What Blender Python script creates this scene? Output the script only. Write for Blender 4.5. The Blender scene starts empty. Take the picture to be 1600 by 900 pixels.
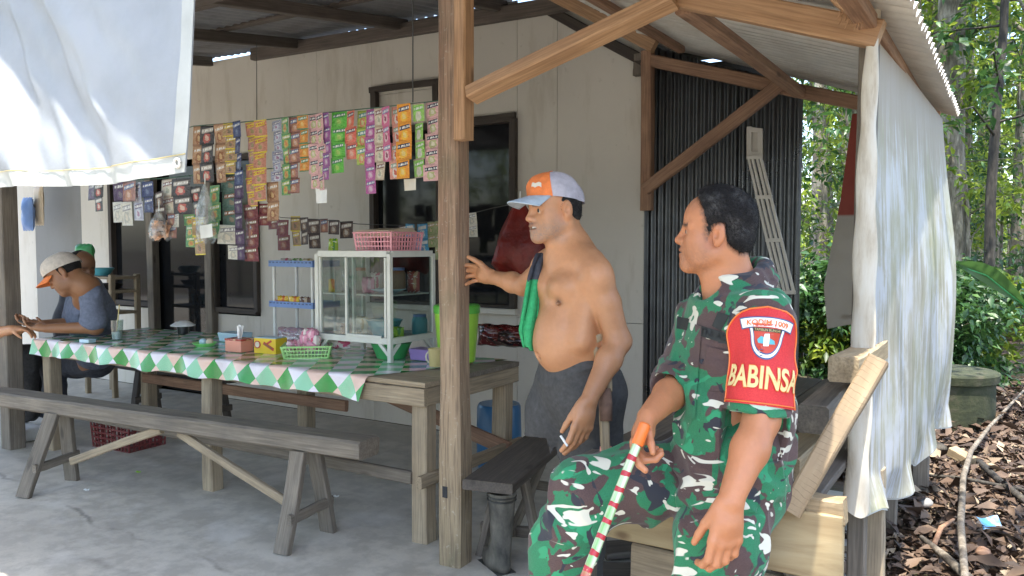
import bpy, bmesh, math, random
import numpy as np
from mathutils import Vector, Matrix
random.seed(7); np.random.seed(7)
SC = bpy.context.scene
COL = SC.collection
# ------------------------------------------------------------------ camera
CAM_H, FPX = 1.42, 1250.0
YAW, PITCH = math.atan2(780, 1250.0), math.atan2(65, 1250.0)
cd = bpy.data.cameras.new('camera'); cam = bpy.data.objects.new('camera', cd); COL.objects.link(cam)
cd.sensor_width = 36; cd.lens = FPX / 1600 * 36; cd.clip_start = .05; cd.clip_end = 600
cam.location = (0, 0, CAM_H); cam.rotation_euler = (math.pi / 2 - PITCH, 0, YAW)
SC.camera = cam
# ------------------------------------------------------------------ light
SUN_DIR = Vector((0.10, -0.27, 0.95)).normalized()      # towards the sun
w = bpy.data.worlds.new('World'); SC.world = w; w.use_nodes = True
nt = w.node_tree; bg = nt.nodes['Background']
sky = nt.nodes.new('ShaderNodeTexSky'); sky.sky_type = 'NISHITA'; sky.sun_disc = False
sky.sun_elevation = math.asin(SUN_DIR.z); sky.sun_rotation = math.atan2(SUN_DIR.x, SUN_DIR.y)
sky.dust_density = 2.0
nt.links.new(sky.outputs[0], bg.inputs[0]); bg.inputs[1].default_value = 0.15
sd = bpy.data.lights.new('sun', 'SUN'); so = bpy.data.objects.new('sun', sd); COL.objects.link(so)
sd.energy = 2.7; sd.angle = math.radians(0.5); sd.color = (1, .95, .86)
so.rotation_euler = SUN_DIR.to_track_quat('Z', 'Y').to_euler(); so.location = (0, -3, 8)
SC.view_settings.view_transform = 'Standard'; SC.view_settings.look = 'None'
SC.view_settings.exposure = 2.3; SC.view_settings.gamma = 1
SC.render.engine = 'CYCLES'
try:
    SC.cycles.max_bounces = 10; SC.cycles.transparent_max_bounces = 16; SC.cycles.diffuse_bounces = 6
except Exception: pass
# ------------------------------------------------------------------ pixel helper (reference measurements are in a 1600 px wide frame)
_F = np.array([-math.sin(YAW) * math.cos(PITCH), math.cos(YAW) * math.cos(PITCH), -math.sin(PITCH)])
_R = np.array([math.cos(YAW), math.sin(YAW), 0.]); _U = np.cross(_R, _F); _C = np.array([0, 0, CAM_H])
def at(px, py, x=None, y=None, z=None, d=None):
    r = _F + _R * (px - 800) / FPX - _U * (py - 450) / FPX
    t = x / r[0] if x is not None else y / r[1] if y is not None else (z - CAM_H) / r[2] if z is not None else d
    return _C + r * t
VR, VT = _R.copy(), -np.array([_F[0], _F[1], 0]) / math.hypot(_F[0], _F[1])   # directions: right, towards viewer (horizontal)
def V3(p): return Vector((float(p[0]), float(p[1]), float(p[2])))
def A(*p): return np.array(p, float)
# ------------------------------------------------------------------ objects
WM = {}
def thing(name, loc, label, cat, group=None, kind=None):
    o = bpy.data.objects.new(name, None); COL.objects.link(o); o.location = V3(loc); o.empty_display_size = .1
    WM[o.name] = Matrix.Translation(V3(loc)); tag(o, label, cat, group, kind); return o
def tag(o, label=None, cat=None, group=None, kind=None):
    if label: o['label'] = label
    if cat: o['category'] = cat
    if group: o['group'] = group
    if kind: o['kind'] = kind
    return o
def link(name, me, parent=None, M=None, mat=None):
    o = bpy.data.objects.new(name, me); COL.objects.link(o); M = M or Matrix.Identity(4)
    WM[o.name] = M.copy()
    if parent is not None:
        o.parent = parent; o.matrix_parent_inverse = WM[parent.name].inverted()
    o.matrix_basis = M
    if mat is not None and len(me.materials) == 0: me.materials.append(mat)
    return o
def frame(o, xdir, up=(0, 0, 1)):
    x = V3(xdir).normalized(); u = V3(up)
    if abs(x.dot(u)) > .98: u = Vector((0, 1, 0)) if abs(x.y) < .9 else Vector((1, 0, 0))
    y = u.cross(x).normalized(); z = x.cross(y)
    return Matrix(((x.x, y.x, z.x, o[0]), (x.y, y.y, z.y, o[1]), (x.z, y.z, z.z, o[2]), (0, 0, 0, 1)))
class MB:
    def __init__(s): s.v = []; s.f = []; s.mi = []; s.uv = {}
    def add(s, vs, fs, mi=0):
        o = len(s.v); s.v += [tuple(map(float, q)) for q in vs]
        for q in fs: s.f.append(tuple(i + o for i in q)); s.mi.append(mi)
        return s
    def box(s, c, d, M=None, mi=0, taper=1.0):
        x, y, z = d[0] / 2, d[1] / 2, d[2] / 2
        vs = [(-x * taper, -y * taper, -z), (x * taper, -y * taper, -z), (x * taper, y * taper, -z), (-x * taper, y * taper, -z), (-x, -y, z), (x, -y, z), (x, y, z), (-x, y, z)]
        if M is not None: vs = [tuple((M @ Vector(q))) for q in vs]
        vs = [(q[0] + c[0], q[1] + c[1], q[2] + c[2]) for q in vs]
        return s.add(vs, [(3, 2, 1, 0), (4, 5, 6, 7), (0, 1, 5, 4), (1, 2, 6, 5), (2, 3, 7, 6), (3, 0, 4, 7)], mi)
    def tube(s, pts, r, n=8, mi=0, cap=True):
        pts = [V3(p) for p in pts]; rs = r if isinstance(r, (list, tuple)) else [r] * len(pts)
        vs, fs = [], []
        ref = None
        for i, p in enumerate(pts):
            d = (pts[min(i + 1, len(pts) - 1)] - pts[max(i - 1, 0)]).normalized()
            if ref is None: ref = d.orthogonal().normalized()
            ref = (ref - d * ref.dot(d)).normalized(); b = d.cross(ref)
            for k in range(n):
                a = 2 * math.pi * k / n; vs.append(p + (ref * math.cos(a) + b * math.sin(a)) * rs[i])
        for i in range(len(pts) - 1):
            for k in range(n): fs.append((i * n + k, i * n + (k + 1) % n, (i + 1) * n + (k + 1) % n, (i + 1) * n + k))
        if cap: fs.append(tuple(range(n - 1, -1, -1))); fs.append(tuple((len(pts) - 1) * n + k for k in range(n)))
        return s.add(vs, fs, mi)
    def lathe(s, prof, c=(0, 0, 0), n=24, mi=0, sx=1, sy=1, cap=False):
        vs = [(c[0] + r * sx * math.cos(2 * math.pi * k / n), c[1] + r * sy * math.sin(2 * math.pi * k / n), c[2] + z) for r, z in prof for k in range(n)]
        fs = [(i * n + k, i * n + (k + 1) % n, (i + 1) * n + (k + 1) % n, (i + 1) * n + k) for i in range(len(prof) - 1) for k in range(n)]
        if cap: fs += [tuple(range(n - 1, -1, -1)), tuple((len(prof) - 1) * n + k for k in range(n))]
        return s.add(vs, fs, mi)
    def grid(s, fn, nu, nv, mi=0, flip=False, uv=None):
        o = len(s.v)
        vs = [fn(i / nu, j / nv) for i in range(nu + 1) for j in range(nv + 1)]
        if uv:
            for i in range(nu + 1):
                for j in range(nv + 1): s.uv[o + i * (nv + 1) + j] = uv(i / nu, j / nv)
        fs = []
        for i in range(nu):
            for j in range(nv):
                q = (i * (nv + 1) + j, (i + 1) * (nv + 1) + j, (i + 1) * (nv + 1) + j + 1, i * (nv + 1) + j + 1)
                fs.append(q[::-1] if flip else q)
        return s.add(vs, fs, mi)
    def mesh(s, name, mats=(), smooth=False, bevel=0):
        me = bpy.data.meshes.new(name); me.from_pydata(s.v, [], s.f)
        for m in (mats if isinstance(mats, (list, tuple)) else [mats]): me.materials.append(m)
        if len(me.materials) > 1: me.polygons.foreach_set('material_index', s.mi)
        if s.uv:
            ul = me.uv_layers.new(name='UVMap'); li = np.zeros(len(me.loops), np.int32); me.loops.foreach_get('vertex_index', li)
            uvv = np.zeros((len(s.v), 2)); 
            for k, q in s.uv.items(): uvv[k] = q
            ul.data.foreach_set('uv', uvv[li].ravel())
        if bevel:
            bm = bmesh.new(); bm.from_mesh(me)
            bmesh.ops.bevel(bm, geom=bm.edges[:], offset=bevel, segments=2, affect='EDGES', profile=.6); bm.to_mesh(me); bm.free()
        if smooth:
            me.polygons.foreach_set('use_smooth', [True] * len(me.polygons))
            if smooth != 'all':
                try: me.set_sharp_from_angle(angle=math.radians(38))
                except Exception: pass
        me.update(); return me
    def build(s, name, mats, parent=None, M=None, smooth=False, bevel=0): return link(name, s.mesh(name, mats, smooth, bevel), parent, M)
_beam_rng = random.Random(3)
def beam_mesh(L, wd, h, ch=.006, warp=.004, seg=8):
    """rough sawn timber along +X, worn edges and a slight bow"""
    r = _beam_rng; ch = min(ch, wd * .3, h * .3); mb = MB(); vs, fs = [], []
    y, z = wd / 2, h / 2
    base = [(y - ch, -z), (y, -z + ch), (y, z - ch), (y - ch, z), (-y + ch, z), (-y, z - ch), (-y, -z + ch), (-y + ch, -z)]
    p1, p2 = r.uniform(0, 6), r.uniform(0, 6)
    for i in range(seg + 1):
        t = i / seg; ox = warp * math.sin(p1 + 3 * t); oz = warp * .7 * math.sin(p2 + 4 * t)
        for (a, b) in base: vs.append((L * t + (r.uniform(-.5, .5) * warp if i in (0, seg) else 0), a + ox + r.uniform(-.25, .25) * warp, b + oz + r.uniform(-.25, .25) * warp))
    for i in range(seg):
        for k in range(8): fs.append((i * 8 + k, i * 8 + (k + 1) % 8, (i + 1) * 8 + (k + 1) % 8, (i + 1) * 8 + k))
    fs.append(tuple(range(7, -1, -1))); fs.append(tuple(seg * 8 + k for k in range(8)))
    # orientation: ring order runs counter-clockwise seen from +X
    mb.add(vs, [q[::-1] for q in fs]); return mb
def beam(name, a, b, wd, h, mat, parent=None, up=(0, 0, 1), ch=.006, warp=.004, seg=8):
    a, b = V3(a), V3(b)
    me = beam_mesh((b - a).length, wd, h, ch, warp, seg).mesh(name, mat)
    bm = bmesh.new(); bm.from_mesh(me); bmesh.ops.recalc_face_normals(bm, faces=bm.faces[:]); bm.to_mesh(me); bm.free()
    return link(name, me, parent, frame(a, b - a, up))
# ------------------------------------------------------------------ materials
class NT:
    def __init__(s, name):
        s.m = bpy.data.materials.new(name); s.m.use_nodes = True; s.t = s.m.node_tree; s.n = s.t.nodes; s.p = s.n['Principled BSDF']; s.out = s.n['Material Output']; s._tc = None
    def node(s, ty, props=None, **inp):
        q = s.n.new('ShaderNode' + ty)
        for k, v in (props or {}).items(): setattr(q, k, v)
        for k, v in inp.items(): s.set(q, k, v)
        return q
    def set(s, q, k, v):
        sock = q.inputs[int(k[1:])] if k[0] == 'i' and k[1:].isdigit() else q.inputs[k.replace('_', ' ')]
        if isinstance(v, bpy.types.NodeSocket): s.t.links.new(v, sock)
        elif isinstance(v, (tuple, list)) and len(v) == 3 and sock.type == 'RGBA': sock.default_value = (*v, 1)
        else: sock.default_value = v
    def co(s, kind='Object', scale=(1, 1, 1), rot=(0, 0, 0), loc=(0, 0, 0)):
        if s._tc is None: s._tc = s.n.new('ShaderNodeTexCoord')
        q = s.node('Mapping', Vector=s._tc.outputs[kind], Scale=scale, Rotation=rot, Location=loc); return q.outputs[0]
    def noise(s, vec, scale=5, detail=4, rough=.55, dist=0): return s.node('TexNoise', Vector=vec, Scale=scale, Detail=detail, Roughness=rough, Distortion=dist).outputs[0]
    def ramp(s, fac, stops, interp='LINEAR'):
        q = s.node('ValToRGB', Fac=fac); cr = q.color_ramp; cr.interpolation = interp
        while len(cr.elements) > 1: cr.elements.remove(cr.elements[-1])
        for i, (p, c) in enumerate(stops):
            e = cr.elements[0] if i == 0 else cr.elements.new(p)
            e.position = p; e.color = (*c, 1) if isinstance(c, (tuple, list)) else (c, c, c, 1)
        return q.outputs[0]
    def mix(s, fac, a, b, blend='MIX'):
        q = s.node('Mix', {'data_type': 'RGBA', 'blend_type': blend}); s.set(q, 'i0', fac); s.set(q, 'i6', a); s.set(q, 'i7', b); return q.outputs[2]
    def math(s, op, a, b=0.5, clamp=False):
        q = s.node('Math', {'operation': op, 'use_clamp': clamp}); s.set(q, 'i0', a); s.set(q, 'i1', b); return q.outputs[0]
    def objrand(s): return s.n.new('ShaderNodeObjectInfo').outputs['Random']
    def sep(s, vec): return s.node('SeparateXYZ', Vector=vec).outputs
    def bump(s, h, strength=.3, dist=.01): s.set(s.p, 'Normal', s.node('Bump', Strength=strength, Distance=dist, Height=h).outputs[0])
    def fin(s, base=None, rough=None, **k):
        if base is not None: s.set(s.p, 'Base_Color', base)
        if rough is not None: s.set(s.p, 'Roughness', rough)
        for a, b in k.items(): s.set(s.p, a, b)
        return s.m
def plain(name, c, rough=.5, var=.12, scale=25, **k):
    n = NT(name); v = n.noise(n.co(), scale, 4)
    lo = tuple(x * (1 - var) for x in c); hi = tuple(min(1, x * (1 + var)) for x in c)
    return n.fin(n.ramp(v, [(.3, lo), (.7, hi)]), rough, **k)
def wood(name, c1, c2, dirt=(.1, .085, .07), dirt_amt=.5, rough=.75, grain=1.0, red=None):
    n = NT(name); r = n.objrand(); off = n.node('CombineXYZ', X=n.math('MULTIPLY', r, 37.0), Y=n.math('MULTIPLY', r, 11.0))
    co = n.node('VectorMath', {'operation': 'ADD'}, i0=n.co(), i1=off.outputs[0]).outputs[0]
    m1 = n.node('Mapping', Vector=co, Scale=(1.3, 16, 16)).outputs[0]; m2 = n.node('Mapping', Vector=co, Scale=(5, 130, 130)).outputs[0]
    g1 = n.noise(m1, 1.6 * grain, 5, .6, .6); g2 = n.noise(m2, 1.0, 3, .5)
    base = n.ramp(g1, [(.28, c1), (.72, c2)])
    base = n.mix(n.ramp(g2, [(.35, .55), (.6, 0)]), base, tuple(x * .5 for x in c1))
    d = n.noise(co, 4.5, 6, .65); base = n.mix(n.ramp(d, [(.45, 0), (.75, dirt_amt)]), base, dirt)
    if red: base = n.mix(n.ramp(n.noise(co, 2.2, 3), [(.4, 0), (.65, .7)]), base, red)
    k = n.node('TexVoronoi', {'feature': 'F1'}, Vector=n.node('Mapping', Vector=co, Scale=(2.2, 7, 7)).outputs[0], Scale=1.1).outputs[0]
    base = n.mix(n.ramp(k, [(.06, .75), (.13, 0)]), base, tuple(x * .35 for x in c1))
    base = n.mix(n.math('MULTIPLY', r, .3), base, tuple(x * .62 for x in c1))
    n.bump(n.math('ADD', g1, n.math('MULTIPLY', g2, .6)), .5, .004)
    return n.fin(base, rough)
M = {}
M['wood_grey'] = wood('wood_grey', (.15, .125, .098), (.28, .235, .18), (.09, .08, .07), .6)
M['wood_leg'] = wood('wood_leg', (.3, .23, .15), (.46, .37, .25), (.13, .11, .08), .5)
M['wood_dark'] = wood('wood_dark', (.075, .062, .052), (.15, .125, .1), (.04, .035, .03), .6)
M['wood_post'] = wood('wood_post', (.2, .12, .08), (.36, .25, .17), (.13, .12, .07), .55, red=(.3, .16, .1))
M['wood_new'] = wood('wood_new', (.4, .22, .11), (.58, .36, .2), (.22, .12, .07), .35, .65)
M['wood_red'] = wood('wood_red', (.28, .15, .09), (.45, .27, .165), (.1, .06, .04), .5)
M['wood_pale'] = wood('wood_pale', (.3, .215, .12), (.45, .345, .21), (.22, .18, .12), .45, .6)
M['wood_frame'] = wood('wood_frame', (.05, .038, .03), (.09, .07, .055), (.06, .05, .045), .5)
M['wood_roof'] = wood('wood_roof', (.1, .08, .065), (.18, .14, .115), (.05, .045, .04), .5)
def m_wall(name, c, stain=.75):
    n = NT(name); co = n.co(); a = n.noise(co, 1.3, 6, .6); b = n.noise(co, 14, 5, .6)
    st = n.noise(n.co(scale=(3, 3, .6)), 2.0, 6, .65)
    base = n.ramp(a, [(.3, tuple(x * .88 for x in c)), (.7, c)])
    base = n.mix(n.ramp(st, [(.52, 0), (.8, stain)]), base, (c[0] * .62, c[1] * .58, c[2] * .5))
    base = n.mix(n.ramp(b, [(.66, 0), (.74, .35)]), base, (c[0] * .5, c[1] * .48, c[2] * .42))
    n.bump(b, .15, .004); return n.fin(base, .72)
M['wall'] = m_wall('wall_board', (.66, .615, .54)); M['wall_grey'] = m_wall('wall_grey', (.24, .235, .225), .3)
def m_concrete():
    n = NT('concrete'); co = n.co(); a = n.noise(co, .9, 8, .62); b = n.noise(co, 7, 6, .65); c = n.noise(co, 60, 4, .6)
    base = n.ramp(a, [(.3, (.38, .345, .285)), (.5, (.5, .46, .39)), (.72, (.58, .545, .48))])
    base = n.mix(n.ramp(b, [(.42, .55), (.58, 0)]), base, (.3, .275, .235))
    base = n.mix(n.ramp(n.noise(n.co(loc=(3, 1, 0)), 1.9, 7, .6), [(.56, 0), (.66, .45)]), base, (.63, .6, .55))
    # damp crack lines running along the slab
    wv = n.noise(n.co(scale=(1.1, .35, 1)), 1.6, 5, .6)
    s = n.sep(n.co(rot=(0, 0, .09)))
    for off, w in ((1.97, .02), (1.70, .04)):
        l = n.math('ABSOLUTE', n.math('SUBTRACT', n.math('ADD', s[1], n.math('MULTIPLY', wv, .35)), off + .17))
        br = n.noise(n.co(loc=(off, 0, 0)), 2.6, 4, .6)
        f = n.math('MULTIPLY', n.ramp(n.math('DIVIDE', l, w), [(.2, 1), (1, 0)]), n.ramp(br, [(.46, 0), (.6, .55)]))
        base = n.mix(f, base, (.15, .135, .12))
    n.bump(n.math('ADD', n.math('MULTIPLY', b, .7), n.math('MULTIPLY', c, .3)), .35, .008)
    return n.fin(base, n.ramp(b, [(.3, .55), (.7, .85)]))
M['concrete'] = m_concrete()
def m_metal(name, c, rust, rough=.4, metal=.75, amt=.5):
    n = NT(name); co = n.co(); a = n.noise(co, 1.7, 6, .65); b = n.noise(n.co(scale=(1, 1, 1)), 9, 5, .6)
    base = n.ramp(b, [(.3, tuple(x * .8 for x in c)), (.7, c)])
    f = n.ramp(a, [(.5, 0), (.7, amt)]); base = n.mix(f, base, rust)
    base = n.mix(n.math('MULTIPLY', n.objrand(), .3), base, tuple(x * .75 for x in c))
    n.bump(b, .12, .003)
    return n.fin(base, n.ramp(a, [(.35, rough), (.7, min(1, rough + .3))]), Metallic=metal)
M['zinc'] = m_metal('zinc_roof', (.72, .69, .63), (.42, .33, .24), .45, .25, .5)
M['zinc_dark'] = m_metal('zinc_dark', (.16, .165, .17), (.07, .065, .06), .24, .92, .3)
M['zinc_shade'] = m_metal('zinc_shaded', (.34, .34, .36), (.2, .17, .15), .5, .55, .4)  # darker copy of the roof zinc, left roof's shade in the colour
def m_glass(name, tint=(.78, .83, .82), rough=.02, base=.09):
    n = NT(name); tr = n.node('BsdfTransparent', Color=tint); gl = n.node('BsdfGlossy', Roughness=rough)
    f = n.node('LayerWeight', Blend=.5).outputs['Facing']; f5 = n.math('POWER', f, 4.0); fac = n.math('ADD', n.math('MULTIPLY', f5, .9), base, True)
    mx = n.node('MixShader', i0=fac, i1=tr.outputs[0], i2=gl.outputs[0])
    n.t.links.new(mx.outputs[0], n.out.inputs[0]); return n.m
M['glass'] = m_glass('glass')
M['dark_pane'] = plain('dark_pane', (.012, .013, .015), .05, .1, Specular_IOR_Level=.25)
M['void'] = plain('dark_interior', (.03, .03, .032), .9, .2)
def m_film(name, tint=(.85, .88, .88), amt=.3, rough=.15, dif=(.7, .72, .72)):
    n = NT(name); tr = n.node('BsdfTransparent', Color=tint); gl = n.node('BsdfGlossy', Roughness=rough); df = n.node('BsdfDiffuse', Color=dif)
    v = n.noise(n.co(), 22, 5, .6); bp = n.node('Bump', Strength=.9, Distance=.01, Height=v).outputs[0]; n.set(gl, 'Normal', bp); n.set(df, 'Normal', bp)
    m2 = n.node('MixShader', i0=.5, i1=gl.outputs[0], i2=df.outputs[0])
    mx = n.node('MixShader', i0=n.ramp(v, [(.35, amt * .4), (.7, min(1, amt * 1.9))]), i1=tr.outputs[0], i2=m2.outputs[0])
    n.t.links.new(mx.outputs[0], n.out.inputs[0]); return n.m
M['film'] = m_film('clear_bag_film'); M['film_pink'] = m_film('pink_bag_film', (.95, .7, .8), .4)
def m_trans(name, base_fn, trans=.45, rough=.55):
    n = NT(name); base = base_fn(n); p = n.p; n.set(p, 'Base_Color', base); n.set(p, 'Roughness', rough)
    t = n.node('BsdfTranslucent', Color=base); mx = n.node('MixShader', i0=trans, i1=p.outputs[0], i2=t.outputs[0])
    n.t.links.new(mx.outputs[0], n.out.inputs[0]); return n.m
def _tarp(n):
    a = n.noise(n.co(), 3, 6, .6); n.bump(n.noise(n.co(), 18, 5, .6), .25, .01)
    return n.ramp(a, [(.35, (.38, .40, .43)), (.6, (.46, .48, .51))])
M['tarp'] = m_trans('white_tarp', _tarp, .28, .45)
def _tarp_old(n):
    s = n.noise(n.co(scale=(9, 9, .8)), 2.2, 7, .68, .8); g = n.noise(n.co(), 2.2, 5, .6); f = n.math('ADD', n.math('MULTIPLY', n.noise(n.co(scale=(7, 7, .7)), 1.6, 8, .72, 1.2), .6), n.math('MULTIPLY', n.noise(n.co(), 2.6, 5, .6, .6), .4))
    z = n.sep(n.co())[2]
    base = n.ramp(f, [(.38, (.45, .42, .33)), (.49, (.66, .64, .56)), (.53, (.82, .84, .87))])
    low = n.math('MULTIPLY', n.ramp(z, [(.9, 1), (1, 0)]), 1)
    base = n.mix(n.ramp(g, [(.46, 0), (.66, .6)]), base, (.5, .5, .28))
    top = n.ramp(n.math('ADD', n.math('MULTIPLY', z, .5), n.math('MULTIPLY', n.math('SUBTRACT', s, .5), .5)), [(.86, 0), (.96, .9)])
    base = n.mix(top, base, (.56, .49, .41)); n.bump(n.noise(n.co(), 6, 5, .6), .3, .02); return base
M['tarp_old'] = m_trans('weathered_tarp', _tarp_old, .5, .5)
def _tarp_edge(n):
    return n.ramp(n.noise(n.co(scale=(6, 6, 1)), 5, 6, .65), [(.3, (.5, .42, .31)), (.5, (.7, .64, .53)), (.75, (.78, .75, .68))])
M['tarp_edge'] = m_trans('tarp_hem', _tarp_edge, .25, .6)
def _tarp_back(n):
    z = n.sep(n.co())[2]; a = n.noise(n.co(), 3, 5)
    grey = n.ramp(a, [(.3, (.3, .26, .21)), (.7, (.4, .35, .29))]); red = n.ramp(a, [(.3, (.2, .035, .022)), (.7, (.27, .05, .03))])
    return n.mix(n.ramp(n.math('MULTIPLY', z, .5), [(.8, 0), (.802, 1)]), grey, red)
M['tarp_back'] = m_trans('red_grey_tarp', _tarp_back, .18, .7)
M['rope'] = plain('rope', (.05, .12, .08), .8); M['wire'] = plain('wire', (.06, .06, .055), .5)
M['rubber'] = plain('rubber', (.05, .05, .045), .5, .5, 9); M['skin_nail'] = plain('nail', (.45, .25, .19), .35)
def plastic(name, c, rough=.32, **k): return plain(name, c, rough, .06, 12, **k)
for nm, c in dict(pink=(.75, .33, .38), lime=(.33, .62, .06), lidgreen=(.1, .45, .05), basket=(.45, .78, .3), blue=(.15, .27, .58), white=(.75, .76, .74), cabinet=(.62, .63, .58), teal=(.1, .4, .48), green=(.06, .36, .12), purple=(.3, .2, .5), salmon=(.8, .33, .24), red=(.5, .05, .03), yellow=(.8, .55, .03), navy=(.04, .09, .22), cream=(.68, .62, .5), brownred=(.16, .03, .03), lightblue=(.45, .62, .72), dishgreen=(.22, .68, .18), black=(.02, .02, .02), orange=(.75, .17, .03), grey=(.3, .3, .3), pinkbag=(.72, .2, .42), blue_wrap=(.1, .32, .55), mug=(.55, .45, .2), barrel=(.03, .14, .3), brown=(.22, .12, .06), paper=(.66, .53, .38), tissue=(.85, .85, .85)).items(): M[nm] = plastic('plastic_' + nm, c)
# ------------------------------------------------------------------ ground and slab
def m_soil():
    n = NT('soil'); a = n.noise(n.co(), 2.5, 8, .65); b = n.noise(n.co(), 30, 5, .65)
    base = n.ramp(a, [(.3, (.035, .024, .016)), (.5, (.075, .05, .032)), (.75, (.13, .095, .06))])
    base = n.mix(n.ramp(n.noise(n.co(loc=(5, 2, 0)), .35, 4), [(.5, 0), (.62, .8)]), base, (.05, .075, .02))
    n.bump(b, .8, .02); return n.fin(base, .9)
M['soil'] = m_soil()
g = MB(); g.grid(lambda u, v: ((u - .5) * 500, (v - .5) * 500, -.05 + .0), 40, 40)
tag(g.build('ground', M['soil']), kind='structure')
def m_yard():
    n = NT('yard_bounce_gravel'); a = n.noise(n.co(), 1.1, 8, .65); b = n.noise(n.co(), 40, 5, .65); base = n.ramp(a, [(.3, (.34, .3, .24)), (.7, (.5, .46, .39))])
    base = n.mix(n.ramp(b, [(.4, .5), (.6, 0)]), base, (.22, .19, .15)); n.bump(b, .6, .01); return n.fin(base, .9)
M['yard'] = m_yard(); g = MB(); g.grid(lambda u, v: (-22 + 25 * u + .25 * math.sin(v * 9), -5.5 + 6.42 * v, -.046 + .0 * u), 12, 8); tag(g.build('yard', M['yard']), kind='structure')  # unseen pale yard, added to bounce sunlight up into the porch
g = MB(); rs = random.Random(2)
g.box((-6.05, 2.9, -.06), (11.1, 4.0, .12)); tag(g.build('floor', M['concrete'], bevel=.012), kind='structure')
WY = 4.9
def wx(px, py=350, y=WY): return float(at(px, py, y=y)[0])
def wz(px, py, y=WY): return float(at(px, py, y=y)[2])
# ------------------------------------------------------------------ house
house = thing('shop_house', (-5.2, WY, 0), 'cream boarded wooden shop house with dark windows and a corrugated metal side wall', 'house')
def panel(x0, x1, z0, z1, mat='wall', z1r=None, name='wall_panel', y=WY):
    g = MB(); zr = z1 if z1r is None else z1r; e = .0015; x0 += e; x1 -= e; z0 += e; t = .014
    g.add([(x0, y, z0), (x1, y, z0), (x1, y, zr - e), (x0, y, z1 - e), (x0, y + t, z0), (x1, y + t, z0), (x1, y + t, zr - e), (x0, y + t, z1 - e)],
          [(0, 1, 2, 3), (7, 6, 5, 4), (0, 4, 5, 1), (1, 5, 6, 2), (2, 6, 7, 3), (3, 7, 4, 0)])
    return g.build(name, M[mat], house, bevel=.002)
xA, xB, xC, xD, xE, xF, xG, xH = [wx(p) for p in (-60, 55, 127, 175, 405, 583, 808, 1006)]
ZT = 3.12
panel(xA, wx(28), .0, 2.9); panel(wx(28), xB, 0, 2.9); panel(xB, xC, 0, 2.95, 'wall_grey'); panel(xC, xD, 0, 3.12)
panel(xD, wx(240), 0, .80); panel(wx(333), xE, 0, .79); panel(xD, xE, 2.25, 3.13)
panel(xE, wx(498), 0, 3.16); panel(wx(498), xF, 0, .93); panel(wx(498), xF, .93, 3.16)
panel(xF, xG, 0, .93); panel(xF, wx(690), 2.36, 2.62); panel(xF, wx(690), 2.62, 3.16); panel(wx(690), xG, 2.33, 3.16)
panel(xG, xH, 0, .91); panel(xG, -2.69, .91, 3.14); panel(-2.69, xH, .91, 3.08, z1r=2.72)
# windows and door: frames, panes, dark rooms behind
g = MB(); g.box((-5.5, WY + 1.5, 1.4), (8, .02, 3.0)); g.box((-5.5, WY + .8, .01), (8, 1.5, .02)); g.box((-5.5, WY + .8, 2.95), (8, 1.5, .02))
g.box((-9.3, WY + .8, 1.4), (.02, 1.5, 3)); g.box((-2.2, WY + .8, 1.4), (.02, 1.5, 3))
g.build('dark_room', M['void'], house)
def window(x0, x1, z0, z1, fw=.06, mull=()):
    f = MB(); w = link('window', bpy.data.meshes.new('window'), house, Matrix.Translation(Vector(((x0 + x1) / 2, WY, z0))))
    for a, b in (((x0, z0), (x1, z0)), ((x0, z1), (x1, z1))): beam('frame', (a[0], WY - .01, a[1]), (b[0], WY - .01, b[1]), .06, fw, M['wood_frame'], w, ch=.003, warp=.001)
    for x in (x0, x1, *mull): beam('frame', (x, WY - .012, z0), (x, WY - .012, z1), fw, .06, M['wood_frame'], w, ch=.003, warp=.001, up=(0, 1, 0))
    xs = [x0, *mull, x1]
    for i in range(len(xs) - 1):
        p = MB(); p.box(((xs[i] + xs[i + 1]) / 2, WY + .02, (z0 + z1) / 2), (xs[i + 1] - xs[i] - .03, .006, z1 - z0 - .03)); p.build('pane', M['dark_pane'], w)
window(xF + .02, xG - .02, .97, 2.33, .05, (wx(690),))
window(xD + .02, wx(236), .84, 2.23, .05); window(wx(337), xE - .02, .83, 2.23, .05)
beam('window_sill', (xF - .03, WY - .03, .95), (xG + .03, WY - .03, .95), .09, .04, M['wall'], house, ch=.003, warp=.001)
dr = link('door', bpy.data.meshes.new('door'), house, Matrix.Translation(Vector((wx(286), WY, 0))))
for x in (wx(236) + .06, wx(333)): beam('frame', (x, WY - .03, 0), (x, WY - .03, 2.2), .1, .08, M['wood_grey'], dr, up=(0, 1, 0))
p = MB(); p.box((wx(286), WY + .05, 1.1), (wx(333) - wx(240), .03, 2.18)); p.build('doorway_shade', M['dark_pane'], dr)  # dark sheet standing in for the shade of the open doorway
for px in (589, 687):
    beam('window_post', (wx(px, 160), WY - .03, 2.3), (wx(px, 160), WY - .03, 2.64), .055, .05, M['wood_frame'], house, up=(0, 1, 0), ch=.003)
beam('wall_batten', (xF, WY - .025, 2.66), (wx(690), WY - .025, 2.66), .03, .045, M['wood_frame'], house, ch=.003)
beam('wall_batten', (wx(735), WY - .02, 2.35), (xG, WY - .02, 2.35), .03, .04, M['wood_frame'], house, ch=.003)
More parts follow.
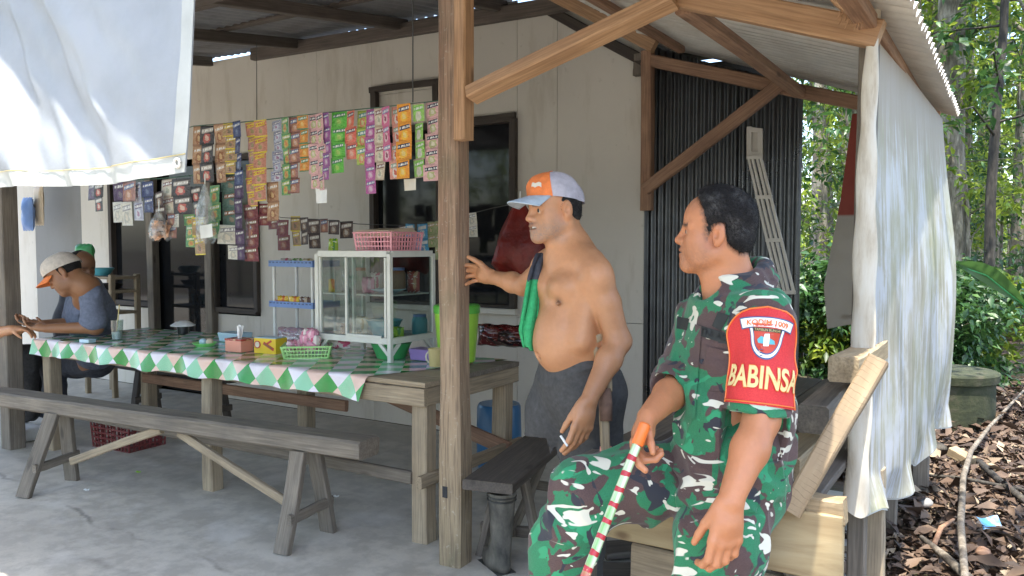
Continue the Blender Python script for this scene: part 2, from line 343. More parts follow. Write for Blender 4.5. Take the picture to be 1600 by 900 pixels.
# corrugated side wall: separate sheets
def corr(name, o, ax, up, W, fL, mat, parent, pitch=.09, amp=.0095, nseg=4, fL0=None, ph=0, sag=0):
    """one corrugated sheet: o corner, ax across the ridges (unit), up along the ridges (unit), width W, length fL(s)"""
    ax, up = V3(ax).normalized(), V3(up).normalized(); n = ax.cross(up); k = 8; nx = int(W / pitch * k); g = MB()
    def fn(u, v):
        s = u * W; L = fL(s) if callable(fL) else fL; L0 = fL0(s) if fL0 else 0
        t = L0 + (L - L0) * v
        return V3(o) + ax * s + up * t + n * (amp * math.sin(2 * math.pi * s / pitch + ph) + sag * math.sin(v * 3.14) + .003 * math.sin(7 * s + 3 * v))
    g.grid(fn, nx, nseg); return g.build(name, mat, parent, smooth='all')
def roof_z(X): return 2.42 - .345 * (X + 1.09) if X > -1.97 else 2.42 - .345 * (-1.97 + 1.09) - .62 * (X + 1.97)
X0, X1 = wx(1005, 300, 5.02), wx(1251, 300, 5.02)
ws = (X1 - X0) / 3
for i in range(3):
    corr('corrugated_sheet', (X0 + i * ws - (.03 if i else 0), 5.02 + .005 * i, 0), (1, 0, 0), (0, 0, 1), ws + .03, lambda s, i=i: roof_z(X0 + i * ws + s) - .02, M['zinc_dark'], house, pitch=.05, amp=.011, ph=i)
# ------------------------------------------------------------------ porch
porch = thing('porch', (-2.08, 2.86, 0), 'open timber porch with posts, diagonal braces and corrugated metal roof sheets', 'porch')
PX = -2.085
# main post with a dark plate for its notch and side block
def post_main():
    g = MB(); zs = [0, .2, .5, .8, 1.0, 1.4, 1.9, 2.4, 2.84]; o = []
    for z in zs:
        wv = .0525 + .002 * math.sin(z * 5); e = .012; dx = .003 * math.sin(z * 3)
        if z < .55: wv += .004
        o.append([(dx + a * wv + (0), b * wv, z) for a, b in ((-.8, -1), (.8, -1), (1, -.8), (1, .8), (.8, 1), (-.8, 1), (-1, .8), (-1, -.8))])
    vs = [q for r in o for q in r]; fs = [(i * 8 + k, i * 8 + (k + 1) % 8, (i + 1) * 8 + (k + 1) % 8, (i + 1) * 8 + k) for i in range(len(zs) - 1) for k in range(8)]
    fs += [tuple(range(7, -1, -1)), tuple(len(vs) - 8 + k for k in range(8))]
    g.add(vs, fs); me = g.mesh('post', M['wood_post_v']); return link('post', me, porch, Matrix.Translation((PX, 2.86, 0)) @ Matrix.Rotation(.06, 4, 'Z'))
def m_post():
    n = NT('post_wood'); co = n.co(); g1 = n.noise(n.co(scale=(16, 16, 1.2)), 1.6, 5, .6, .6); g2 = n.noise(n.co(scale=(120, 120, 5)), 1, 3)
    base = n.ramp(g1, [(.3, (.22, .13, .085)), (.5, (.32, .205, .135)), (.72, (.42, .3, .205))])
    z = n.sep(co)[2]; base = n.mix(n.math('MULTIPLY', n.ramp(n.math('MULTIPLY', z, .5), [(.1, 1), (.75, 0)]), .65), base, (.3, .25, .15))
    base = n.mix(n.ramp(n.noise(n.co(scale=(1, 1, .5)), 4, 5, .6), [(.52, 0), (.66, .6)]), base, (.14, .13, .075))
    sp = n.noise(co, 45, 5, .7); base = n.mix(n.ramp(sp, [(.6, 0), (.7, .55)]), base, (.5, .45, .37))
    base = n.mix(n.ramp(g2, [(.36, .6), (.52, 0)]), base, (.1, .07, .05))
    n.bump(n.math('ADD', g1, g2), .5, .006); return n.fin(base, .8)
M['wood_post_v'] = m_post()
pm = post_main()
g = MB(); g.box((PX - .012, 2.86 - .0575, .335), (.026, .008, .05)); g.build('mortise_shade', M['void'], pm)  # near-black plate on the post face, shade of a hole as colour
bl = beam('post_block', (PX + .095, 2.8, 1.87), (PX + .095, 2.8, 2.84), .06, .075, M['wood_new'], porch, up=(0, 1, 0))
beam('post', (-5.94, 2.87, 0), (-5.94, 2.87, 2.84), .12, .11, M['wood_grey'], porch, up=(0, 1, 0))
beam('post', (-.43, 2.985, -.05), (-.43, 2.985, 2.2), .06, .06, M['wood_grey'], porch, up=(0, 1, 0))
beam('post', (-.40, 3.12, -.05), (-.40, 3.12, .62), .075, .06, M['wood_leg'], porch, up=(0, 1, 0))
beam('post', (-2.0, 4.84, 1.65), (-2.0, 4.84, 2.66), .07, .07, M['wood_red'], porch, up=(0, 1, 0))
beam('post', (-.4, 5.0, -.05), (-.4, 5.0, 2.1), .08, .07, M['wood_grey'], porch, up=(0, 1, 0))
# wooden block hanging on the wall beside the back post
beam('block', at(998, 85, y=4.86), at(998, 118, y=4.86), .06, .05, M['wood_grey'], porch, up=(0, 1, 0))
# braces and rafters
def rz(X): return roof_z(X) - .075
br = lambda px, py, y: at(px, py, y=y)
beam('brace', br(737, 150, 2.77), br(1052, -4, 2.8), .055, .085, M['wood_new'], porch, up=(0, -1, .3), warp=.003)
beam('rafter', (-1.98, 2.86, rz(-1.98) + .01), (-.38, 2.86, rz(-.38) + .005), .06, .09, M['wood_new'], porch)
beam('rafter', (-2.7, 4.78, rz(-2.7) + .03), (-1.93, 4.78, rz(-1.93) + .03), .06, .08, M['wood_new'], porch)
beam('rafter', (-2.76, 4.86, rz(-2.72) - .06), (-2.02, 4.86, rz(-1.98) - .06), .04, .07, M['wood_frame'], porch)
beam('rafter', (-2.03, 4.84, rz(-1.95) - .03), (-.35, 4.84, rz(-.35) + .01), .055, .075, M['wood_red'], porch)
beam('brace', (-1.99, 4.79, 1.78), (-1.15, 4.79, rz(-1.15) - .0), .05, .075, M['wood_red'], porch)
beam('purlin', (-1.06, 2.9, rz(-1.06) - .03), (-1.06, 4.84, rz(-1.06) - .03), .065, .05, M['wood_red'], porch)
beam('purlin', (-.42, 1.1, rz(-.42) + .03), (-.42, 5.1, rz(-.42) + .03), .06, .05, M['wood_red'], porch)
beam('purlin', (-1.75, 1.1, rz(-1.75) + .045), (-1.75, 4.75, rz(-1.75) + .045), .05, .04, M['wood_red'], porch)
# frayed timber end at the corner
g = MB(); o0 = br(1328, -8, 2.78); fr = frame(o0, (.9, 0, -.42))
bo = beam('rafter_end', br(1306, -14, 2.76), br(1347, 30, 2.76), .05, .12, M['wood_new'], porch, up=(0, -1, 0))
for i in range(14):
    q = br(1312 + i * 2.6, 20 + random.uniform(-6, 6) + i * .6, 2.745); e = q + A(random.uniform(-.012, .005), random.uniform(-.01, .01), -random.uniform(.02, .055))
    g.tube([q, (q + e) / 2 + A(.004, 0, 0), e], [.004, .003, .001], 4)
g.build('splinter', M['wood_new'], bo)
# roof sheets, right-hand slope (lower tier and upper tier)
sl = math.hypot(1, .345); Ya = 1.0; sw = .7
for i in range(6):
    y0 = Ya + i * sw - (.03 if i else 0); off = .004 * (i % 2)
    corr('roof_sheet', (-2.0, y0, roof_z(-1.999) + .012 + off), (0, 1, 0), (1, 0, -.345), sw + .03, 1.73 * sl, M['zinc'], porch, amp=.017, sag=-.006, nseg=8)
su = math.hypot(1, .62)
for i in range(6):
    y0 = Ya + i * sw - (.03 if i else 0)
    corr('roof_sheet', (-2.8, y0, roof_z(-2.8) + .024), (0, 1, 0), (1, 0, -.62), sw + .03, .86 * su, M['zinc'], porch, amp=.017, nseg=5)
# left roof: rises from the front eave to the wall
def lz(Y): return 3.14 - .14 * (4.9 - Y)
for i in range(8):
    x0 = -9.9 + i * .9
    corr('roof_sheet', (x0, 1.14, lz(1.14) + .05 + .004 * (i % 2)), (1, 0, 0), (0, 1, .14), .92, 3.95, M['zinc_shade'], porch, amp=.011)
for X in (-9, -7.6, -6.3, -5.1, -4.0, -3.1):
    beam('rafter', (X, 1.2, lz(1.2) - .02), (X, 4.86, lz(4.86) - .02), .06, .08, M['wood_roof'], porch)
for Y in (1.3, 2.1, 2.75, 3.4, 4.05):
    beam('batten', (-9.8, Y, lz(Y) + .032), (-2.8, Y, lz(Y) + .032), .05, .03, M['wood_roof'], porch, warp=.006)
beam('wall_plate', at(395, 86, y=4.8), at(872, 8, y=4.8) + A(.3, 0, .0), .06, .1, M['wood_roof'], porch)
beam('front_beam', (-9.5, 2.87, 2.8), (-2.0, 2.87, 2.8), .08, .11, M['wood_roof'], porch)
# white slatted frame leaning on the metal wall, small pale block above it
lt = thing('slatted_frame', at(1225, 455, y=4.9), 'pale slatted wooden frame leaning against the corrugated metal wall', 'frame')
a1, a2, b1, b2 = at(1170, 246, y=4.93), at(1189, 246, y=4.93), at(1218, 457, y=4.82), at(1240, 457, y=4.82)
for i in range(4):
    t = i / 3; beam('slat', a1 + (a2 - a1) * t, b1 + (b2 - b1) * t, .016, .02, M['white_wood'] if 'white_wood' in M else M['wall'], lt, up=(0, -1, 0), ch=.002, warp=.002)
for t in (0, .3, .62, 1): beam('crossbar', a1 + (b1 - a1) * t - A(.01, .004, 0), a2 + (b2 - a2) * t + A(.01, -.004, 0), .02, .022, M['wall'], lt, ch=.002, warp=.001)
vb = thing('vent_frame', at(1180, 245, y=4.97), 'small pale wooden frame fixed high on the corrugated metal wall', 'frame')
for p1, p2 in (((1171, 198), (1171, 244)), ((1188, 205), (1188, 244)), ((1168, 202), (1191, 205)), ((1171, 240), (1188, 241))):
    beam('rail', at(*p1, y=4.97), at(*p2, y=4.97), .03, .022, M['wall'], vb, up=(0, -1, 0), ch=.002, warp=.001)
g = MB(); q = at(1180, 222, y=4.985); g.box(q, (.06, .006, .13)); g.build('panel', M['wall'], vb)
# ------------------------------------------------------------------ tarpaulins
def tarp_left():
    t = thing('white_tarpaulin', at(290, 265, y=1.3), 'white tarpaulin sheet hanging from the front eave at upper left', 'tarpaulin')
    xr = lambda z: float(np.interp(z, [1.6, 1.75, 2.1, 2.65], [at(290, 268, y=1.3)[0], at(298, 200, y=1.3)[0], at(308, 0, y=1.3)[0], at(309, 0, y=1.3)[0]]))
    zb0, zb1 = at(290, 266, y=1.3)[2], at(0, 300, y=1.3)[2]; xb0, xb1 = at(290, 266, y=1.3)[0], at(0, 300, y=1.3)[0]
    XL = -3.9
    def fn(u, v, dy=0):
        zb = zb0 + (zb1 - zb0) * ((1 - u) * (XL - xb0) / (xb1 - xb0)) - .012 * math.sin(u * 9)
        z = 2.63 + (zb - 2.63) * v; xe = xr(z); x = XL + (xe - XL) * u
        s = (x * .86 + z * .5); k = .35 + .65 * min(1, abs(2.63 - z) / .6)
        f = .032 * math.sin(s * 9 + .8 * math.sin(z * 3)) + .014 * math.sin(s * 27 + 1.2 + z * 2) + .006 * math.sin(s * 55 + x * 7 - z * 9)
        f += .01 * math.sin(z * 21 + x * 5) * max(0, v - .7) + .004 * math.sin(x * 31 + z * 40)
        # a pinched crease near the hem
        q = math.exp(-((x + 2.15) ** 2 + (z - 1.78) ** 2) / .004); f += .01 * q * math.sin(60 * (x + z))
        return (x, 1.3 + f * k * (1 - u ** 5) + dy, z)
    g = MB(); g.grid(fn, 150, 90); g.build('sheet', M['tarp'], t, smooth='all')
    h = MB(); h.grid(lambda u, v: fn(u, .955 + .045 * v, -.004), 150, 3); h.build('hem', M['tarp_hem_white'], t, smooth='all')
    h = MB(); h.grid(lambda u, v: fn(.976 + .024 * u, v * .955, -.004), 3, 90); h.build('hem', M['tarp_hem_white'], t, smooth='all')
    s = MB(); s.tube([np.array(fn(u / 60, .955, -.007)) for u in range(61)], .0016, 4); s.build('stitching', M['mug'], t)
    o = np.array(fn(.988, .975, -.008)); s = MB()
    s.tube([o + A(.011 * math.cos(k * .5236), 0, .011 * math.sin(k * .5236)) for k in range(13)], .004, 6, cap=False); s.build('grommet', M['zinc'], t)
M['tarp_hem_white'] = m_trans('tarp_hem_white', lambda n: n.ramp(n.noise(n.co(), 12, 5), [(.3, (.46, .46, .42)), (.7, (.55, .55, .51))]), .12, .5)
tarp_left()
def tarp_right():
    t = thing('weathered_tarpaulin', at(1352, 803, x=-.4), 'weathered white tarpaulin hanging down the right side of the porch', 'tarpaulin')
    TX = -.395; Yf, Yb = 2.84, 4.98
    eb = [at(p, q, x=TX) for p, q in ((1352, 800), (1366, 776), (1390, 752), (1410, 733), (1436, 690), (1443, 668), (1440, 648), (1458, 618), (1472, 600))]
    ys = [e[1] for e in eb]; zs = [e[2] for e in eb]; o = np.argsort(ys); ys = np.array(ys)[o]; zs = np.array(zs)[o]; ys = (ys - ys[0]) / (ys[-1] - ys[0])
    def fn(u, v):
        zt = rz(-.42) + .03 - .03 * u; zb = float(np.interp(u, ys, zs)) + .006 * math.sin(u * 23 + 2 * math.sin(u * 9))
        z = zt + (zb - zt) * v; y = Yf + (Yb - Yf) * u
        k = v ** .7; x = TX - .02 + .03 * v + .075 * u + k * (.009 * math.sin(u * 7 + v) * min(1, u * 3) + .004 * math.sin(u * 17 + 2 * v + 2 * math.sin(3 * v)) + .05 * u * math.sin(v * 3) + .006 * math.sin(v * 11 + u * 8 + 2 * math.sin(7 * u)))
        if v > .93: x += (v - .93) * .5 * math.sin(u * 20)
        return (x + .03 * math.sin(v * 3) * u, y + .02 * math.sin(v * 5) * u, z)
    g = MB(); g.grid(fn, 110, 110); g.build('sheet', M['tarp_old'], t, smooth='all')
    h = MB(); h.grid(lambda u, v: tuple(np.array(fn(u, .975 + .03 * v)) + A(-.006, 0, 0)), 110, 2); h.build('hem', M['tarp_hem_white'], t, smooth='all')
    # front edge wrapped round the corner post
    r = MB(); nn = 24
    def fr_(u, v):
        z = 2.2 + (.53 - 2.2) * u; a = -math.pi * .15 + v * math.pi * 1.5; rr = .030 + .005 * math.sin(z * 5 + 2 * v) + .003 * math.sin(z * 23 + 9 * v) + .018 * (max(0, u - .35)) - .008 * math.exp(-u * 6)
        return (-.402 - .015 * u + rr * math.cos(a + math.pi) * 1.0, 2.85 + rr * math.sin(a + math.pi) * .6, z + .012 * math.sin(v * 9) * (u > .97))
    r.grid(fr_, 60, nn); r.build('wrapped_edge', M['tarp_edge'], t, smooth='all')
tarp_right()
def tarp_back():
    t = thing('red_and_grey_tarpaulin', at(1315, 575, y=5.1), 'tarpaulin, dark red above and grey below, hanging behind the weathered white one', 'tarpaulin')
    def fn(u, v):
        xl = float(np.interp(v, [0, .4, .8, 1], [at(1332, 165, y=5.1)[0], at(1315, 320, y=5.1)[0], at(1290, 480, y=5.1)[0], at(1296, 575, y=5.1)[0]]))
        z = 2.2 + (.93 - 2.2) * v + (.05 * math.sin(u * 3) if v > .95 else 0); x = xl + (-.42 - xl) * u
        return (x, 5.1 + .03 * math.sin(u * 9 + v * 2) * v - .12 * v * (1 - u), z)
    g = MB(); g.grid(fn, 30, 50); g.build('sheet', M['tarp_back'], t, smooth='all')
tarp_back()
# ------------------------------------------------------------------ table and cloth
TZ = .78
tbl = thing('table', (-4.0, 3.35, 0), 'long weathered wooden table under the checked cloth', 'table')
TX0, TX1, TY0, TY1 = -5.70, -2.31, 2.93, 3.78
for i in range(5):
    y0 = TY0 + .005 + i * (TY1 - TY0 - .01) / 5; yc = y0 + (TY1 - TY0 - .01) / 10
    beam('tabletop_board', (TX0, yc, TZ - .0125), (TX1 + random.uniform(-.004, .004), yc, TZ - .0125), (TY1 - TY0) / 5 - .004, .025, M['wood_leg'] if i < 2 else M['wood_grey'], tbl, ch=.004, warp=.0015)
beam('apron', (TX0, TY0 + .015, TZ - .07), (TX1 - .002, TY0 + .015, TZ - .07), .03, .085, M['wood_leg'], tbl, ch=.003, warp=.001)
beam('apron', (TX1 - .02, TY0 + .032, TZ - .07), (TX1 - .02, TY1, TZ - .07), .03, .085, M['wood_leg'], tbl, ch=.003, warp=.001)
beam('apron', (TX0, TY1 - .02, TZ - .07), (TX1 - .04, TY1 - .02, TZ - .07), .03, .085, M['wood_grey'], tbl, ch=.003, warp=.001)
for (x, y) in ((-2.37, 3.0), (-3.93, 2.995), (-5.66, 3.01), (-2.38, 3.71), (-3.9, 3.70), (-5.6, 3.70)):
    beam('leg', (x, y, 0), (x, y, TZ - .03), .09, .085, M['wood_leg'], tbl, up=(0, 1, 0), ch=.007)
beam('stretcher', (-5.66, 2.955, .30), (-2.41, 2.955, .31), .03, .06, M['wood_grey'], tbl)
beam('stretcher', (-2.325, 2.9, .315), (-2.325, 3.82, .315), .03, .06, M['wood_leg'], tbl)
beam('stretcher', (-3.55, 3.66, .62), (-2.3, 3.66, .31), .03, .08, M['wood_red'], tbl)
beam('stretcher', (-5.6, 3.66, .42), (-3.5, 3.66, .42), .03, .07, M['wood_red'], tbl)
def m_cloth():
    n = NT('checked_cloth'); uv = n.co('UV', rot=(0, 0, math.pi / 4), scale=(1 / .105, 1 / .105, 1)); s = n.sep(uv)
    def mod(v, m): return n.math('FLOOR', n.math('FLOORED_MODULO', v, m), 0)
    a, b = mod(s[0], 2.0), mod(s[1], 2.0)
    tex = n.noise(n.co('UV', scale=(1, 1, 1)), 260, 2, .5)
    g = n.ramp(tex, [(.4, (.03, .24, .05)), (.6, (.05, .34, .08))]); lg = n.ramp(tex, [(.4, (.2, .5, .3)), (.6, (.33, .62, .42))])
    wv = n.ramp(tex, [(.3, (.66, .62, .7)), (.7, (.76, .72, .78))]); pk = (.72, .5, .42)
    base = n.mix(a, n.mix(b, g, wv), n.mix(b, pk, lg))
    dirt = n.noise(n.co('UV'), 6, 6, .6); base = n.mix(n.ramp(dirt, [(.5, 0), (.75, .35)]), base, (.2, .18, .13))
    n.bump(n.noise(n.co('UV'), 5, 4), .15, .01)
    return n.fin(base, .16)
M['cloth'] = m_cloth()
def cloth():
    g = MB(); nu, nv = 150, 26; D = .105; W = .86
    def fn(u, v):
        s = v * (D + W) - D          # s<0: front drop
        xr = -2.66 + (.27 * max(0, s) / W) ; x = -5.725 + u * (xr + 5.725)
        if s >= 0: return (x, TY0 + s, TZ + .004 + .0015 * math.sin(x * 9 + s * 11) * min(1, s * 20))
        q = -s; dr = q * (1 + .06 * math.sin(x * 11) + .04 * math.sin(x * 27 + 1)) * (1 - .0 * u)
        if u > .97: dr *= 1 + (u - .97) * 4
        return (x - (max(0, u - .96) * 3 * q * 2.0), TY0 - .010 - .006 * math.sin(x * 14) - .018 * (q / D) * (1 + .7 * math.sin(x * 14 + 1)) - (.0), TZ + .002 - dr)
    def vv(j):  # finer rows at the drop
        return j
    rows = [-D + D * i / 14 for i in range(14)] + [0] + [W * (i / 24) for i in range(1, 25)]; nr = len(rows) - 1
    sv = lambda v: (rows[round(v * nr)] + D) / (D + W)
    g.grid(lambda u, v: fn(u, sv(v)), nu, nr, uv=lambda u, v: (-5.725 + u * 3.1, sv(v) * (D + W) - D + .072))
    o = g.build('tablecloth', M['cloth'], smooth='all')
    tag(o, 'glossy green, white and pink checked plastic cloth spread over the long table', 'tablecloth')
cloth()
# ------------------------------------------------------------------ benches
def trestle(parent, top, f1, f2, mat, wd=.075, th=.03, rail_z=.16):
    """A-frame leg pair: splayed legs from under the seat to f1 and f2"""
    d = V3(f2) - V3(f1); u = d.normalized()
    for f, s in ((f1, -1), (f2, 1)):
        t = A(top[0], top[1], top[2]) + A(*u) * s * .055
        beam('leg', (f[0], f[1], 0), t, wd, th, mat, parent, up=tuple(u), ch=.004)
    p, q = A(*f1), A(*f2); T = A(*top); r0 = p + (T - p) * (rail_z / top[2]); r1 = q + (T - q) * (rail_z / top[2]); n = A(u.y, -u.x, 0) * .03
    e = A(*u) * .05; beam('crossbar', r0 - e + n, r1 + e + n, .025, .05, mat, parent)
bz = .53
fb = thing('long_bench', (-3.7, 2.56, 0), 'long grey weathered plank bench in front of the table', 'bench')
e1 = at(592, 690, z=bz)
beam('seat', (-6.2, 2.455, bz - .045), (-2.49, 2.752, bz - .045), .15, .088, M['wood_bench'] if 'wood_bench' in M else M['wood_grey'], fb, ch=.012, warp=.008, seg=16)
trestle(fb, (-2.845, 2.70, bz - .085), at(440, 866, z=0), at(513, 830, z=0), M['wood_grey'], .085, .035)
trestle(fb, (-4.74, 2.55, bz - .085), at(38, 778, z=0), at(112, 750, z=0), M['wood_grey'], .085, .035)
beam('brace', (-4.62, 2.55, .17), (-3.86, 2.62, bz - .095), .03, .045, M['wood_leg'], fb); beam('brace', (-3.72, 2.63, bz - .095), (-2.93, 2.68, .16), .03, .045, M['wood_leg'], fb)
sb = thing('short_bench', at(800, 745, z=.0), 'dark plank bench at the end of the table beside the rubber boot', 'bench')
p0, p1, p2 = at(727, 745, z=.44), at(797, 760, z=.44), at(900, 672, z=.44)
n0 = (p0 + p1) / 2; dirv = (p2 - p1); dirv[2] = 0; ln = np.linalg.norm(dirv); dirv /= ln; wdt = abs(np.cross((p1 - p0)[:2], dirv[:2]))
beam('seat', n0 - dirv * .0 + A(0, 0, -.0225), n0 + dirv * 1.25 + A(0, 0, -.0225), float(wdt), .045, M['wood_dark'], sb, ch=.006, warp=.004)
side = A(-dirv[1], dirv[0], 0)
for t in (.3, 1.0):
    m = n0 + dirv * t; trestle(sb, (m[0], m[1], .395), m * A(1, 1, 0) - side * .15, m * A(1, 1, 0) + side * .15, M['wood_grey'], .065, .03, .12)
beam('brace', n0 + dirv * .3 + A(0, 0, -.32), n0 + dirv * .95 + A(0, 0, -.06), .03, .05, M['wood_grey'], sb)
bb = thing('back_bench', at(215, 640, z=0), 'low dark bench standing behind the table near the house wall', 'bench')
beam('seat', (-6.4, 4.0, .42), (-4.9, 4.0, .42), .22, .04, M['wood_dark'], bb)
for x in (-6.1, -5.2): trestle(bb, (x, 4.0, .40), (x, 3.88, 0), (x, 4.12, 0), M['wood_dark'], .07, .03)
# ------------------------------------------------------------------ platform the soldier sits on
pf = thing('sitting_platform', (-.8, 2.29, 0), 'raised plank platform with a pale knotty front board at lower right', 'platform')
PZ = .70; PY = 2.29
pa, pb = at(985, 760, y=PY), at(1322, 805, y=PY)
xL, xR = -1.252, -.365
def m_front():
    n = NT('front_board'); co = n.co(); g1 = n.noise(n.co(scale=(2, 14, 14)), 1.4, 6, .6, .8)
    base = n.ramp(g1, [(.3, (.28, .2, .105)), (.5, (.38, .29, .16)), (.75, (.45, .36, .22))])
    base = n.mix(n.ramp(n.noise(co, 5, 6, .6), [(.5, 0), (.75, .4)]), base, (.3, .26, .17))
    k = n.node('TexVoronoi', Vector=n.co(scale=(6, 10, 12)), Scale=1.0, Randomness=.9).outputs[0]
    base = n.mix(n.ramp(k, [(.1, .8), (.22, 0)]), base, (.14, .08, .04)); n.bump(g1, .4, .004); return n.fin(base, .65)
M['front_board'] = m_front()
beam('front_board', (xL, PY, PZ - .11), (xR, PY - .01, PZ - .1), .03, .185, M['front_board'], pf, ch=.004, warp=.003)
beam('lower_board', (xL + .25, PY + .05, .40), (xR - .02, PY + .05, .38), .03, .16, M['wood_leg'], pf, warp=.004)
beam('side_board', (xL + .015, PY + .02, PZ - .12), (xL + .015, 4.3, PZ - .12), .03, .17, M['wood_leg'], pf, ch=.004)
for i in range(6):
    x = xL + .065 + i * .134
    beam('deck_board', (x, PY + .0 + random.uniform(0, .015) - (.02 if i < 2 else -.02), PZ - .012), (x, 4.55, PZ - .012), .128, .025, M['wood_dark'] if i else M['wood_grey'], pf, ch=.004, warp=.002)
for x in (xL + .06, xR - .12):
    for y in (PY + .07, 4.3): beam('leg', (x, y, -.05), (x, y, PZ - .04), .08, .07, M['wood_grey'], pf, up=(0, 1, 0))
# timbers stacked on the platform corner
def timber(a, b, wd, h, mat, label, up=(0, 0, 1), **k):
    o = beam('timber', a, b, wd, h, M[mat], None, up, **k); tag(o, label, 'timber', 'offcuts stacked on the platform'); return o
def m_sawn():
    n = NT('sawn_timber'); co = n.co(); g1 = n.noise(n.co(scale=(1.5, 12, 12)), 1.5, 5, .6)
    base = n.ramp(g1, [(.3, (.22, .15, .085)), (.55, (.31, .225, .135)), (.75, (.4, .31, .2))])
    s = n.sep(n.co(scale=(1, 1, 1))); wv = n.math('ADD', n.math('MULTIPLY', s[0], 62.0), n.math('MULTIPLY', n.noise(co, 9, 4), 3.0))
    line = n.ramp(n.math('FRACT', wv, 0), [(.0, .55), (.1, .5), (.16, 0)]); line = n.math('MULTIPLY', line, n.ramp(n.noise(n.co(scale=(3, 6, 6)), 3, 4), [(.4, 0), (.55, 1)]))
    base = n.mix(line, base, (.13, .09, .05)); base = n.mix(n.ramp(n.noise(co, 6, 5), [(.5, 0), (.7, .5)]), base, (.2, .15, .1))
    n.bump(g1, .4, .004); return n.fin(base, .7)
M['sawn'] = m_sawn()
timber(at(1238, 800, y=2.27), at(1372, 562, y=2.40), .055, .105, 'sawn', 'saw-marked pale timber leaning diagonally on the platform in front of the tarpaulin', up=(0, -1, 0), ch=.005, warp=.003)
timber(at(1318, 578, y=2.5), at(1372, 540, y=3.3), .085, .075, 'wood_pale', 'topmost short timber of the pile, its cut end facing the soldier')
timber(at(1268, 655, y=2.5), at(1330, 600, y=3.3), .09, .085, 'wood_grey', 'middle timber of the pile with a dark mossy cut end', ch=.008)
timber(at(1225, 735, y=2.5), at(1300, 668, y=3.35), .1, .08, 'wood_pale', 'lowest timber of the pile behind the soldier')
timber(at(1262, 792, y=2.31), at(1322, 798, y=2.31), .06, .07, 'wood_pale', 'short wood block lying on the right end of the platform')
# planks on the dirt under the platform
for k, (a, b, lab) in enumerate((((940, 862), (1070, 850), 'upper dark plank lying on the dirt under the platform'), ((930, 892), (1060, 895), 'lower dark plank lying on the dirt under the platform'))):
    o = beam('loose_plank', at(*a, z=.03), at(*b, z=.03), .16, .03, M['wood_dark']); tag(o, lab, 'plank', 'planks under the platform')
# ------------------------------------------------------------------ rubber boot
def boot():
    c = at(783, 890, z=0); t = thing('rubber_boot', c, 'worn black rubber boot standing upside of the bench end', 'boot')
    t['label'] = 'worn muddy rubber boot standing on the floor under the dark bench'
    g = MB(); prof = []
    n = 20
    def ring(z, rx, ry, ox): return [(ox + rx * math.cos(2 * math.pi * k / n), ry * math.sin(2 * math.pi * k / n), z) for k in range(n)]
    rings = [ring(.0, .10, .045, .045), ring(.03, .11, .047, .05), ring(.06, .10, .046, .045), ring(.085, .07, .044, .015), ring(.12, .052, .045, .0), ring(.2, .054, .05, -.004), ring(.3, .062, .058, -.006), ring(.33, .064, .06, -.006), ring(.345, .068, .064, -.006), ring(.352, .068, .064, -.006), ring(.352, .06, .056, -.006), ring(.33, .057, .053, -.006), ring(.1, .045, .04, 0)]
    vs = [q for r in rings for q in r]; fs = [(i * n + k, i * n + (k + 1) % n, (i + 1) * n + (k + 1) % n, (i + 1) * n + k) for i in range(len(rings) - 1) for k in range(n)]
    fs += [tuple(range(n - 1, -1, -1)), tuple(len(vs) - n + k for k in range(n))]; g.add(vs, fs)
    m = NT('boot_rubber'); co = m.co(); a = m.noise(m.co(scale=(2, 2, 1)), 5, 6, .65)
    m.fin(m.ramp(a, [(.35, (.035, .034, .03)), (.55, (.13, .12, .1)), (.75, (.3, .27, .22))]), .5)
    Mx = Matrix.Translation(V3(c)) @ Matrix.Rotation(math.radians(150), 4, 'Z')
    g.build('shaft', m.m, t, Mx, smooth='all')
    r = MB()
    for z in (.318, .334): r.tube([(-.006 + .066 * math.cos(2 * math.pi * k / 20), .062 * math.sin(2 * math.pi * k / 20), z) for k in range(21)], .004, 5, cap=False)
    r.build('cuff_band', M['rubber'], t, Mx, smooth='all')
    r = MB(); r.box((.045, 0, -.004), (.21, .09, .012)); r.build('sole', M['rubber'], t, Mx, bevel=.003)
boot()
# ------------------------------------------------------------------ containers and goods
def lathe_thing(name, c, prof, mat, label, cat, n=28, M_=None, group=None, sx=1, sy=1, extra=None, smooth=True):
    g = MB(); g.lathe(prof, n=n, sx=sx, sy=sy); t = thing(name, c, label, cat, group)
    g.build('body', M[mat] if isinstance(mat, str) else mat, t, M_ or Matrix.Translation(V3(c)), smooth=smooth)
    return t
def vessel(r0, r1, h, th=.003, lip=.004): return [(0, 0), (r0, 0), (r1, h), (r1 + lip, h + .002), (r1 + lip, h + .005), (r1 - th, h + .004), (r0 - th, .004), (0, .004)]
CZ = TZ + .006
cc = at(610, 567, z=CZ); cx1, cy0 = float(cc[0]), float(cc[1]); cx0 = float(at(497, 480, y=cy0)[0]); cy1 = float(at(676, 460, x=cx1)[1])
ct, cb = float(at(613, 397, x=cx1, y=None)[2]) if False else float(at(613, 397, y=cy0)[2]), float(at(613, 534, y=cy0)[2])
cab = thing('glass_display_cabinet', ((cx0 + cx1) / 2, (cy0 + cy1) / 2, CZ), 'aluminium framed glass food cabinet standing on the table', 'cabinet')
AL = M['cabinet']
fr = .024
def bar(a, b, w_, h_, mat, parent, name='frame', up=(0, 0, 1)):
    g = MB(); d = V3(b) - V3(a); g.box((d.length / 2, 0, 0), (d.length, w_, h_)); return link(name, g.mesh(name, mat, bevel=.0015), parent, frame(a, d, up))
for x, y in ((cx0, cy0), (cx1, cy0), (cx0, cy1), (cx1, cy1)): bar((x, y, CZ), (x, y, ct), fr, fr, AL, cab, 'upright', up=(0, 1, 0))
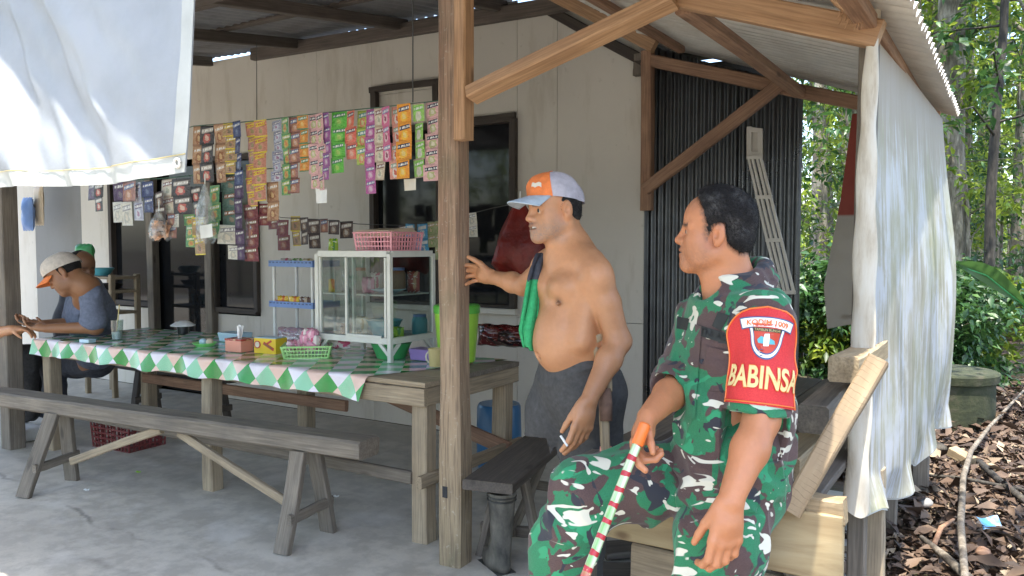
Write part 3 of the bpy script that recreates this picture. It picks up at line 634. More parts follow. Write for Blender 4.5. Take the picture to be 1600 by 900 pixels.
for z in (cb, ct):
    hh = .034
    bar((cx0 + .013, cy0, z), (cx1 - .013, cy0, z), fr, hh, AL, cab, 'rail'); bar((cx0 + .013, cy1, z), (cx1 - .013, cy1, z), fr, hh, AL, cab, 'rail')
    for x in (cx0, cx1): bar((x, cy0 + .013, z), (x, cy1 - .013, z), fr, hh, AL, cab, 'rail')
zm = float(at(613, 463, y=cy0)[2])
g = MB(); g.box(((cx0 + cx1) / 2, (cy0 + cy1) / 2, zm), (cx1 - cx0 - .03, cy1 - cy0 - .03, .008)); g.build('shelf', AL, cab)
g = MB(); g.box(((cx0 + cx1) / 2, (cy0 + cy1) / 2, cb), (cx1 - cx0 - .03, cy1 - cy0 - .03, .006)); g.build('base_panel', AL, cab)
g = MB(); g.box(((cx0 + cx1) / 2, (cy0 + cy1) / 2, ct + .012), (cx1 - cx0 - .0, cy1 - cy0 - .0, .008)); g.build('top_panel', AL, cab)
xm = cx0 + (cx1 - cx0) * .47
for (x0, x1, dy) in ((cx0 + .02, xm + .02, .006), (xm - .02, cx1 - .02, -.008)):
    for a, b in (((x0, cb + .02), (x0, ct - .02)), ((x1, cb + .02), (x1, ct - .02))): bar((a[0], cy0 + dy, a[1]), (b[0], cy0 + dy, b[1]), .012, .02, AL, cab, 'door_stile', up=(0, 1, 0))
    g = MB(); g.box(((x0 + x1) / 2, cy0 + dy, (cb + ct) / 2), (x1 - x0 - .02, .004, ct - cb - .04)); g.build('sliding_pane', M['glass'], cab)
bar((xm - .02, cy0 - .014, cb + .022), (cx1 - .05, cy0 - .014, cb + .022), .012, .014, AL, cab, 'door_rail')
for x in (cx0, cx1):
    g = MB(); g.box((x, (cy0 + cy1) / 2, (cb + ct) / 2), (.004, cy1 - cy0 - .03, ct - cb - .04)); g.build('side_pane', M['glass'], cab)
for x, s in ((cx1, -1), (cx0, 1)): bar((x + s * .012, cy0, cb - .075), (x + s * .075, cy0, cb - .015), .015, .018, AL, cab, 'bracket')
for y, s in ((cy0, 1), (cy1, -1)): bar((cx1, y + s * .012, cb - .075), (cx1, y + s * .08, cb - .015), .015, .018, AL, cab, 'bracket')
print('cab', cx0, cx1, cy0, cy1, cb, ct, zm)
# goods inside the cabinet
cxm, cym = (cx0 + cx1) / 2, (cy0 + cy1) / 2
def jar(c, r, h, mat, lid, label, cat='jar', name='jar'):
    t = thing(name, c, label, cat); g = MB(); g.lathe([(0, 0), (r, 0), (r * 1.02, h * .5), (r, h * .85), (r * .8, h), (0, h)], n=20); g.build('body', M[mat], t, Matrix.Translation(V3(c)), smooth=True)
    g = MB(); g.lathe([(0, h), (r * .85, h), (r * .85, h * 1.14), (0, h * 1.16)], n=20); g.build('lid', M[lid], t, Matrix.Translation(V3(c)), smooth=True); return t
lathe_thing('plate', (cx1 - .13, cym - .05, zm + .006), [(0, 0), (.05, 0), (.1, .022), (.1, .026), (.05, .006), (0, .006)], 'lightblue', 'pale plate on the upper shelf of the cabinet under the blue lidded jar', 'plate')
jar((cx1 - .1, cym - .0, zm + .024), .042, .11, 'brown', 'blue', 'brown jar with a blue lid on the upper shelf of the cabinet')
jar((cx0 + .1, cym + .05, zm + .006), .045, .12, 'cream', 'salmon', 'cream jar with a reddish lid at the back of the cabinet')
def softpack(name, c, w_, d_, h_, mat, label, cat, rot=0, group=None, seed=0, parent=None):
    """crumpled foil or plastic pack, sealed at both ends"""
    r = random.Random(seed); g = MB(); ph = [r.uniform(0, 6) for _ in range(6)]
    def fn(s):
        def q(u, v):
            a = math.sin(math.pi * u) ** .55 * math.sin(math.pi * v) ** .35; n_ = .12 * math.sin(9 * u + ph[0] + 3 * v) + .1 * math.sin(13 * v + ph[1] + 5 * u) + .06 * math.sin(25 * u + ph[2]) * math.sin(19 * v + ph[3])
            return ((u - .5) * w_ * (1 - .04 * math.sin(math.pi * v)), s * d_ / 2 * a * (1 + n_) , (v) * h_ + .004 * math.sin(22 * u + ph[4]))
        return q
    g.grid(fn(-1), 14, 14); g.grid(fn(1), 14, 14, flip=True)
    o = g.build(name, M[mat] if isinstance(mat, str) else mat, parent, Matrix.Translation(V3(c)) @ Matrix.Rotation(rot, 4, 'Z'), smooth='all')
    if parent is None: tag(o, label, cat, group)
    return o
def printed(name, base, spot, text_c=(.9, .9, .85), rough=.25):
    n = NT(name); s = n.noise(n.co(), 11, 3, .5, .6); t = n.noise(n.co(scale=(1, 1, 1.6)), 40, 3, .6)
    c = n.mix(n.ramp(s, [(.5, 0), (.53, 1)], 'LINEAR'), base, spot); c = n.mix(n.ramp(t, [(.6, 0), (.63, .8)]), c, text_c); return n.fin(c, rough)
M['pk_pink'] = printed('pink_snack_film', (.72, .3, .42), (.8, .55, .58), (.5, .3, .35)); M['pk_yellow'] = printed('yellow_noodle_film', (.78, .52, .04), (.7, .2, .05), (.8, .7, .3))
M['pk_mix'] = printed('mixed_film', (.7, .62, .6), (.6, .1, .2), (.85, .8, .75)); M['pk_lime'] = printed('lime_film', (.4, .62, .03), (.1, .35, .05))
M['pk_blue'] = printed('blue_film', (.1, .35, .6), (.7, .75, .8)); M['pk_brown'] = printed('brown_film', (.12, .06, .04), (.5, .4, .3)); M['pk_red'] = printed('red_film', (.4, .06, .05), (.6, .35, .2))
M['pk_green'] = printed('green_film', (.25, .45, .15), (.8, .8, .7)); M['pk_cream'] = printed('cream_film', (.72, .66, .5), (.5, .35, .12))
softpack('snack_pack', (cx0 + .05, cy0 + .06, zm + .006), .05, .02, .075, 'pk_yellow', 'small yellow pack at the left of the cabinet upper shelf', 'snack', seed=1)
softpack('snack_pack', (xm + .06, cy0 + .08, zm + .006), .09, .06, .09, 'pk_pink', 'pink snack bag on the cabinet upper shelf behind the glass', 'snack', seed=2)
softpack('snack_bag', (cx0 + .13, cy0 + .12, zm + .006), .12, .06, .13, 'film', 'clear bag of crackers at the left of the cabinet upper shelf', 'bag', seed=3)
lathe_thing('bowl', (cx1 - .17, cym - .04, cb + .005), vessel(.06, .1, .09), 'teal', 'blue plastic bowl on the lower shelf of the cabinet', 'bowl')
lathe_thing('basin', (cx1 - .13, cym - .03, CZ), vessel(.08, .115, .085), 'green', 'green plastic basin on the table under the cabinet', 'basin')
jar((cx1 - .05, cy1 - .06, cb + .01), .045, .1, 'teal', 'blue', 'blue canister at the back of the cabinet lower shelf')
for i, (fx_, fy_, lv, w_, h_, mt, lab) in enumerate(((.3, .5, 0, .1, .1, 'pk_cream', 'cream pack at the back left of the cabinet lower shelf'), (.2, .3, 0, .09, .06, 'pk_brown', 'brown pack at the front left of the cabinet lower shelf'), (.45, .6, 1, .1, .11, 'pk_mix', 'pale printed pack at the back of the cabinet upper shelf'), (.62, .65, 1, .09, .1, 'pk_brown', 'dark pack at the back of the cabinet upper shelf'), (.88, .75, 1, .09, .12, 'pk_red', 'red pack in the back right corner of the cabinet upper shelf'), (.55, .7, 0, .12, .09, 'pk_blue', 'blue pack at the back of the cabinet lower shelf'), (.9, .35, 0, .08, .06, 'pk_lime', 'lime pack at the right of the cabinet lower shelf'))):
    softpack('snack_pack', (cx0 + (cx1 - cx0) * fx_, cy0 + (cy1 - cy0) * fy_, (zm if lv else cb) + .006), w_, .05, h_, mt, lab, 'snack', seed=200 + i)
# pink basket with paper on the cabinet top
def basket(name, c, L, W, h, mat, label, cat='basket', rot=0, taper=.86, hole=.011, group=None):
    """plastic basket whose walls are a real grid of ribs"""
    t = thing(name, c, label, cat, group); Mx = Matrix.Translation(V3(c)) @ Matrix.Rotation(rot, 4, 'Z'); mt = M[mat]
    g = MB(); g.box((0, 0, .002), (L * taper, W * taper, .004)); g.build('bottom', mt, t, Mx)
    for (ax, ln, hw, s) in ((0, L, W, -1), (0, L, W, 1), (1, W, L, -1), (1, W, L, 1)):
        g = MB(); n = max(5, int(ln / (hole * 1.9)))
        def pt(a, z):
            k = taper + (1 - taper) * z / h; p = (a * ln * k, s * hw / 2 * k, z); return p if ax == 0 else (s * hw / 2 * k, a * ln * k, z)
        for i in range(n + 1):
            a = i / n - .5; g.tube([pt(a, 0), pt(a, h)], hole * .30, 4)
        nz = max(3, int(h / (hole * 1.7)))
        for j in range(nz + 1): z = h * j / nz; g.tube([pt(-.5, z), pt(.5, z)], hole * .34, 4)
        g.build('side', mt, t, Mx)
    g = MB(); hl, hw = L / 2 + .004, W / 2 + .004
    g.tube([(-hl, -hw, h), (hl, -hw, h), (hl, hw, h), (-hl, hw, h), (-hl, -hw, h), (hl, -hw, h)], .005, 6); g.build('rim', mt, t, Mx)
    for sx, sy in ((1, -1), (1, 1), (-1, -1), (-1, 1)):
        g = MB(); g.tube([(sx * L / 2 * taper, sy * W / 2 * taper, 0), (sx * L / 2, sy * W / 2, h)], .007, 6); g.build('corner', mt, t, Mx)
    return t
pkz = ct + .018
q0, q1 = float(at(563, 390, y=cy0 + .02)[0]), float(at(617, 390, y=cy0 + .02)[0])
basket('pink_basket', (cx1 - .135, cy0 + .15, pkz), .27, .27, .1, 'pink', 'pink perforated plastic basket on top of the glass cabinet', taper=.92, hole=.012)
g = MB()
for i in range(6): g.box((random.uniform(-.008, .008), random.uniform(-.008, .008), .004 + i * .006), (.26, .2, .005), Matrix.Rotation(random.uniform(-.06, .06), 4, 'Z'))
o = g.build('paper_stack', M['paper'], None, Matrix.Translation(V3((cx1 - .17, cy0 + .17, pkz + .085))) @ Matrix.Rotation(.08, 4, 'X')); tag(o, 'stack of brown wrapping paper lying in the pink basket', 'paper')
# blue and white rack behind the cabinet
rkx0, rky = float(at(429, 480, y=3.72)[0]), 3.72
rack = thing('plastic_rack', (rkx0 + .2, 3.8, CZ), 'blue and white plastic shelf rack left of the glass cabinet', 'rack')
zts = [float(at(460, p, y=rky)[2]) for p in (412, 476, 535)]
for x in (rkx0, rkx0 + .36):
    for y in (rky, rky + .2):
        g = MB(); g.tube([(x, y, CZ), (x, y, zts[0] + .02)], .011, 10); g.build('post', M['white'], rack, smooth=True)
for z in zts[:2]:
    g = MB(); g.box((rkx0 + .18, rky + .1, z - .018), (.40, .24, .006))
    for s in (-1, 1):
        g.box((rkx0 + .18, rky + .1 + s * .122, z), (.41, .006, .04)); g.box((rkx0 + .18 + s * .204, rky + .1, z), (.006, .238, .04))
    sh = g.build('shelf', M['blue'], rack)
    h = MB()
    for i in range(12): h.box((rkx0 - .01 + i * .034, rky + .1 - .1262, z + .008), (.016, .0024, .008))
    h.build('slot', M['navy'], sh)
for i, (dx, mt, lab) in enumerate(((.06, 'pk_yellow', 'left yellow noodle pack on the middle shelf of the blue rack'), (.17, 'pk_yellow', 'right yellow noodle pack on the middle shelf of the blue rack'), (.27, 'pk_brown', 'brown snack pack on the middle shelf of the blue rack'))):
    softpack('noodle_pack', (rkx0 + dx, rky + .02, zts[1] - .012), .105, .045, .065, mt, lab, 'snack', seed=30 + i)
for i, (dx, mt, lab) in enumerate(((.06, 'pk_mix', 'striped sachet lying on the top of the blue rack'), (.17, 'pk_green', 'green sachet on the top of the blue rack'), (.27, 'pk_cream', 'cream pack on the top of the blue rack'))):
    softpack('snack_pack', (rkx0 + dx, rky + .05, zts[0] - .012), .1, .05, .045, mt, lab, 'snack', seed=40 + i)
def text_mesh(body, size, mat, parent, Mx, name='lettering', extrude=.0004, align='CENTER', space=1.0, bold=0.0):
    cu = bpy.data.curves.new(name, 'FONT'); cu.body = body; cu.size = size; cu.align_x = align; cu.align_y = 'CENTER'; cu.extrude = extrude; cu.space_character = space; cu.offset = bold
    ob = bpy.data.objects.new(name, cu); COL.objects.link(ob); dg = bpy.context.evaluated_depsgraph_get()
    me = bpy.data.meshes.new_from_object(ob.evaluated_get(dg)); bpy.data.objects.remove(ob); me.materials.clear()
    if Mx is None: return me
    return link(name, me, parent, Mx, mat)
Rx = Matrix.Rotation(math.pi / 2, 4, 'X')
for o_ in list(COL.objects):
    if o_.name == 'noodle_pack': text_mesh('Sarimi', .032, M['red'], o_, Matrix.Translation((rkx0 + .06, rky - .012, zts[1] + .022)) @ Rx)
# green drink jar
jc = at(714, 566, z=CZ); jx, jy = float(jc[0]), float(jc[1])
zt = float(at(716, 476, y=jy)[2])
dj = thing('drink_jar', (jx, jy, CZ), 'tall lime green plastic drink jar with a green lid behind the post', 'jar'); jh = zt - CZ
g = MB(); g.lathe([(0, 0), (.088, 0), (.1, .01), (.122, jh * .86), (0, jh * .86)], n=36); g.build('body', M['lime'], dj, Matrix.Translation((jx, jy, CZ)), smooth=True)
g = MB(); g.lathe([(.0, jh * .86), (.127, jh * .86), (.129, jh * .97), (.122, jh), (0, jh * 1.01)], n=36); g.build('lid', M['lidgreen'], dj, Matrix.Translation((jx, jy, CZ)), smooth=True)
mg = at(681, 572, z=CZ); t = thing('mug', mg, 'small yellowish plastic mug on the table next to the porch post', 'mug')
g = MB(); g.lathe(vessel(.035, .04, .09), n=20); g.build('cup', M['mug'], t, Matrix.Translation(V3(mg)), smooth=True)
g = MB(); g.tube([V3(mg) - Vector((.036, 0, 0)) + Vector((-.03 * math.sin(k * .52), 0, .045 - .03 * math.cos(k * .52))) for k in range(7)], .005, 6); g.build('handle', M['cream'], t, smooth=True)
pc = at(664, 562, z=CZ)
g = MB(); g.box((0, 0, .032), (.15, .11, .064), taper=.88); o = g.build('food_box', M['purple'], None, Matrix.Translation(V3(pc)), bevel=.006); tag(o, 'small purple plastic box on the table behind the mug', 'box')
# green basket of pink snacks
gb = at(481, 556, z=CZ)
basket('green_basket', gb, .27, .23, .065, 'basket', 'light green plastic basket heaped with pink snacks at the table front', rot=.72, taper=.88, hole=.0105)
r_ = random.Random(5)
for i in range(16):
    a = r_.uniform(0, 6.28); rr = r_.uniform(.0, .1); lay = i // 6
    softpack('snack_bag', (gb[0] + rr * math.cos(a) * (1 - .2 * lay), gb[1] + rr * math.sin(a) * (1 - .2 * lay), gb[2] + .035 + .032 * lay), .085, .065, .06, ['pk_pink', 'pk_pink', 'pk_mix', 'film_pink'][i % 4], 'small pink bagged snack in the heap of the green basket', 'snack', rot=r_.uniform(-1.5, 1.5), group='snacks in the green basket', seed=60 + i)
pb_ = at(440, 535, z=CZ)
softpack('snack_bag', (pb_[0], pb_[1] + .1, CZ), .26, .14, .09, 'film_pink', 'large pink plastic bag lying behind the yellow box', 'bag', rot=.1, seed=81)
softpack('snack_bag', (gb[0] + .07, gb[1] + .16, CZ + .03), .2, .1, .075, 'pk_mix', 'pale spotted snack bag lying behind the green basket', 'bag', rot=.2, seed=82)
# yellow biscuit box
yb = at(412, 553, z=CZ); t = thing('biscuit_box', yb, 'yellow biscuit carton with a brown bar picture beside the green basket', 'box')
Yr = Matrix.Translation(V3(yb)) @ Matrix.Rotation(.12, 4, 'Z')
g = MB(); g.box((0, .06, .045), (.165, .1, .09)); g.build('carton', M['yellow'], t, Yr, bevel=.002)
g = MB(); g.box((0, .06, .093), (.16, .095, .004)); g.build('top_flap', M['lightblue'], t, Yr)
g = MB(); g.lathe([(0, 0), (.026, 0), (.026, .001), (0, .001)], n=20, sy=.9); g.build('emblem', M['red'], t, Yr @ Matrix.Translation((-.055, .0085, .052)) @ Rx)
g = MB(); g.lathe([(0, 0), (.017, 0), (.017, .001), (0, .001)], n=20); g.build('emblem', M['cream'], t, Yr @ Matrix.Translation((-.055, .0075, .052)) @ Rx)
g = MB(); g.box((0, 0, 0), (.085, .0015, .018), Matrix.Rotation(.45, 4, 'Y')); g.box((.005, 0, .024), (.04, .0012, .012), Matrix.Rotation(-.5, 4, 'Y')); g.build('picture', M['red'], t, Yr @ Matrix.Translation((.03, .0085, .045)))
g = MB(); g.box((0, 0, 0), (.06, .0015, .008), Matrix.Rotation(.45, 4, 'Y')); g.build('picture', M['brown'], t, Yr @ Matrix.Translation((.028, .0075, .046)))
# tissue box
tb = at(364, 550, z=CZ); t = thing('tissue_box', tb, 'salmon tissue box with a white tissue standing up', 'tissue box'); Tm = Matrix.Translation(V3(tb)) @ Matrix.Rotation(.05, 4, 'Z')
g = MB(); g.box((0, .05, .034), (.135, .1, .068)); g.build('box', M['salmon'], t, Tm, bevel=.004)
g = MB(); g.box((0, .05, .0735), (.14, .105, .012)); g.build('lid', M['pk_red'], t, Tm, bevel=.003)
def tis(u, v): a = u * 5.2; r = .012 + .02 * v * (1 - .4 * v); return (r * math.cos(a) * (1 + .3 * math.sin(3 * a)) + .006 * v, .05 + r * .6 * math.sin(a), .075 + .085 * v * (1 - .25 * math.sin(a * 1.5) ** 2))
g = MB(); g.grid(tis, 18, 8); g.build('tissue', M['tissue'], t, Tm, smooth='all')
pl = at(352, 535, z=CZ); g = MB(); g.box((0, .08, .03), (.2, .13, .06), taper=.9); o = g.build('food_box', M['lightblue'], None, Matrix.Translation(V3(pl)), bevel=.006); tag(o, 'pale blue plastic box behind the salmon tissue box', 'box')
# dish of eggs
ec = at(320, 541, z=CZ); lathe_thing('dish', ec, [(0, 0), (.05, 0), (.075, .02), (.075, .024), (.048, .006), (0, .006)], 'dishgreen', 'flat green dish holding two eggs on the table', 'dish')
def egg(c, mat, lab):
    g = MB(); g.lathe([(.0001, -.028)] + [(.021 * math.sin(a) * (1 - .12 * math.cos(a)), -.028 * math.cos(a)) for a in [i * math.pi / 10 for i in range(1, 10)]] + [(.0001, .028)], n=16)
    tag(g.build('egg', M[mat], None, Matrix.Translation(V3(c)) @ Matrix.Rotation(1.45, 4, 'Y'), smooth='all'), lab, 'egg')
egg(ec + A(-.02, 0, .028), 'lightblue', 'pale blue egg in the green dish'); egg(ec + A(.03, .012, .028), 'paper', 'brown egg in the green dish')
# white lid on dark cup
lc = at(286, 521, z=CZ); t = thing('covered_cup', lc, 'dark cup covered by a wide white lid at the back of the table', 'cup')
g = MB(); g.lathe([(0, 0), (.038, 0), (.042, .055), (0, .055)], n=20); g.build('cup', M['black'], t, Matrix.Translation(V3(lc)), smooth=True)
g = MB(); g.lathe([(0, .056), (.085, .056), (.087, .062), (.05, .085), (.02, .092), (0, .092)], n=28); g.build('lid', M['white'], t, Matrix.Translation(V3(lc)), smooth=True)
# drinking glass with straw
gc = at(183, 531, z=CZ); t = thing('drinking_glass', gc, 'drinking glass of pale drink with a yellow straw', 'glass')
g = MB(); g.lathe([(0, 0), (.034, 0), (.042, .135), (.039, .135), (.031, .006), (0, .006)], n=24); g.build('tumbler', M['glass'], t, Matrix.Translation(V3(gc)), smooth=True)
g = MB(); g.lathe([(0, .007), (.031, .007), (.034, .055), (0, .055)], n=24); g.build('drink', M['white'], t, Matrix.Translation(V3(gc)), smooth=True)
g = MB(); g.tube([gc + A(-.01, 0, .01), gc + A(.02, .01, .24)], .004, 6); g.build('straw', M['mug'], t)
cp = at(137, 535, z=CZ); g = MB(); g.box((0, 0, .011), (.088, .055, .022)); o = g.build('cigarette_pack', M['lightblue'], None, Matrix.Translation(V3(cp)) @ Matrix.Rotation(.15, 4, 'Z'), bevel=.002); tag(o, 'small pale blue cigarette pack near the left end of the table', 'packet')
# dark red patterned bundle on the table's far end
rb = at(782, 542, z=CZ); o = softpack('bundle', (rb[0], rb[1] + .1, CZ), .4, .2, .13, 'bundle_red', 'x', 'bundle', rot=.1, seed=90) if False else None
M['bundle_red'] = printed('dark_red_film', (.12, .012, .012), (.03, .01, .01), (.45, .2, .16), .15)
rb = at(775, 545, z=CZ)
softpack('bundle', (rb[0], rb[1] + .12, CZ), .42, .2, .14, 'bundle_red', 'dark red glossy wrapped bundle on the table behind the shirtless man', 'bundle', rot=.1, seed=90)
# barrel, crate and bucket below
bc = at(735, 690, z=0); bc = A(-2.75, 4.25, 0); lathe_thing('barrel', bc, [(0, 0), (.13, 0), (.14, .03), (.145, .2), (.14, .4), (.13, .42), (0, .42)], 'barrel', 'blue plastic barrel on the floor under the far end of the table', 'barrel')
kc = at(160, 705, z=0); basket('red_crate', (kc[0], kc[1] + .2, 0), .42, .3, .18, 'brownred', 'dark red plastic crate on the floor under the table', 'crate', rot=.05, taper=.94, hole=.02)
bk = at(15, 690, z=0); g = MB(); g.box((0, .1, .05), (.3, .2, .1), taper=.9); o = g.build('sack', M['white'], None, Matrix.Translation(V3(bk)), bevel=.03); tag(o, 'white bag on the floor behind the leftmost post', 'bag')
# small litter on the floor
for k, (px, py, c, lab) in enumerate(((216, 738, 'lime', 'tiny yellow-green scrap on the floor under the long bench'), (525, 776, 'white', 'white scrap on the floor between bench and table leg'), (620, 640, 'white', 'white scrap on the floor far under the table'), (135, 766, 'white', 'white scrap beside the left leg of the long bench'))):
    c0 = at(px, py, z=0); g = MB(); g.grid(lambda u, v: ((u - .5) * .03, (v - .5) * .022, .003 + .008 * math.sin(u * 5) * math.sin(v * 4)), 4, 4)
    tag(g.build('litter_scrap', M[c], None, Matrix.Translation(V3(c0)), smooth='all'), lab, 'litter')
# shelf and pots at the back left
sx0 = float(at(150, 480, y=4.45)[0]); sx1 = float(at(192, 480, y=4.45)[0])
sh = thing('wooden_shelf', ((sx0 + sx1) / 2, 4.45, 0), 'small wooden shelf rack against the wall at the left', 'shelf')
zz = [float(at(170, p, y=4.45)[2]) for p in (433, 454, 487)]
for x in (sx0, sx1):
    for y in (4.35, 4.6): beam('post', (x, y, 0), (x, y, zz[0] + .03), .04, .05, M['wood_leg'], sh, up=(0, 1, 0))
for z in zz + [.3]: beam('board', (sx0 - .02, 4.47, z), (sx1 + .02, 4.47, z), .28, .025, M['wood_leg'], sh)
lathe_thing('pot', ((sx0 + sx1) / 2, 4.42, zz[2] + .013), vessel(.06, .08, .1), 'teal', 'turquoise pot on the lower board of the wooden shelf', 'pot')
lathe_thing('pan', (sx0 + .2, 4.45, zz[1] + .013), vessel(.1, .14, .05), 'black', 'black pan on the middle board of the wooden shelf', 'pan')
lathe_thing('bowl', (sx0 + .12, 4.45, zz[0] + .013), [(0, 0), (.06, 0), (.11, .07), (.1, .075), (0, .02)], 'teal', 'turquoise bowl on top of the wooden shelf', 'bowl')
lathe_thing('bowl', (sx0 - .0, 4.43, zz[0] + .013), [(0, 0), (.04, 0), (.07, .05), (.065, .055), (0, .01)], 'white', 'small white bowl on top of the wooden shelf', 'bowl')
# blue bag and pinkish cloth hanging at far left
hb = at(43, 310, y=4.6); softpack('hanging_bag', hb + A(0, 0, -.35), .2, .12, .36, 'blue', 'blue cloth bag hanging beside the leftmost post', 'bag', seed=100)
hb = at(60, 295, y=4.7); softpack('hanging_cloth', hb + A(0, 0, -.4), .18, .08, .45, 'paper', 'faded pinkish cloth hanging on the wall right of the blue bag', 'cloth', seed=101)
# ------------------------------------------------------------------ hanging sachet strips
def pillow():
    g = MB(); nu, nv = 6, 8
    def fn(s):
        def q(u, v):
            a = (math.sin(math.pi * u) * math.sin(math.pi * v)) ** .5
            return (u - .5, s * .09 * a * (1 + .25 * math.sin(7 * u + 5 * v) + .2 * math.sin(11 * v)), v - .5)
        return q
    g.grid(fn(-1), nu, nv); g.grid(fn(1), nu, nv, flip=True); return g
def sachet_mat(name, base, logo, pic, pic2, band, txt=(.85, .85, .82)):
    n = NT(name); co = n.co(); s = n.sep(co); r = n.objrand()
    nz = n.noise(n.co(loc=(3, 1, 2)), 5, 4, .6)
    dx = n.math('MULTIPLY', s[0], s[0]); zz = n.math('ADD', s[2], .17); dz = n.math('MULTIPLY', zz, zz)
    d = n.math('ADD', n.math('SQRT', n.math('ADD', dx, dz), 0), n.math('MULTIPLY', n.math('SUBTRACT', nz, .5), .5))
    c = n.mix(n.ramp(nz, [(.45, 0), (.6, .45)]), base, tuple(min(1, x * 1.35 + .05) for x in base))
    c = n.mix(n.ramp(d, [(.24, 1), (.27, 0)]), c, pic); c = n.mix(n.ramp(d, [(.12, 1), (.15, 0)]), c, pic2)
    lz = n.math('LESS_THAN', n.math('ABSOLUTE', n.math('SUBTRACT', n.math('SUBTRACT', s[2], .24), n.math('MULTIPLY', s[0], .12)), 0), .115); lx = n.math('LESS_THAN', n.math('ABSOLUTE', s[0], 0), .38)
    c = n.mix(n.math('MULTIPLY', lz, lx), c, logo)
    tz = n.math('LESS_THAN', n.math('ABSOLUTE', n.math('SUBTRACT', n.math('SUBTRACT', s[2], .24), n.math('MULTIPLY', s[0], .12)), 0), .06)
    tw = n.ramp(n.noise(n.co(scale=(14, 1, 3)), 1.4, 2), [(.46, 0), (.5, 1)]); c = n.mix(n.math('MULTIPLY', n.math('MULTIPLY', tz, lx), tw), c, txt)
    c = n.mix(n.ramp(n.math('ABSOLUTE', s[2], 0), [(.42, 0), (.445, 1)]), c, band)
    n.bump(n.noise(co, 6, 4, .6), .5, .06)
    return n.fin(c, .24)
PIL = pillow()
W_ = (.8, .8, .78); DK = (.03, .035, .07)
SM = {}
def sm(k, *a): SM[k] = sachet_mat('sachet_' + k, *a)
sm('tan', (.42, .24, .13), (.55, .35, .2), (.3, .13, .06), (.6, .4, .2), (.3, .16, .09))
sm('charcoal', (.05, .05, .055), (.5, .45, .4), (.5, .12, .1), (.7, .5, .4), (.03, .03, .03))
sm('mustard', (.38, .26, .12), (.7, .52, .05), (.45, .25, .15), (.2, .16, .1), (.75, .58, .06))
sm('noodle', (.5, .2, .13), (.75, .6, .05), (.6, .3, .2), (.35, .3, .12), (.78, .62, .06), (.5, .1, .05))
sm('lilac', (.33, .35, .46), (.15, .12, .2), (.6, .6, .68), (.35, .2, .3), (.5, .52, .6))
sm('jungle', (.1, .3, .12), (.45, .5, .15), (.55, .42, .12), (.6, .25, .1), (.2, .38, .15))
sm('cocoa', (.32, .15, .12), (.15, .2, .35), (.5, .25, .15), (.65, .45, .35), (.22, .1, .08))
sm('orange_green', (.65, .25, .05), (.1, .3, .12), (.75, .35, .06), (.8, .55, .2), (.12, .28, .14))
sm('pink', (.72, .42, .42), DK, (.5, .52, .25), (.7, .66, .5), (.75, .45, .45))
sm('purple', (.3, .1, .3), (.12, .1, .3), (.5, .25, .45), (.6, .5, .6), (.35, .14, .35))
sm('green', (.1, .45, .05), (.05, .22, .1), (.2, .55, .1), (.4, .6, .15), (.15, .5, .08))
sm('salmon', (.68, .15, .1), (.12, .05, .1), (.75, .3, .22), (.8, .5, .4), (.72, .22, .16))
sm('limeyellow', (.42, .5, .1), (.12, .32, .3), (.65, .25, .15), (.6, .6, .3), (.3, .45, .08))
sm('magenta', (.42, .1, .3), (.2, .2, .4), (.6, .3, .5), (.7, .55, .65), (.5, .15, .35))
sm('beige', (.6, .5, .38), (.25, .12, .1), (.7, .65, .52), (.45, .45, .35), (.5, .4, .3))
sm('rose', (.62, .15, .28), (.3, .3, .5), (.75, .55, .6), (.3, .1, .15), (.68, .2, .35))
sm('redwhite', (.68, .3, .24), (.3, .4, .3), (.75, .7, .65), (.6, .15, .1), (.7, .34, .28))
sm('orange', (.8, .3, .02), DK, (.85, .5, .05), (.8, .6, .2), (.8, .34, .04))
sm('greenwhite', (.28, .55, .12), (.2, .5, .1), (.68, .66, .55), (.6, .6, .5), (.45, .36, .28))
sm('whitepack', (.6, .58, .5), (.3, .3, .3), (.45, .45, .4), (.65, .6, .5), (.6, .6, .55))
sm('darkred', (.16, .03, .04), (.3, .2, .12), (.25, .08, .06), (.35, .2, .15), (.2, .04, .05))
sm('darkgreen', (.07, .14, .11), (.3, .14, .08), (.12, .2, .17), (.3, .25, .18), (.1, .17, .14))
sm('violet', (.07, .04, .1), (.12, .1, .16), (.12, .08, .16), (.2, .18, .22), (.05, .03, .07))
sm('bluedark', (.04, .06, .16), (.1, .14, .3), (.07, .1, .22), (.15, .2, .32), (.03, .05, .12))
sm('blue', (.08, .35, .6), (.6, .65, .65), (.6, .66, .66), (.2, .3, .5), (.06, .28, .5))
sm('coffee', (.08, .05, .045), (.5, .45, .4), (.3, .22, .16), (.55, .5, .45), (.05, .03, .03))
sm('greentan', (.4, .42, .22), (.55, .38, .15), (.3, .4, .15), (.6, .5, .3), (.35, .38, .18))
pil_mesh = {}
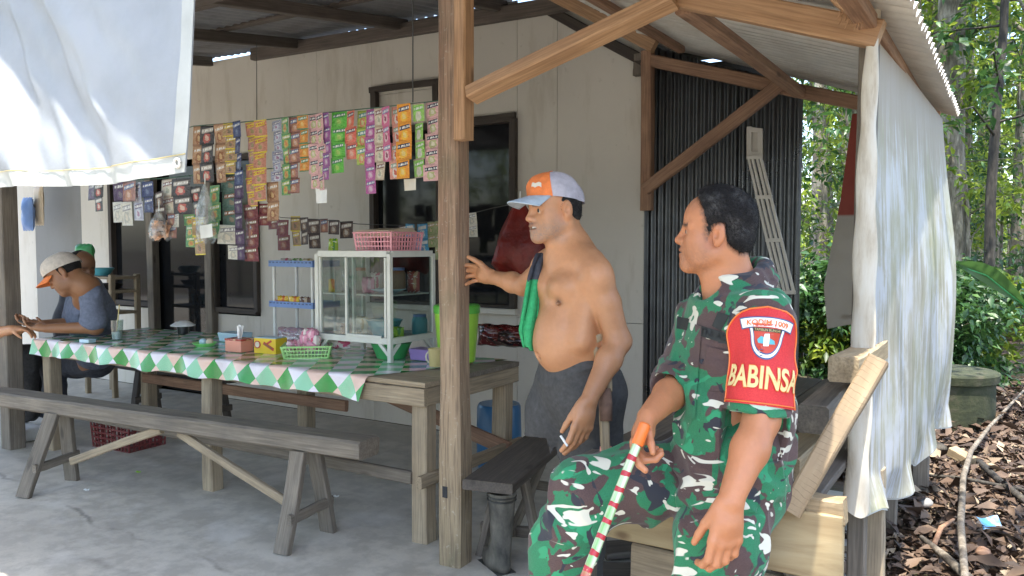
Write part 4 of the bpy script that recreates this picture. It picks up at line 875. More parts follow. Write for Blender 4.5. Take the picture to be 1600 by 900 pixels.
def strip(x0, x1, y0, y1, n, key, label, Y=3.1, group='sachet strips on the front string', rnd=random.Random(11)):
    if key not in pil_mesh: pil_mesh[key] = PIL.mesh('sachet', SM[key], smooth='all')
    xc = (x0 + x1) / 2; top = at(xc, y0, y=Y); bot = at(xc, y1, y=Y)
    wd = float(at(x1, y0, y=Y)[0] - at(x0, y0, y=Y)[0]); H = top[2] - bot[2]; h = H / n
    Y2 = Y + rnd.uniform(-.02, .02)
    t = thing('sachet_strip', top, label, 'sachet strip', group); sw = rnd.uniform(-.03, .03); tw = rnd.uniform(-.22, .22)
    for i in range(n):
        z = top[2] - (i + .5) * h
        Mx = Matrix.Translation((float(top[0]) + sw * (i + .5) * h + rnd.uniform(-.002, .002), Y2 + .006 * math.sin(i * 1.3 + tw * 9), z)) @ Matrix.Rotation(tw + rnd.uniform(-.2, .2), 4, 'Z') @ Matrix.Rotation(sw + rnd.uniform(-.03, .03), 4, 'Y') @ Matrix.Rotation(rnd.uniform(-.1, .1), 4, 'X') @ Matrix.Diagonal((wd * 1.1, .2 * wd + .012, h * 1.03, 1))
        link('sachet', pil_mesh[key], t, Mx)
    return t
R = 'on the front string'
for a in (
 (303, 318, 197, 287, 3, 'tan', 'tan brown sachet strip next to the white tarpaulin, leftmost on the front string'),
 (318, 334, 197, 285, 3, 'charcoal', 'dark grey sachet strip with round red pictures on the front string'),
 (335, 350, 194, 285, 3, 'tan', 'tan sachet strip right of the dark grey one on the front string'),
 (351, 368, 193, 272, 4, 'mustard', 'short brown sachet strip with yellow bands on the front string'),
 (369, 381, 190, 290, 4, 'bluedark', 'narrow dark blue sachet strip left of the long yellow banded strips'),
 (382, 400, 190, 322, 6, 'noodle', 'left of the two long brown noodle strips with yellow bands'),
 (399, 417, 188, 314, 5, 'noodle', 'right of the two long brown noodle strips with yellow bands'),
 (421, 438, 188, 283, 6, 'lilac', 'blue-grey sachet strip beside the long noodle strips'),
 (439, 452, 184, 305, 5, 'jungle', 'green and yellow sachet strip left of the brown and blue one'),
 (452, 466, 183, 302, 5, 'cocoa', 'brown and blue sachet strip beside the green and yellow one'),
 (468, 483, 180, 268, 4, 'orange_green', 'orange and green sachet strip left of the pink pair'),
 (483, 495, 179, 295, 5, 'pink', 'left of the two pink sachet strips with dark logos above the white tag'),
 (495, 509, 178, 297, 5, 'pink', 'right of the two pink sachet strips with dark logos above the white tag'),
 (508, 517, 177, 281, 5, 'purple', 'narrow purple sachet strip right of the pink pair'),
 (518, 537, 174, 270, 4, 'green', 'bright green sachet strip in the middle of the front string'),
 (537, 555, 173, 248, 3, 'salmon', 'short red sachet strip right of the bright green one'),
 (555, 569, 172, 257, 3, 'limeyellow', 'short yellow-green sachet strip right of the red one'),
 (569, 582, 170, 302, 6, 'magenta', 'longest purple-pink sachet strip on the front string'),
 (582, 597, 168, 281, 4, 'beige', 'beige and white sachet strip left of the pink and orange ones'),
 (597, 610, 167, 252, 3, 'rose', 'short deep pink sachet strip between the beige and red-white ones'),
 (610, 624, 166, 279, 4, 'redwhite', 'red and white sachet strip left of the orange one'),
 (624, 644, 163, 279, 4, 'orange', 'bright orange sachet strip near the right end of the front string'),
 (647, 663, 162, 277, 4, 'greenwhite', 'light green and white sachet strip between the orange and pink ones'),
 (663, 684, 158, 282, 5, 'pink', 'pink sachet strip with dark logos at the right end beside the post'),
): strip(*a)
L2 = 'sachet strips hanging at the left'
for a in (
 (176, 191, 283, 315, 1, 'violet', 'dark sachet above the pale packs at the left end'), (190, 217, 284, 315, 1, 'cocoa', 'brown and white pack right of the dark sachet at the left end'),
 (176, 190, 316, 347, 1, 'whitepack', 'narrow pale pack hanging at the left end'), (190, 205, 316, 352, 1, 'whitepack', 'wider pale pack hanging at the left end'),
 (133, 148, 284, 312, 1, 'violet', 'small dark sachet hanging alone on the cream wall at far left'),
 (226, 243, 284, 332, 2, 'bluedark', 'dark blue sachet strip above the cracker bag'),
 (247, 272, 280, 334, 2, 'beige', 'cream sachet strip above and right of the cracker bag'), (273, 300, 280, 334, 2, 'charcoal', 'dark mixed sachet strip left of the clear bag'),
 (270, 285, 335, 355, 1, 'whitepack', 'small pale sachet left of the clear bag'), (285, 302, 335, 386, 3, 'jungle', 'green and ochre sachet strip partly behind the clear bag'),
 (343, 369, 272, 352, 3, 'darkgreen', 'dull dark green sachet strip right of the clear bag'), (344, 368, 352, 381, 1, 'whitepack', 'white and green pack below the dull dark green strip'),
 (369, 380, 262, 406, 6, 'violet', 'dark violet sachet strip beside the dark red one'), (380, 402, 320, 408, 4, 'darkred', 'dark red sachet strip below the long noodle strips'),
 (148, 160, 286, 330, 2, 'charcoal', 'narrow dark strip left of the pale packs'), (206, 224, 286, 344, 2, 'lilac', 'faded blue-grey strip left of the dark blue one'), (244, 258, 300, 345, 2, 'coffee', 'dark strip behind the cracker bag'),
 (262, 276, 334, 372, 2, 'cocoa', 'brown strip just right of the cracker bag'), (300, 316, 292, 340, 2, 'charcoal', 'dark strip behind the upper part of the clear bag'), (303, 322, 340, 398, 2, 'mustard', 'brown yellow strip behind the lower part of the clear bag'),
 (330, 345, 290, 372, 3, 'jungle', 'green strip right behind the clear bag'), (358, 372, 384, 405, 1, 'whitepack', 'small pale pack at the foot of the dark violet strip'), (402, 416, 318, 352, 2, 'darkred', 'short dark red strip under the right noodle strip'), (386, 398, 300, 372, 3, 'cocoa', 'brown strip behind the dark red one'),
 (419, 437, 285, 345, 2, 'tan', 'orange-brown bundle hanging below the blue-grey strip'),
): strip(*a, Y=3.12, group=L2)
L3 = 'snack packs on the back string'
for a in (
 (421, 437, 343, 358, 1, 'darkred', 'dark red pack at the left end of the back string'), (436, 452, 344, 391, 2, 'darkred', 'dark red strip of two packs on the back string'),
 (453, 466, 338, 384, 2, 'mustard', 'brown strip with yellow bands on the back string'), (467, 484, 340, 382, 2, 'coffee', 'left dark coffee sachet pair on the back string'),
 (484, 499, 343, 388, 2, 'coffee', 'right dark coffee sachet pair on the back string'), (499, 511, 342, 363, 1, 'cocoa', 'brown pack between the coffee sachets and the lime bag'),
 (513, 529, 344, 366, 1, 'coffee', 'dark coffee pack above the lime bag'), (530, 546, 346, 372, 1, 'coffee', 'dark pack right of the lime bag'),
 (622, 635, 352, 369, 1, 'coffee', 'round-printed dark pack behind the pink basket'), (635, 650, 350, 370, 1, 'blue', 'short blue pack behind the pink basket'),
 (651, 668, 350, 397, 2, 'blue', 'blue strip of two packs right of the pink basket'), (667, 680, 347, 386, 2, 'greentan', 'green and white strip beside the blue one'),
 (680, 694, 345, 406, 3, 'greentan', 'green and yellow strip beside the porch post'), (733, 749, 333, 370, 2, 'whitepack', 'white and green strip right of the porch post'),
): strip(*a, Y=4.05, group=L3)
softpack('snack_bag', at(521, 398, y=4.0), .085, .05, .11, 'pk_lime', 'lime green snack bag standing on the glass cabinet', 'snack', seed=110)
# strings and wires
def cord(name, pts, r, mat, label): g = MB(); g.tube(pts, r, 5); tag(g.build(name, M[mat]), label, 'string')
cord('string', [at(240, 215, y=3.1)] + [at(x, y, y=3.1) for x, y in ((303, 197), (400, 189), (500, 177), (600, 167), (690, 157))], .003, 'rope', 'green string carrying the front row of sachet strips')
cord('string', [at(x, y, y=4.05) for x, y in ((405, 330), (440, 340), (500, 343), (560, 350), (622, 352), (700, 343), (770, 325), (822, 315))], .003, 'wire', 'string carrying the back row of snack packs above the cabinet')
cord('wire', [at(645, 160, y=3.1), at(645, -60, y=3.1)], .0035, 'wire', 'vertical wire holding the front string near the post'); cord('wire', [at(401, 192, y=3.1), at(401, 60, y=3.1)], .002, 'wire', 'thin vertical wire holding the front string above the noodle strips')
cord('string', [at(x, y, y=3.12) for x, y in ((120, 290), (176, 283), (250, 279), (345, 270), (440, 262))], .003, 'rope', 'second string carrying the left sachets behind the tarpaulin')
for p, k, lab in (((493, 512, 294, 317), 'white', 'white paper tag below the pink sachet pair'), ((631, 651, 280, 297), 'cream', 'pale paper tag below the orange strip')):
    a, b = at(p[0], p[2], y=3.1), at(p[1], p[3], y=3.1); g = MB(); g.grid(lambda u, v: (a[0] + (b[0] - a[0]) * u, 3.1 + .006 * math.sin(u * 4 + v), a[2] + (b[2] - a[2]) * v), 4, 4); tag(g.build('paper_tag', M[k], smooth='all'), lab, 'tag')
# plastic bags
def bag(c, w_, h_, mat, label, fill=None, nf=0, seed=0, fillname='cracker', d_=.1):
    t = thing('plastic_bag', c, label, 'bag'); r = random.Random(seed); g = MB(); ph = [r.uniform(0, 6) for _ in range(5)]
    def fn(u, v):
        a = u * 2 * math.pi; k = (.12 + .88 * min(1, v * 1.6) ** .8) * (1 if v < .9 else 1 - (v - .9) * 2.5)
        rr = k * (1 + .1 * math.sin(3 * a + ph[0] + 4 * v) + .07 * math.sin(7 * a + ph[1]) * v + .05 * math.sin(11 * v + ph[2] + 2 * a))
        return (rr * w_ / 2 * math.cos(a), rr * d_ / 2 * math.sin(a), -v * h_ + .02 * math.sin(3 * a + ph[3]) * (v > .8))
    g.grid(fn, 28, 18); g.build('film', M[mat], t, Matrix.Translation(V3(c)), smooth='all')
    g = MB(); g.tube([V3(c) + Vector((0, 0, -.01)), V3(c) + Vector((.004, 0, .06))], .004, 5); g.build('knot', M['white'], t)
    for i in range(nf):
        q = A(*c) + A(r.uniform(-.36, .36) * w_, r.uniform(-.25, .25) * d_, -h_ * r.uniform(.45, .92)); s = MB()
        s.grid(lambda u, v: ((u - .5) * .05, .008 * math.sin(u * 4 + v * 5), (v - .5) * .04), 4, 4)
        s.build(fillname, M[fill], t, Matrix.Translation(V3(q)) @ Matrix.Rotation(r.uniform(-1, 1), 4, 'Y') @ Matrix.Rotation(r.uniform(-.9, .9), 4, 'Z'), smooth='all')
    return t
M['crack'] = plain('cracker', (.72, .42, .26), .6, .25, 40)
bag(at(248, 330, y=3.08), .17, .17, 'film', 'clear plastic bag of pinkish crackers hanging at the left', 'crack', 26, 3)
b2 = bag(at(320, 288, y=3.05), .13, .33, 'film', 'tall clear plastic bag with a white paper label', None, 0, 4)
c0 = at(322, 361, y=2.99); g = MB(); g.grid(lambda u, v: ((u - .5) * .11, .012 * math.cos((u - .5) * 3), (v - .5) * .075), 6, 2); g.build('label', M['white'], b2, Matrix.Translation(V3(c0)) @ Matrix.Rotation(-.1, 4, 'Y'), smooth='all')
M['film_red'] = m_trans('red_bag_film', lambda n: (n.bump(n.noise(n.co(), 14, 5, .6), .8, .02), n.ramp(n.noise(n.co(), 5, 5), [(.3, (.1, .012, .01)), (.7, (.36, .035, .022))]))[1], .35, .3); 
bag(at(812, 315, y=4.0), .34, .42, 'film_red', 'red plastic bag hanging in front of the dark window behind the man', None, 0, 6, d_=.2)
b = bag(at(812, 318, y=4.02), .26, .38, 'brownred_soft', 'x', None, 0, 7) if False else None
# ------------------------------------------------------------------ figures: signed distance bodies meshed with surface nets
def nrm(v): v = np.asarray(v, float); return v / np.linalg.norm(v)
_rt = np.random.RandomState(5).rand(32, 32, 32)
def vnoise(P):
    i = np.floor(P).astype(int); f = P - i; f = f * f * (3 - 2 * f); r = 0
    for dx in (0, 1):
        for dy in (0, 1):
            for dz in (0, 1):
                w_ = (f[:, 0] if dx else 1 - f[:, 0]) * (f[:, 1] if dy else 1 - f[:, 1]) * (f[:, 2] if dz else 1 - f[:, 2])
                r = r + w_ * _rt[(i[:, 0] + dx) & 31, (i[:, 1] + dy) & 31, (i[:, 2] + dz) & 31]
    return r
class Sdf:
    def __init__(s, disp=None): s.ops = []; s.disp = disp
    def cone(s, a, b, ra, rb, k=.02, flat=None, op='+'):
        """flat=(direction, factor): radius along direction is multiplied by factor"""
        a, b = np.asarray(a, float), np.asarray(b, float); ab = b - a; L2 = ab @ ab + 1e-9
        if flat: n_, fa = nrm(flat[0]), flat[1]
        m = max(ra, rb) * (max(1, flat[1]) if flat else 1) + abs(k) + .02
        def fn(P):
            t = np.clip(((P - a) @ ab) / L2, 0, 1); q = P - a - t[:, None] * ab; rr = ra + (rb - ra) * t
            if flat:
                c = q @ n_; q = q - c[:, None] * n_ * (1 - 1 / fa); l = np.sqrt((q * q).sum(1)); g = np.sqrt(((q - (c / fa)[:, None] * n_ * (1 - 1 / fa)) ** 2).sum(1)); return (l - rr) * np.where(g > 1e-6, np.clip(l / np.maximum(g, 1e-6), .4, 1.0), 1)
            return np.sqrt((q * q).sum(1)) - rr
        s.ops.append((fn, np.minimum(a, b) - m, np.maximum(a, b) + m, k, op)); return s
    def chain(s, pts, rs, k=.02, flat=None):
        for i in range(len(pts) - 1): s.cone(pts[i], pts[i + 1], rs[i], rs[i + 1], k, flat if not isinstance(flat, list) else flat[i])
        return s
    def ell(s, c, r, M=None, k=.02, op='+'):
        c = np.asarray(c, float); r = np.asarray(r, float); m = r.max() + abs(k) + .015
        def fn(P):
            q = P - c
            if M is not None: q = q @ M
            k0 = np.sqrt(((q / r) ** 2).sum(1)); k1 = np.sqrt(((q / r ** 2) ** 2).sum(1)) + 1e-9; return k0 * (k0 - 1) / k1
        s.ops.append((fn, c - m, c + m, k, op)); return s
    def custom(s, fn, lo, hi, k=.005, op='&'): s.ops.append((fn, np.asarray(lo, float), np.asarray(hi, float), k, op)); return s
    def plane(s, p, n, k=.004):
        """keep the side the normal points away from"""
        p, n = np.asarray(p, float), nrm(n); s.ops.append((lambda P: (P - p) @ n, None, None, k, '&')); return s
    def ev(s, P, disp=True):
        d = np.full(len(P), .3)
        for fn, lo, hi, k, op in s.ops:
            m = slice(None) if lo is None else np.flatnonzero(((P > lo) & (P < hi)).all(1))
            if lo is not None and len(m) == 0: continue
            a = d[m]; b = fn(P[m])
            if op == '+': h = np.clip(.5 + .5 * (b - a) / k, 0, 1); d[m] = b + (a - b) * h - k * h * (1 - h)
            elif op == '-': b = -b; h = np.clip(.5 - .5 * (b - a) / k, 0, 1); d[m] = b + (a - b) * h + k * h * (1 - h)
            else: h = np.clip(.5 - .5 * (b - a) / k, 0, 1); d[m] = b + (a - b) * h + k * h * (1 - h)
        if disp and s.disp is not None:
            m = np.flatnonzero(np.abs(d) < .04)
            if len(m): d[m] = d[m] + s.disp(P[m])
        return d
    def mesh(s, h=.004, bounds=None):
        lo = np.min([o[1] for o in s.ops if o[1] is not None and o[4] == '+'], 0); hi = np.max([o[2] for o in s.ops if o[2] is not None and o[4] == '+'], 0)
        B = 6; n = (np.ceil((hi - lo) / (h * B)).astype(int) + 1); N = n * B
        V = np.empty(N, np.float32)
        g = np.stack(np.meshgrid(*[np.arange(k) for k in n], indexing='ij'), -1).reshape(-1, 3)
        dc = s.ev(lo + (g + .5) * B * h - .5 * h, False); V6 = V.reshape(n[0], B, n[1], B, n[2], B)
        V6[:] = np.where(dc > 0, .3, -.3).reshape(n[0], 1, n[1], 1, n[2], 1)
        near = g[np.abs(dc) < B * h * 1.25 + .012]
        loc = np.stack(np.meshgrid(*[np.arange(B)] * 3, indexing='ij'), -1).reshape(-1, 3)
        for c0 in range(0, len(near), 1500):
            nb = near[c0:c0 + 1500]; idx = (nb[:, None, :] * B + loc[None]).reshape(-1, 3)
            V[idx[:, 0], idx[:, 1], idx[:, 2]] = s.ev(lo + idx * h)
        S = V < 0; nx, ny, nz = V.shape
        cnt = np.zeros((nx - 1, ny - 1, nz - 1), np.int8); off = [(i, j, k) for i in (0, 1) for j in (0, 1) for k in (0, 1)]
        for i, j, k in off: cnt += S[i:nx - 1 + i, j:ny - 1 + j, k:nz - 1 + k]
        act = (cnt > 0) & (cnt < 8); idx = np.argwhere(act); ids = np.full(act.shape, -1, np.int32); ids[act] = np.arange(len(idx))
        acc = np.zeros((len(idx), 3)); num = np.zeros(len(idx))
        for o in off:
            for ax in range(3):
                if o[ax] == 0:
                    o2 = list(o); o2[ax] = 1; i0 = idx + o; i1 = idx + o2
                    v0 = V[i0[:, 0], i0[:, 1], i0[:, 2]]; v1 = V[i1[:, 0], i1[:, 1], i1[:, 2]]; m = (v0 < 0) != (v1 < 0)
                    t = v0[m] / (v0[m] - v1[m]); p = np.array(o, float) + t[:, None] * np.eye(3)[ax]; acc[m] += p; num[m] += 1
        verts = lo + h * (idx + acc / num[:, None]); F = []
        for ax in range(3):
            a1, a2 = (ax + 1) % 3, (ax + 2) % 3; sl0 = [slice(1, -1)] * 3; sl1 = list(sl0)
            sl0[ax] = slice(0, -1); sl1[ax] = slice(1, None); A0, A1 = S[tuple(sl0)], S[tuple(sl1)]
            e = np.argwhere(A0 != A1)
            base = e.copy(); base[:, a1] += 1; base[:, a2] += 1
            def cid(d1, d2): q = base.copy(); q[:, a1] -= d1; q[:, a2] -= d2; return ids[q[:, 0], q[:, 1], q[:, 2]]
            q = np.stack([cid(1, 1), cid(0, 1), cid(0, 0), cid(1, 0)], 1); fl = ~A0[tuple(e.T)]; q[fl] = q[fl][:, ::-1]; F.append(q)
        F = np.concatenate(F); F = F[(F >= 0).all(1)]; return verts, F
def sdf_obj(name, s, mat, parent, h=.004, col=None):
    v, f = s.mesh(h); me = bpy.data.meshes.new(name)
    me.vertices.add(len(v)); me.vertices.foreach_set('co', v.astype(np.float32).ravel()); me.loops.add(len(f) * 4); me.loops.foreach_set('vertex_index', f.astype(np.int32).ravel())
    me.polygons.add(len(f)); me.polygons.foreach_set('loop_start', np.arange(0, len(f) * 4, 4, dtype=np.int32)); me.update(calc_edges=True); me.validate()
    me.polygons.foreach_set('use_smooth', [True] * len(me.polygons))
    if col is not None:
        c = col(v); at_ = me.color_attributes.new('Col', 'FLOAT_COLOR', 'POINT'); at_.data.foreach_set('color', np.concatenate([c, np.ones((len(v), 1))], 1).astype(np.float32).ravel())
    return link(name, me, parent, None, mat)
def m_skin(name, rough=.48):
    n = NT(name); c = n.n.new('ShaderNodeAttribute'); c.attribute_name = 'Col'
    v = n.noise(n.co(), 60, 4, .6); w_ = n.noise(n.co(), 9, 4, .6)
    base = n.mix(n.ramp(w_, [(.3, .14), (.7, 0)]), c.outputs[0], (.2, .08, .045)); base = n.mix(n.ramp(v, [(.3, .12), (.65, 0)]), base, (.2, .09, .05))
    n.bump(n.math('ADD', n.noise(n.co(), 190, 3, .6), n.math('MULTIPLY', n.noise(n.co(), 35, 4, .6), 1.5)), .22, .003)
    return n.fin(base, n.ramp(w_, [(.3, rough - .12), (.7, rough + .08)]), Subsurface_Weight=.12, Subsurface_Radius=(.012, .004, .002), Subsurface_Scale=.6)
M['skin'] = m_skin('skin')
def m_hair(name, c1=(.006, .005, .005), c2=(.026, .023, .023), grey=.0):
    n = NT(name); v = n.noise(n.co(scale=(1, 1, 1)), 240, 3, .7); g = n.noise(n.co(), 22, 4)
    base = n.ramp(v, [(.35, c1), (.7, c2)]); base = n.mix(n.math('MULTIPLY', n.ramp(g, [(.45, 0), (.65, 1)]), grey), base, (.2, .19, .18)); n.bump(v, .8, .004); return n.fin(base, .75, Specular_IOR_Level=.25)
M['hair'] = m_hair('hair'); M['hair_grey'] = m_hair('hair_grey', grey=.28)
def m_camo():
    n = NT('camouflage_cloth'); co = n.co(rot=(.3, .5, .8)); o = lambda *l: n.co(rot=(.3, .5, .8), loc=l)
    n1 = n.noise(o(0, 0, 0), 7.6, 3, .5, .9); n2 = n.noise(o(3, 7, 1), 9, 3, .5, 1.0); n4 = n.noise(o(1, 5, 8), 6, 2, .5, .5)
    wv = n.noise(co, 420, 2, .5)
    base = n.ramp(wv, [(.35, (.010, .135, .055)), (.65, (.016, .18, .078))])
    base = n.mix(n.ramp(n.noise(o(8, 8, 2), 12, 2, .5, .6), [(.6, 0), (.61, 1)]), base, (.02, .25, .11))
    base = n.mix(n.ramp(n1, [(.51, 0), (.518, 1)]), base, n.ramp(wv, [(.35, (.06, .032, .03)), (.65, (.085, .047, .043))]))
    base = n.mix(n.ramp(n2, [(.6, 0), (.608, 1)]), base, (.02, .022, .032))
    for rot, lc, th in (((.2, .9, .5), (2, 1, 7), .655), ((1.1, .2, 1.9), (6, 3, 1), .665), ((.5, 1.6, 2.8), (1, 9, 4), .67)):
        ns = n.noise(n.co(rot=rot, loc=lc, scale=(5.5, 20, 20)), 1.0, 2.2, .5, .7); base = n.mix(n.ramp(ns, [(th, 0), (th + .008, 1)]), base, (.6, .58, .48))
    n.bump(n.math('ADD', wv, n.math('MULTIPLY', n.noise(co, 30, 4, .6), 2.0)), .25, .003)
    return n.fin(base, .78, Sheen_Weight=.15)
M['camo'] = m_camo()
M['cloth_grey'] = plain('grey_cotton', (.055, .054, .054), .85, .25, 60); M['cloth_shirt'] = plain('blue_grey_shirt', (.13, .15, .21), .85, .2, 50)
M['cloth_orange'] = plain('orange_shirt', (.62, .12, .04), .8, .15, 40); M['cloth_dark'] = plain('dark_trousers', (.05, .055, .07), .85, .25, 50); M['wrapcloth'] = plain('crutch_wrap', (.16, .09, .06), .8, .3, 40); M['towel'] = plain('green_towel', (.03, .32, .12), .9, .2, 90)
M['cap_orange'] = plain('cap_orange', (.75, .2, .05), .75, .12, 70); M['cap_grey'] = plain('cap_grey', (.42, .4, .46), .8, .12, 60); M['cap_brim'] = plain('cap_brim', (.4, .48, .56), .75, .12, 40); M['cap_white'] = plain('cap_white', (.58, .5, .42), .8, .15, 40)
M['eye_white'] = plain('eye_white', (.38, .33, .28), .2); M['eye_dark'] = plain('eye_dark', (.015, .01, .008), .1); M['boot_leather'] = plain('boot_leather', (.02, .019, .018), .35, .3, 30)
SK1, SK2 = np.array([.51, .208, .096]), np.array([.52, .25, .122])
class Head:
    def __init__(s, c, f, up=(0, 0, 1), sc=1.0):
        s.c = np.asarray(c, float); s.f = nrm(f); l = nrm(np.cross(up, s.f)); s.l = l; s.u = np.cross(s.f, l); s.sc = sc; s.R = np.stack([s.f, s.l, s.u], 1)
    def p(s, f, l, u): return s.c + (s.f * f + s.l * l + s.u * u) * s.sc
    def loc(s, P): return ((P - s.c) @ s.R) / s.sc
    def build(s, S, chin=0.0, open_mouth=False, full=0.0, slit=.0026):
        k = s.sc; p = s.p
        def e(c, r, kk=.02, op='+'): S.ell(p(*c), np.array(r) * k, s.R, kk * k, op)
        def cn(a, b, ra, rb, kk=.015): S.cone(p(*a), p(*b), ra * k, rb * k, kk * k)
        e((-.004, 0, .042), (.097, .076, .083)); e((.036, 0, .048), (.06, .064, .06), .03); e((.042, 0, -.02), (.05, .06, .068), .03)
        for q in (1, -1):
            cn((.008, q * .05, -.055), (.078, q * .014, -.088), .02, .018, .03); e((.058, q * .040, -.018), (.024 + full, .022 + full, .024), .03); e((.045, q * .045, -.05), (.03, .018 + full, .03), .03)
        e((.083, 0, -.088), (.019, .02, .017), .02); e((.072, 0, -.048), (.034, .034, .034), .025)
        for q in (1, -1):
            e((.1, q * .033, .006), (.017, .019, .0115), .014, '-'); cn((.088, q * .012, .024), (.07, q * .05, .027), .0095, .008, .014)
            e((.0775, q * .033, .0075), (.0138, .0165, .0120), .003)               # lids
            e((.0945, q * .0335, .006), (.010, .0135, slit), .002, '-')            # slit between the lids
        cn((.094, 0, .02), (.112, 0, -.016), .0075, .0105, .014); e((.109, 0, -.02), (.013, .012, .0095), .01)
        for q in (1, -1): e((.1, q * .0135, -.022), (.0115, .0085, .009), .008); e((.106, q * .007, -.0305), (.006, .0038, .0035), .003, '-')
        e((.1, 0, -.046), (.0105, .021, .0062), .006); e((.0985, 0, -.0605), (.0105, .019, .0068), .006); e((.099, 0, -.053), (.016, .024, .0016 if not open_mouth else .005), .0035, '-')
        for q in (1, -1):
            e((-.006, q * .080, .004), (.018, .010, .032), .006); e((-.002, q * .077, -.022), (.0095, .006, .011), .006); e((.002, q * .089, .001), (.0085, .009, .0145), .003, '-'); e((-.004, q * .0905, .021), (.010, .0065, .0055), .003, '-'); e((-.0145, q * .0905, .006), (.0035, .005, .015), .003, '-')
    def eyes(s, parent):
        for q in (1, -1):
            g = MB(); R_ = .0128 * s.sc; g.lathe([(R_ * math.sin(a), -R_ * math.cos(a)) for a in [i * math.pi / 8 + 1e-4 for i in range(9)]], n=14); Mx = Matrix([[*(s.R[i]), s.p(.0785, q * .033, .0072)[i]] for i in range(3)] + [[0, 0, 0, 1]])
            ey = link('eye', g.mesh('eye', M['eye_white'], smooth='all'), parent, Mx)
            g = MB(); g.lathe([(1e-4, .0004), (.004, .0003), (.0072, -.0014)], n=12); link('iris', g.mesh('iris', M['eye_dark'], smooth='all'), ey, Mx @ Matrix.Translation((R_ * .985, 0, 0)) @ Matrix.Rotation(math.pi / 2, 4, 'Y'))
    def color(s, P, C, base, stubble=.0, grey=False, scalp=None, brow=.8):
        q = s.loc(P); near = (np.abs(q) < .2).all(1); f, l, u = q.T; al = np.abs(l)
        def blend(w_, c):
            w_ = np.clip(w_, 0, 1) * near; C[:] = C * (1 - w_[:, None]) + np.asarray(c) * w_[:, None]
        nz = vnoise(P * 300)
        blend(np.exp(-((u + .046) / .006) ** 2 - (l / .02) ** 2 - ((f - .1) / .02) ** 2) * .7, base * [.62, .42, .45]); blend(np.exp(-((u + .0605) / .007) ** 2 - (l / .019) ** 2 - ((f - .1) / .02) ** 2) * .75, base * [.72, .5, .52])
        blend(np.exp(-((u - .0275 - .003 * np.cos(al * 90)) / .0052) ** 2) * (al > .010) * (al < .052) * (f > .04) * brow * (.7 + nz), (.025, .018, .016))
        blend(np.clip((-.015 - u) / .045, 0, 1) * np.clip((f + .01) / .04, 0, 1) * np.clip((.125 + u) / .03, 0, 1) * stubble * (.25 + .9 * nz), (.2, .17, .15) if grey else (.09, .06, .05))
        blend(np.exp(-((u + .037) / .005) ** 2 - (l / .022) ** 2 - ((f - .1) / .02) ** 2) * stubble * 1.6 * (.4 + nz), (.1, .08, .07))
        blend((al > .06) * (al < .1) * (np.abs(f) < .03) * (np.abs(u) < .04) * .2, base * [1.0, .75, .7]); blend(np.exp(-((f - .115) / .02) ** 2 - (l / .014) ** 2 - ((u + .018) / .015) ** 2) * .25, base * [1.1, .8, .75])
        return C
def hand(S, W, d, n, s, curl, k=.007, sc=1.0, thumb=(.6, .5, .35), spread=.05):
    """W wrist, d finger direction, n palm direction (fingers curl towards it), s thumb side; curl: 4 x (a1,a2,a3) radians"""
    d = nrm(d); n = nrm(n - d * (np.asarray(n) @ d)); s = nrm(s - d * (np.asarray(s) @ d) - n * (np.asarray(s) @ n)); W = np.asarray(W, float)
    ofs = (.031, .0105, -.0105, -.030); pl = (.088, .092, .087, .079); ln = ((.042, .026, .02), (.046, .029, .021), (.042, .027, .021), (.033, .021, .018)); rr = (.0102, .0105, .0100, .009)
    tips = []
    for i in range(4):
        kn = W + (d * pl[i] + s * ofs[i] - n * .004) * sc
        S.cone(W + (s * ofs[i] * .6 + d * .005) * sc, kn, .0145 * sc, .0115 * sc, .016)
        a = 0; p = kn; dd = nrm(d + s * spread * (1.5 - i) * .7)
        for j in range(3):
            a += curl[i][j]; v = dd * math.cos(a) + n * math.sin(a); q = p + v * ln[i][j] * sc; S.cone(p, q, (rr[i] - .0006 * j) * sc, (rr[i] - .0006 * (j + 1)) * sc, .004 if j else k); p = q
        tips.append(p)
    S.ell(W + (d * .045 + n * .004) * sc, (.03 * sc,) * 3, None, .02)
    t0 = W + (d * .022 + s * .024 + n * .006) * sc; v = nrm(d * thumb[0] + s * thumb[1] + n * thumb[2]); t1 = t0 + v * .042 * sc; v2 = nrm(v + d * .35 + n * .2 - s * .15); t2 = t1 + v2 * .033 * sc; t3 = t2 + nrm(v2 + n * .1 + d * .2) * .025 * sc
    S.cone(t0, t1, .0165 * sc, .0115 * sc, .014); S.cone(t1, t2, .0108 * sc, .0098 * sc, .005); S.cone(t2, t3, .0098 * sc, .0076 * sc, .004); return tips
def trace(S, px, py, d0=1.6, d1=3.6, off=0.0):
    """first hit of the sight line with a body surface, for sewing things onto it"""
    px, py = np.atleast_1d(px).astype(float), np.atleast_1d(py).astype(float)
    r = _F + np.outer((px - 800) / FPX, _R) - np.outer((py - 450) / FPX, _U); t = np.full(len(px), d0)
    for _ in range(60): t = np.minimum(t + np.maximum(S.ev(_C + r * t[:, None]) * .7, -.01), d1)
    return _C + r * (t - off)[:, None]
def patch(name, quad, S, mat, parent, off=.004, nu=14, nv=8, thick=.003):
    q = np.array(quad, float); uu, vv = np.meshgrid(np.linspace(0, 1, nu + 1), np.linspace(0, 1, nv + 1), indexing='ij')
    P = (1 - uu)[..., None] * (1 - vv)[..., None] * q[0] + uu[..., None] * (1 - vv)[..., None] * q[1] + uu[..., None] * vv[..., None] * q[2] + (1 - uu)[..., None] * vv[..., None] * q[3]
    W = trace(S, P[..., 0].ravel(), P[..., 1].ravel(), off=off).reshape(nu + 1, nv + 1, 3)
    g = MB(); g.grid(lambda u, v: W[round(u * nu), round(v * nv)], nu, nv); return g.build(name, mat, parent, smooth='all')
